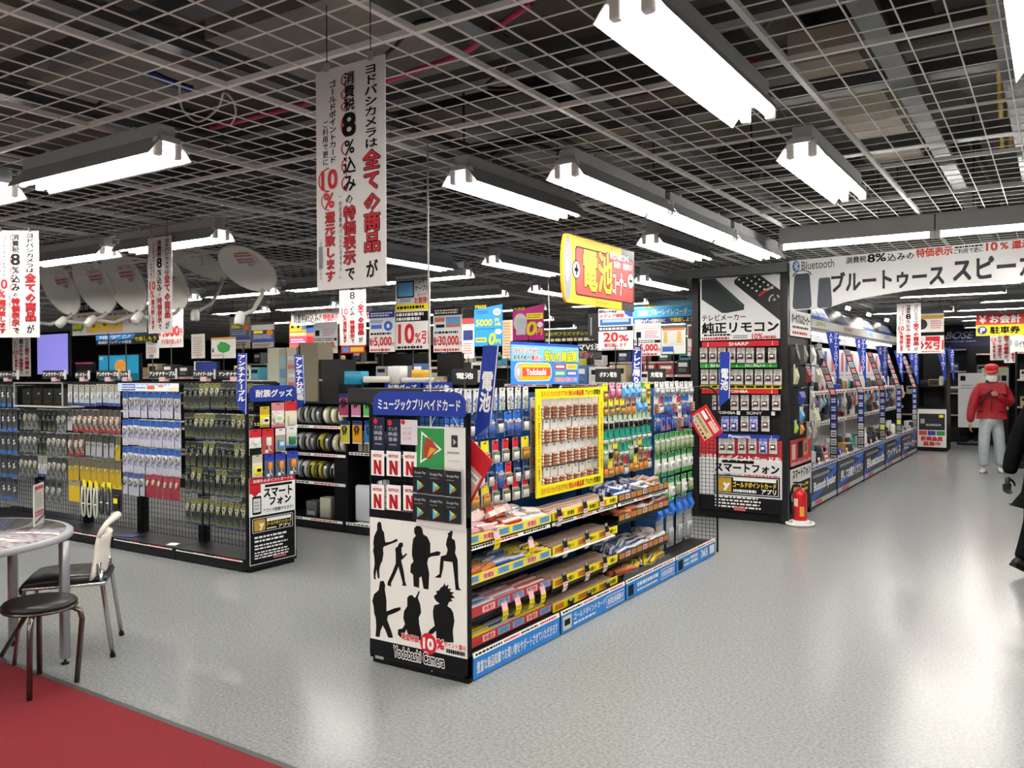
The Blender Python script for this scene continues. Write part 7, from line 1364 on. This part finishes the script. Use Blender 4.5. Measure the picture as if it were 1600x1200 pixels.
# card stand on the table
b0 = at('z', .709, 53, 824); b1 = at('z', .709, 69, 816); d = (b1 - b0); d.z = 0
s = Sign((b0.x, b0.y, .709), d, (0, 0, 1), d.length, .235, M('e2deda', .4), .003); s.lines(.12, .86, .95, .95, 1, M('c8402f', .5), 2, .9, .1); s.poly_([(.1, .84), (.35, .84), (.2, .8)], M('c8402f', .5), 2); s.lines(.12, .42, .9, .78, 6, GREY, 2, .35); s.lines(.1, .22, .95, .36, 2, M('b85a5a', .5), 2, .8, 0); s.poly_([(.1, .05), (.95, .16), (.95, .22), (.1, .11)], M('4a4a50', .5), 2)
r = thing('card_stand', 'small white upright card stand with red print on the round table', 'sign stand', tuple(s.O)); s.build('card', r)
n = s.N; c = s.P(.5, 0); m = MB(); a0 = s.P(0, 0); a1 = s.P(1, 0)
m.add([a0 - n * .03, a1 - n * .03, a1 + n * .03, a0 + n * .03], [(0, 1, 2, 3)], CLEAR); m.add([a0 + n * .003, a1 + n * .003, s.P(1, 1) + n * .003, s.P(0, 1) + n * .003], [(0, 1, 2, 3)], CLEAR); m.build('acrylic_holder', r)
# chair with a white handled back; it faces the table (towards -x)
q = [at('z', 0, 172, 1027), at('z', 0, 186, 993), at('z', 0, 38, 1038)]
ax = (q[1] - q[0]); ax.z = 0; W_ = ax.length; ax.normalize(); fw = Vector((-ax.y, ax.x, 0))
if fw.x > 0: fw = -fw
mid = (q[0] + q[1]) / 2 + fw * .22
ch = thing('chair', 'chrome legged chair with black padded seat and white handled back', 'chair', (mid.x, mid.y, 0))
def C_(f, s_, z): return Vector((mid.x, mid.y, 0)) + fw * f + ax * s_ + Vector((0, 0, z))
m = MB(); rings = []
for f, z, hw in ((-.20, .435, .17), (-.17, .447, .19), (-.05, .45, .20), (.1, .45, .205), (.19, .442, .20), (.225, .415, .19), (.225, .40, .18)):
    rings.append([C_(f, -hw, z), C_(f, -hw * .6, z + .006), C_(f, hw * .6, z + .006), C_(f, hw, z), C_(f, hw, z - .03), C_(f, -hw, z - .03)])
m.loft(rings, M('1a1a1b', .32, noise=.15, scale=200), True); m.build('seat', ch)
m = MB(); hw = .2
m.tube([C_(-.2, -hw, .41), C_(.19, -hw, .41), C_(.22, -hw * .9, .40), C_(.22, hw * .9, .40), C_(.19, hw, .41), C_(-.2, hw, .41)], .011, CHROME, 8); m.tube([C_(-.19, -hw, .41), C_(-.19, hw, .41)], .011, CHROME, 8); m.build('seat_frame', ch)
for s_ in (-1, 1):
    m = MB(); m.tube([C_(.2, s_ * hw * .95, .41), C_(.25, s_ * hw, .0)], .011, CHROME, 8); m.build('leg', ch)
    m = MB(); m.tube([C_(-.165, s_ * hw * .9, .52), C_(-.18, s_ * hw * .95, .42), C_(-.235, s_ * W_ * .5, .0)], .0125, CHROME, 8); lg = m.build('leg', ch)
    m = MB(); m.tube([C_(-.235, s_ * W_ * .5, .0), C_(-.232, s_ * W_ * .5, .02)], .015, BLACK, 8); m.build('foot', lg)
BK_ = M('e4ded2', .4); m = MB(); NS = 13
# a curved plastic back that flares at the hips, narrows, and ends in a looped grip
prof = [(.425, -.160, .19), (.45, -.168, .212), (.49, -.175, .205), (.54, -.180, .185), (.59, -.184, .172), (.63, -.190, .168), (.665, -.198, .165)]
def backring(z, f, hw, th): 
    o = []
    for k in range(NS): t = -1 + 2 * k / (NS - 1); o.append(C_(f + .045 * t * t, hw * t, z))
    for k in reversed(range(NS)): t = -1 + 2 * k / (NS - 1); o.append(C_(f + .045 * t * t - th, hw * t, z))
    return o
m.loft([backring(z, f, hw_, .016) for z, f, hw_ in prof], BK_, True)
grip = [C_(-.16, -.16, .66), C_(-.18, -.155, .70), C_(-.205, -.13, .735), C_(-.235, -.06, .752), C_(-.245, 0, .755), C_(-.235, .06, .752), C_(-.205, .13, .735), C_(-.18, .155, .70), C_(-.16, .16, .66)]
m.tube(grip, [.012, .014, .016, .017, .017, .017, .016, .014, .012], BK_, 8); m.build('backrest', ch)
for s_ in (-1, 1):
    m = MB(); m.tube([C_(-.178, s_ * hw * .93, .47), C_(-.178, s_ * hw * .6, .465), C_(-.15, s_ * hw * .4, .43)], .009, CHROME, 8); m.build('hinge', ch)
# round black stool
sl = [at('z', 0, *p) for p in ((46, 1097), (120, 1068), (62, 1055), (2, 1027))]
sc = (at('z', .42, 62, 942)); sc = Vector((sc.x, sc.y, 0))
st = thing('stool', 'round black padded stool with bent metal legs on the carpet edge', 'stool', tuple(sc)); SM = M('6a6460', .25, .9)
m = MB(); m.lathe([(.01, .40), (.15, .40), (.168, .408), (.172, .42), (.16, .434), (.10, .441), (.01, .443)], M('161617', .35, noise=.2, scale=150), 36, tuple(sc)); m.build('seat', st)
m = MB(); m.torus((sc.x, sc.y, .400), .165, .008, SM, 'z', 36, 6); m.build('seat_rim', st)
cm = (sl[0] + sl[1] + sl[2] + sl[3]) / 4
for p in sl:
    d = p - Vector((sc.x, sc.y, 0)); d.z = 0; k = d.normalized(); z0 = .008 if True else 0
    m = MB(); m.tube([sc + k * .10 + Vector((0, 0, .39)), sc + k * .155 + Vector((0, 0, .388)), sc + k * .185 + Vector((0, 0, .37)), sc + k * .195 + Vector((0, 0, .33)), Vector((p.x, p.y, z0))], .0135, SM, 10); m.build('leg', st)
# dark chair edge cut by the frame on the far side of the table
# ================================================================ people
def skin(name, pts, edges, m, parent, sub=2, root=0):
    """one smooth surface grown from a skeleton: pts = [(position, radius or (rx, ry))]"""
    me = bpy.data.meshes.new(name); me.from_pydata([tuple(p[0]) for p in pts], edges, []); o = bpy.data.objects.new(name, me); COL.objects.link(o)
    md = o.modifiers.new('skin', 'SKIN'); md.use_smooth_shade = True
    for i, v in enumerate(me.skin_vertices[0].data):
        r = pts[i][1]; v.radius = r if isinstance(r, tuple) else (r, r); v.use_root = i == root
    sb = o.modifiers.new('sub', 'SUBSURF'); sb.levels = sub; sb.render_levels = sub
    bpy.context.view_layer.update(); dg = bpy.context.evaluated_depsgraph_get()
    new = bpy.data.meshes.new_from_object(o.evaluated_get(dg)); bpy.data.objects.remove(o); bpy.data.meshes.remove(me)
    new.name = name; new.materials.clear(); new.materials.append(m)
    for p in new.polygons: p.use_smooth = True; p.material_index = 0
    o = bpy.data.objects.new(name, new); COL.objects.link(o)
    if parent: o.parent = parent
    return o
def chain(P, idx0=0): return [(i, i + 1) for i in range(idx0, idx0 + P - 1)]
SKIN_ = M('b98a70', .55, noise=.06, scale=30)
def ov(c, rx, ry, rz, n=18, k=12, f=None):
    """rings of an egg; f(t, a) scales a ring point"""
    out = []
    for i in range(k + 1):
        t = math.pi * i / k; s_ = max(.03, math.sin(t)); z = -math.cos(t); ring = []
        for j in range(n):
            a = 2 * math.pi * j / n; q = f(z, a) if f else 1
            ring.append((c[0] + rx * s_ * math.cos(a) * q, c[1] + ry * s_ * math.sin(a) * q, c[2] + rz * z))
        out.append(ring)
    return out
def hand(body, wrist, d, up_, s_, side, m, curl=.5):
    """palm and five fingers grown from the wrist; d along the hand, up_ out of its back, side to the thumb"""
    W = Vector(wrist); d = Vector(d).normalized(); b = Vector(up_).normalized(); sd = Vector(side).normalized(); P = []; E = []
    P.append((W, .019 * s_)); P.append((W + d * .04 * s_, (.026 * s_, .016 * s_))); P.append((W + d * .075 * s_, (.034 * s_, .014 * s_))); E += [(0, 1), (1, 2)]
    o = [skin('hand', P, E, m, body, 1)]
    for k, (off, L) in enumerate(((.027, .068), (.009, .076), (-.009, .07), (-.027, .056))):
        base = W + d * .075 * s_ + sd * off * s_; p1 = base + d * L * .45 * s_ - b * curl * .012 * s_; p2 = p1 + (d * (1 - curl) - b * curl).normalized() * L * .35 * s_; p3 = p2 + (d * (1 - 1.6 * curl) - b * curl * 1.3).normalized() * L * .25 * s_
        skin('finger', [(base - d * .02 * s_, .0085 * s_), (base, .009 * s_), (p1, .0085 * s_), (p2, .0078 * s_), (p3, .0065 * s_)], [(0, 1), (1, 2), (2, 3), (3, 4)], m, body, 1)
    t0 = W + d * .025 * s_ + sd * .024 * s_; t1 = t0 + (d * .6 + sd * .7).normalized() * .035 * s_; t2 = t1 + (d * .9 + sd * .2 - b * .3).normalized() * .03 * s_
    skin('thumb', [(t0 - sd * .012 * s_, .011 * s_), (t0, .0115 * s_), (t1, .010 * s_), (t2, .0075 * s_)], [(0, 1), (1, 2), (2, 3)], m, body, 1)
def head(parent, c, rot, k=1.0, hair=None, cap=None, mask=None, glasses=False):
    """face towards local -y; turned by rot about z"""
    T = Matrix.Translation(Vector(c)) @ Matrix.Rotation(rot, 4, 'Z') @ Matrix.Rotation(math.radians(8), 4, 'X') @ Matrix.Scale(k, 4)
    m = MB(); m.T = T
    def f(z, a):
        fr = max(0, -math.sin(a)); q = 1.0
        if z < -.2: q *= 1 - .32 * (-z - .2) * (1 - .35 * fr)
        if fr > .9 and -.25 < z < .15: q *= 1.02
        if fr > .7 and .12 < z < .3: q *= .97
        return q
    m.loft(ov((0, 0, 0), .075, .095, .118, 24, 18, f), SKIN_, True)
    m.loft([[(x * w_, -.088 - y, z) for x, y in ((-.011, 0), (0, .012 * w_ + .006), (.011, 0), (0, -.012))] for z, w_ in ((.022, .5), (.0, .8), (-.022, 1.25), (-.032, .9))], SKIN_, True)
    for s_ in (-1, 1):
        m.loft(ov((s_ * .076, .008, -.005), .010, .020, .032, 10, 8), SKIN_, True)
        m.ball((s_ * .030, -.0815, .018), .0098, WHT, 10, 6); m.ball((s_ * .030, -.0885, .0172), .0050, M('2a1a14', .2), 8, 5); m.tube([(s_ * .019, -.0885, .0225), (s_ * .030, -.0925, .0265), (s_ * .041, -.0865, .022)], .0036, SKIN_, 6); m.tube([(s_ * .019, -.0885, .012), (s_ * .030, -.0915, .0095), (s_ * .041, -.0865, .012)], .003, SKIN_, 6)
        m.tube([(s_ * .017, -.0935, .036), (s_ * .032, -.0945, .040), (s_ * .047, -.086, .036)], .0035, M('3a3230', .8), 5)
    m.tube([(-.024, -.085, -.056), (-.008, -.0925, -.054), (.008, -.0925, -.054), (.024, -.085, -.056)], [.003, .0055, .0055, .003], M('98584e', .5), 6)
    m.tube([(0, .02, -.08), (0, .03, -.125), (0, .035, -.17)], [.052, .052, .058], SKIN_, 16)
    m.build('head', parent)
    if hair:
        m = MB(); m.T = T; m.loft([[(x * 1.06, y * 1.05 + .006, max(z, -.05)) for x, y, z in r] for r in ov((0, .006, .012), .078, .098, .118, 20, 14, lambda z, a: 1.03 if (math.sin(a) > -.2 or z > .45) else .9)][4:], hair, True); m.build('hair', parent)
    if cap:
        m = MB(); m.T = T
        m.loft([[(.083 * q * math.cos(a), .004 + .103 * q * math.sin(a), z) for a in [2 * math.pi * j / 24 for j in range(24)]] for q, z in ((1.0, .056), (1.03, .068), (1.02, .098), (.92, .116), (.66, .130), (.3, .137), (.03, .139))], cap, True)
        m.build('cap', parent)
        m = MB(); m.T = T; up_ = []; dn = []
        for j in range(13):
            a = math.radians(198 + 144 * j / 12); r0 = Vector((.083 * math.cos(a), .004 + .103 * math.sin(a), .060)); up_.append(r0)
        ring = lambda dz: [(p.x, p.y, p.z + dz) for p in up_] + [(p.x * 1.0, p.y - .075 * math.sin(math.pi * (i / 12)) ** .6, p.z - .020 * math.sin(math.pi * (i / 12)) + dz) for i, p in reversed(list(enumerate(up_)))]
        m.loft([ring(0), ring(.005)], cap, True, False); m.build('cap_brim', parent)
    if mask:
        m = MB(); m.T = T; rows = []
        for z, bul in ((-.008, .006), (-.026, .016), (-.05, .019), (-.074, .014), (-.096, .004)):
            rows.append([(.074 * math.sin(b_), -(.092 + bul * math.cos(b_ * 1.3)) * math.cos(b_) * (1.0 if z > -.07 else .93), z - .004 * abs(b_)) for b_ in [math.radians(-62 + 124 * j / 14) for j in range(15)]])
        m.loft(rows, mask, False, True, False)
        for s_ in (-1, 1): m.tube([(s_ * .066, -.044, 0), (s_ * .08, .008, .012), (s_ * .078, .018, -.01), (s_ * .066, -.04, -.075)], .0016, mask, 5)
        m.build('face_mask', parent)
def shoe(parent, p, d, m_, sole, s_=1.0, pitch=0):
    d = Vector(d).normalized(); sd = Vector((-d.y, d.x, 0)); m = MB(); up_ = Vector((0, 0, 1))
    if pitch: d2 = (d * math.cos(pitch) - up_ * math.sin(pitch)); up_ = (up_ * math.cos(pitch) + d * math.sin(pitch)); d = d2
    P = Vector(p); rings = []
    for t, w_, h_ in ((-.075, .022, .055), (-.06, .034, .085), (-.02, .037, .095), (.04, .040, .075), (.10, .045, .055), (.15, .042, .042), (.185, .025, .030)):
        rings.append([P + d * t * s_ + sd * (w_ * s_ * math.cos(a)) + up_ * (s_ * (.012 + (h_ - .012) * (.5 + .5 * math.sin(a)))) for a in [2 * math.pi * j / 14 for j in range(14)]])
    m.loft(rings, m_, True); o = m.build('shoe', parent)
    m = MB(); out = []
    for t, w_ in ((-.08, .02), (-.06, .036), (0, .04), (.1, .048), (.16, .044), (.193, .02)): out.append((t, w_))
    lo = [P + d * t * s_ + sd * w_ * s_ for t, w_ in out] + [P + d * t * s_ - sd * w_ * s_ for t, w_ in reversed(out)]
    m.loft([lo, [q + up_ * .022 * s_ for q in lo]], sole, True, False); m.build('sole', o)
# --- person in red, walking towards the camera down the main aisle
base = at('z', 0, 1549, 738); vd = Vector((-base.x, -base.y, 0)).normalized(); sr = Vector((vd.y, -vd.x, 0))  # towards the camera; their left hand side
rt_ = Vector((RT.x, RT.y, 0)).normalized()
pr_ = thing('person', 'person in a red jacket, red cap, white mask and light jeans walking in the aisle', 'person', (base.x, base.y, 0))
B = Vector((base.x, base.y, 0))
LOC[pr_.name] = Vector((base.x, base.y, 0))
def Q(r, f, z): return rt_ * r + vd * f + Vector((0, 0, z))     # right in the picture, towards the camera, up
JK = M('84101b', .6, noise=.12, scale=14, bump=.3); JN = M('a9b2b6', .8, noise=.14, scale=22); H_S = 1.0
hip, kneeR, kneeL = .86, .46, .46
skin('jeans', [(Q(-.005, 0, .93), (.155, .12)), (Q(-.005, 0, .85), (.16, .125)), (Q(-.095, .005, .76), .098), (Q(-.115, .03, .48), .086), (Q(-.12, .0, .2), .078), (Q(-.12, -.005, .085), .086), (Q(.09, .0, .76), .098), (Q(.125, .02, .48), .086), (Q(.14, -.02, .2), .078), (Q(.143, -.03, .095), .086)], [(0, 1), (1, 2), (2, 3), (3, 4), (4, 5), (1, 6), (6, 7), (7, 8), (8, 9)], JN, pr_, 2, 1)
SH_ = M('c9c9c6', .5); shoe(pr_, B + Q(-.115, .0, 0), vd - rt_ * .2, SH_, M('8a8a88', .6)); shoe(pr_, B + Q(.145, -.03, 0), vd + rt_ * .15, SH_, M('8a8a88', .6))
skin('jacket', [(Q(0, 0, .985), (.185, .14)), (Q(0, .01, 1.05), (.215, .16)), (Q(0, .015, 1.2), (.21, .155)), (Q(0, 0, 1.33), (.185, .125)), (Q(0, -.005, 1.395), (.09, .085)),
    (Q(-.17, 0, 1.335), .085), (Q(-.255, .0, 1.19), .080), (Q(-.30, .02, 1.03), .073), (Q(-.325, .05, .88), .066), (Q(-.33, .08, .78), .050),
    (Q(.17, 0, 1.335), .085), (Q(.27, .02, 1.20), .082), (Q(.30, .08, 1.07), .078), (Q(.20, .19, 1.13), .066), (Q(.10, .22, 1.20), .052)],
    [(0, 1), (1, 2), (2, 3), (3, 4), (3, 5), (5, 6), (6, 7), (7, 8), (8, 9), (3, 10), (10, 11), (11, 12), (12, 13), (13, 14)], JK, pr_, 2, 1)
m = MB(); m.T = Matrix.Translation(B)
m.loft([[Q(.155 * math.cos(a), .112 * math.sin(a), z) for a in [2 * math.pi * j / 20 for j in range(20)]] for z in (.875, .97)], M('141416', .7), False); m.build('shirt_hem', pr_)
m = MB(); m.T = Matrix.Translation(B); m.loft([[Q(q * math.cos(a), -.005 + q * .95 * math.sin(a), z + .02 * math.sin(a)) for a in [2 * math.pi * j / 20 for j in range(20)]] for q, z in ((.115, 1.375), (.102, 1.41), (.095, 1.435), (.088, 1.432), (.085, 1.38))], M('18181a', .7), False); m.build('collar', pr_)
m = MB(); m.T = Matrix.Translation(B); m.tube([Q(.05, .12, 1.33), Q(-.02, .165, 1.27), Q(-.08, .172, 1.22), Q(-.13, .155, 1.15), Q(-.155, .135, 1.05)], .02, M('1a1518', .7), 8, flat=.5); m.build('shoulder_strap', pr_)
m = MB(); m.T = Matrix.Translation(B); m.tube([Q(0, .10, 1.40), Q(0, .145, 1.28), Q(0, .172, 1.15), Q(0, .178, 1.05), Q(0, .15, .96)], .005, M('3a0a10', .5), 6); m.build('zip', pr_)
hand(pr_, Q(-.33, .085, .775), Q(-.01, .05, -1), Q(-1, 0, 0), .95, Q(.2, 1, 0), SKIN_, .35)
hand(pr_, Q(.105, .225, 1.205), Q(-1, .15, .35), Q(.1, 1, .1), .95, Q(0, .1, 1), SKIN_, .75)
head(pr_, B + Q(.0, .02, 1.54), math.atan2(vd.y, vd.x) + math.pi / 2 - .05, 1.14, M('6a6460', .8), M('b01a22', .6), M('e6e6e4', .6))
# --- person in black, walking past at the frame edge
b2 = at('z', 0, 1640, 905); P2 = thing('person', 'person in a long black coat walking past at the photo edge', 'person', (b2.x, b2.y, 0)); LOC[P2.name] = Vector((b2.x, b2.y, 0)); B2 = Vector((b2.x, b2.y, 0))
fv = rt_                                                    # walks towards the right
dv = Vector((-rt_.y, rt_.x, 0))                             # away from the camera
def G(f, o_, z): return fv * f + dv * o_ + Vector((0, 0, z))
COAT = M('0a0a0b', .9, noise=.2, scale=20, spec=.05)
skin('trousers', [(G(0, 0, .86), (.12, .15)), (G(0, 0, .80), (.12, .15)), (G(-.05, .085, .6), .095), (G(-.06, .09, .42), .075), (G(-.14, .09, .17), .062), (G(-.16, .09, .12), .06), (G(.14, -.085, .6), .09), (G(.24, -.085, .42), .07), (G(.30, -.085, .1), .06)], [(0, 1), (1, 2), (2, 3), (3, 4), (4, 5), (1, 6), (6, 7), (7, 8)], M('0d0d0f', .9, spec=.05), P2, 2, 1)
shoe(P2, B2 + G(-.17, .09, .05), fv, M('1c1815', .4), BLACK, 1.0, .45); shoe(P2, B2 + G(.33, -.085, 0), fv, M('1c1815', .4), BLACK, 1.0, -.1)
skin('coat', [(G(.02, 0, .56), (.21, .22)), (G(.0, 0, .75), (.19, .21)), (G(0, 0, 1.0), (.16, .2)), (G(.02, 0, 1.2), (.16, .21)), (G(.05, 0, 1.36), (.135, .18)), (G(.075, 0, 1.43), (.075, .08)),
    (G(.04, .2, 1.34), .082), (G(-.06, .25, 1.1), .075), (G(-.13, .26, .88), .065), (G(-.16, .25, .76), .052), (G(.04, -.2, 1.34), .082), (G(.1, -.25, 1.1), .074), (G(.22, -.25, .95), .062), (G(.3, -.24, .9), .05)],
    [(0, 1), (1, 2), (2, 3), (3, 4), (4, 5), (4, 6), (6, 7), (7, 8), (8, 9), (4, 10), (10, 11), (11, 12), (12, 13)], COAT, P2, 2, 1)
hand(P2, G(-.165, .25, .745), G(-.15, 0, -1), G(0, 1, 0), 1.0, G(1, 0, 0), M('1a1a1b', .6), .5); hand(P2, G(.31, -.24, .895), G(.6, 0, -.7), G(0, -1, 0), 1.0, G(.6, 0, .6), SKIN_, .4)
head(P2, B2 + G(.1, 0, 1.58), math.atan2(fv.y, fv.x) + math.pi / 2, 1.0, M('141212', .6))
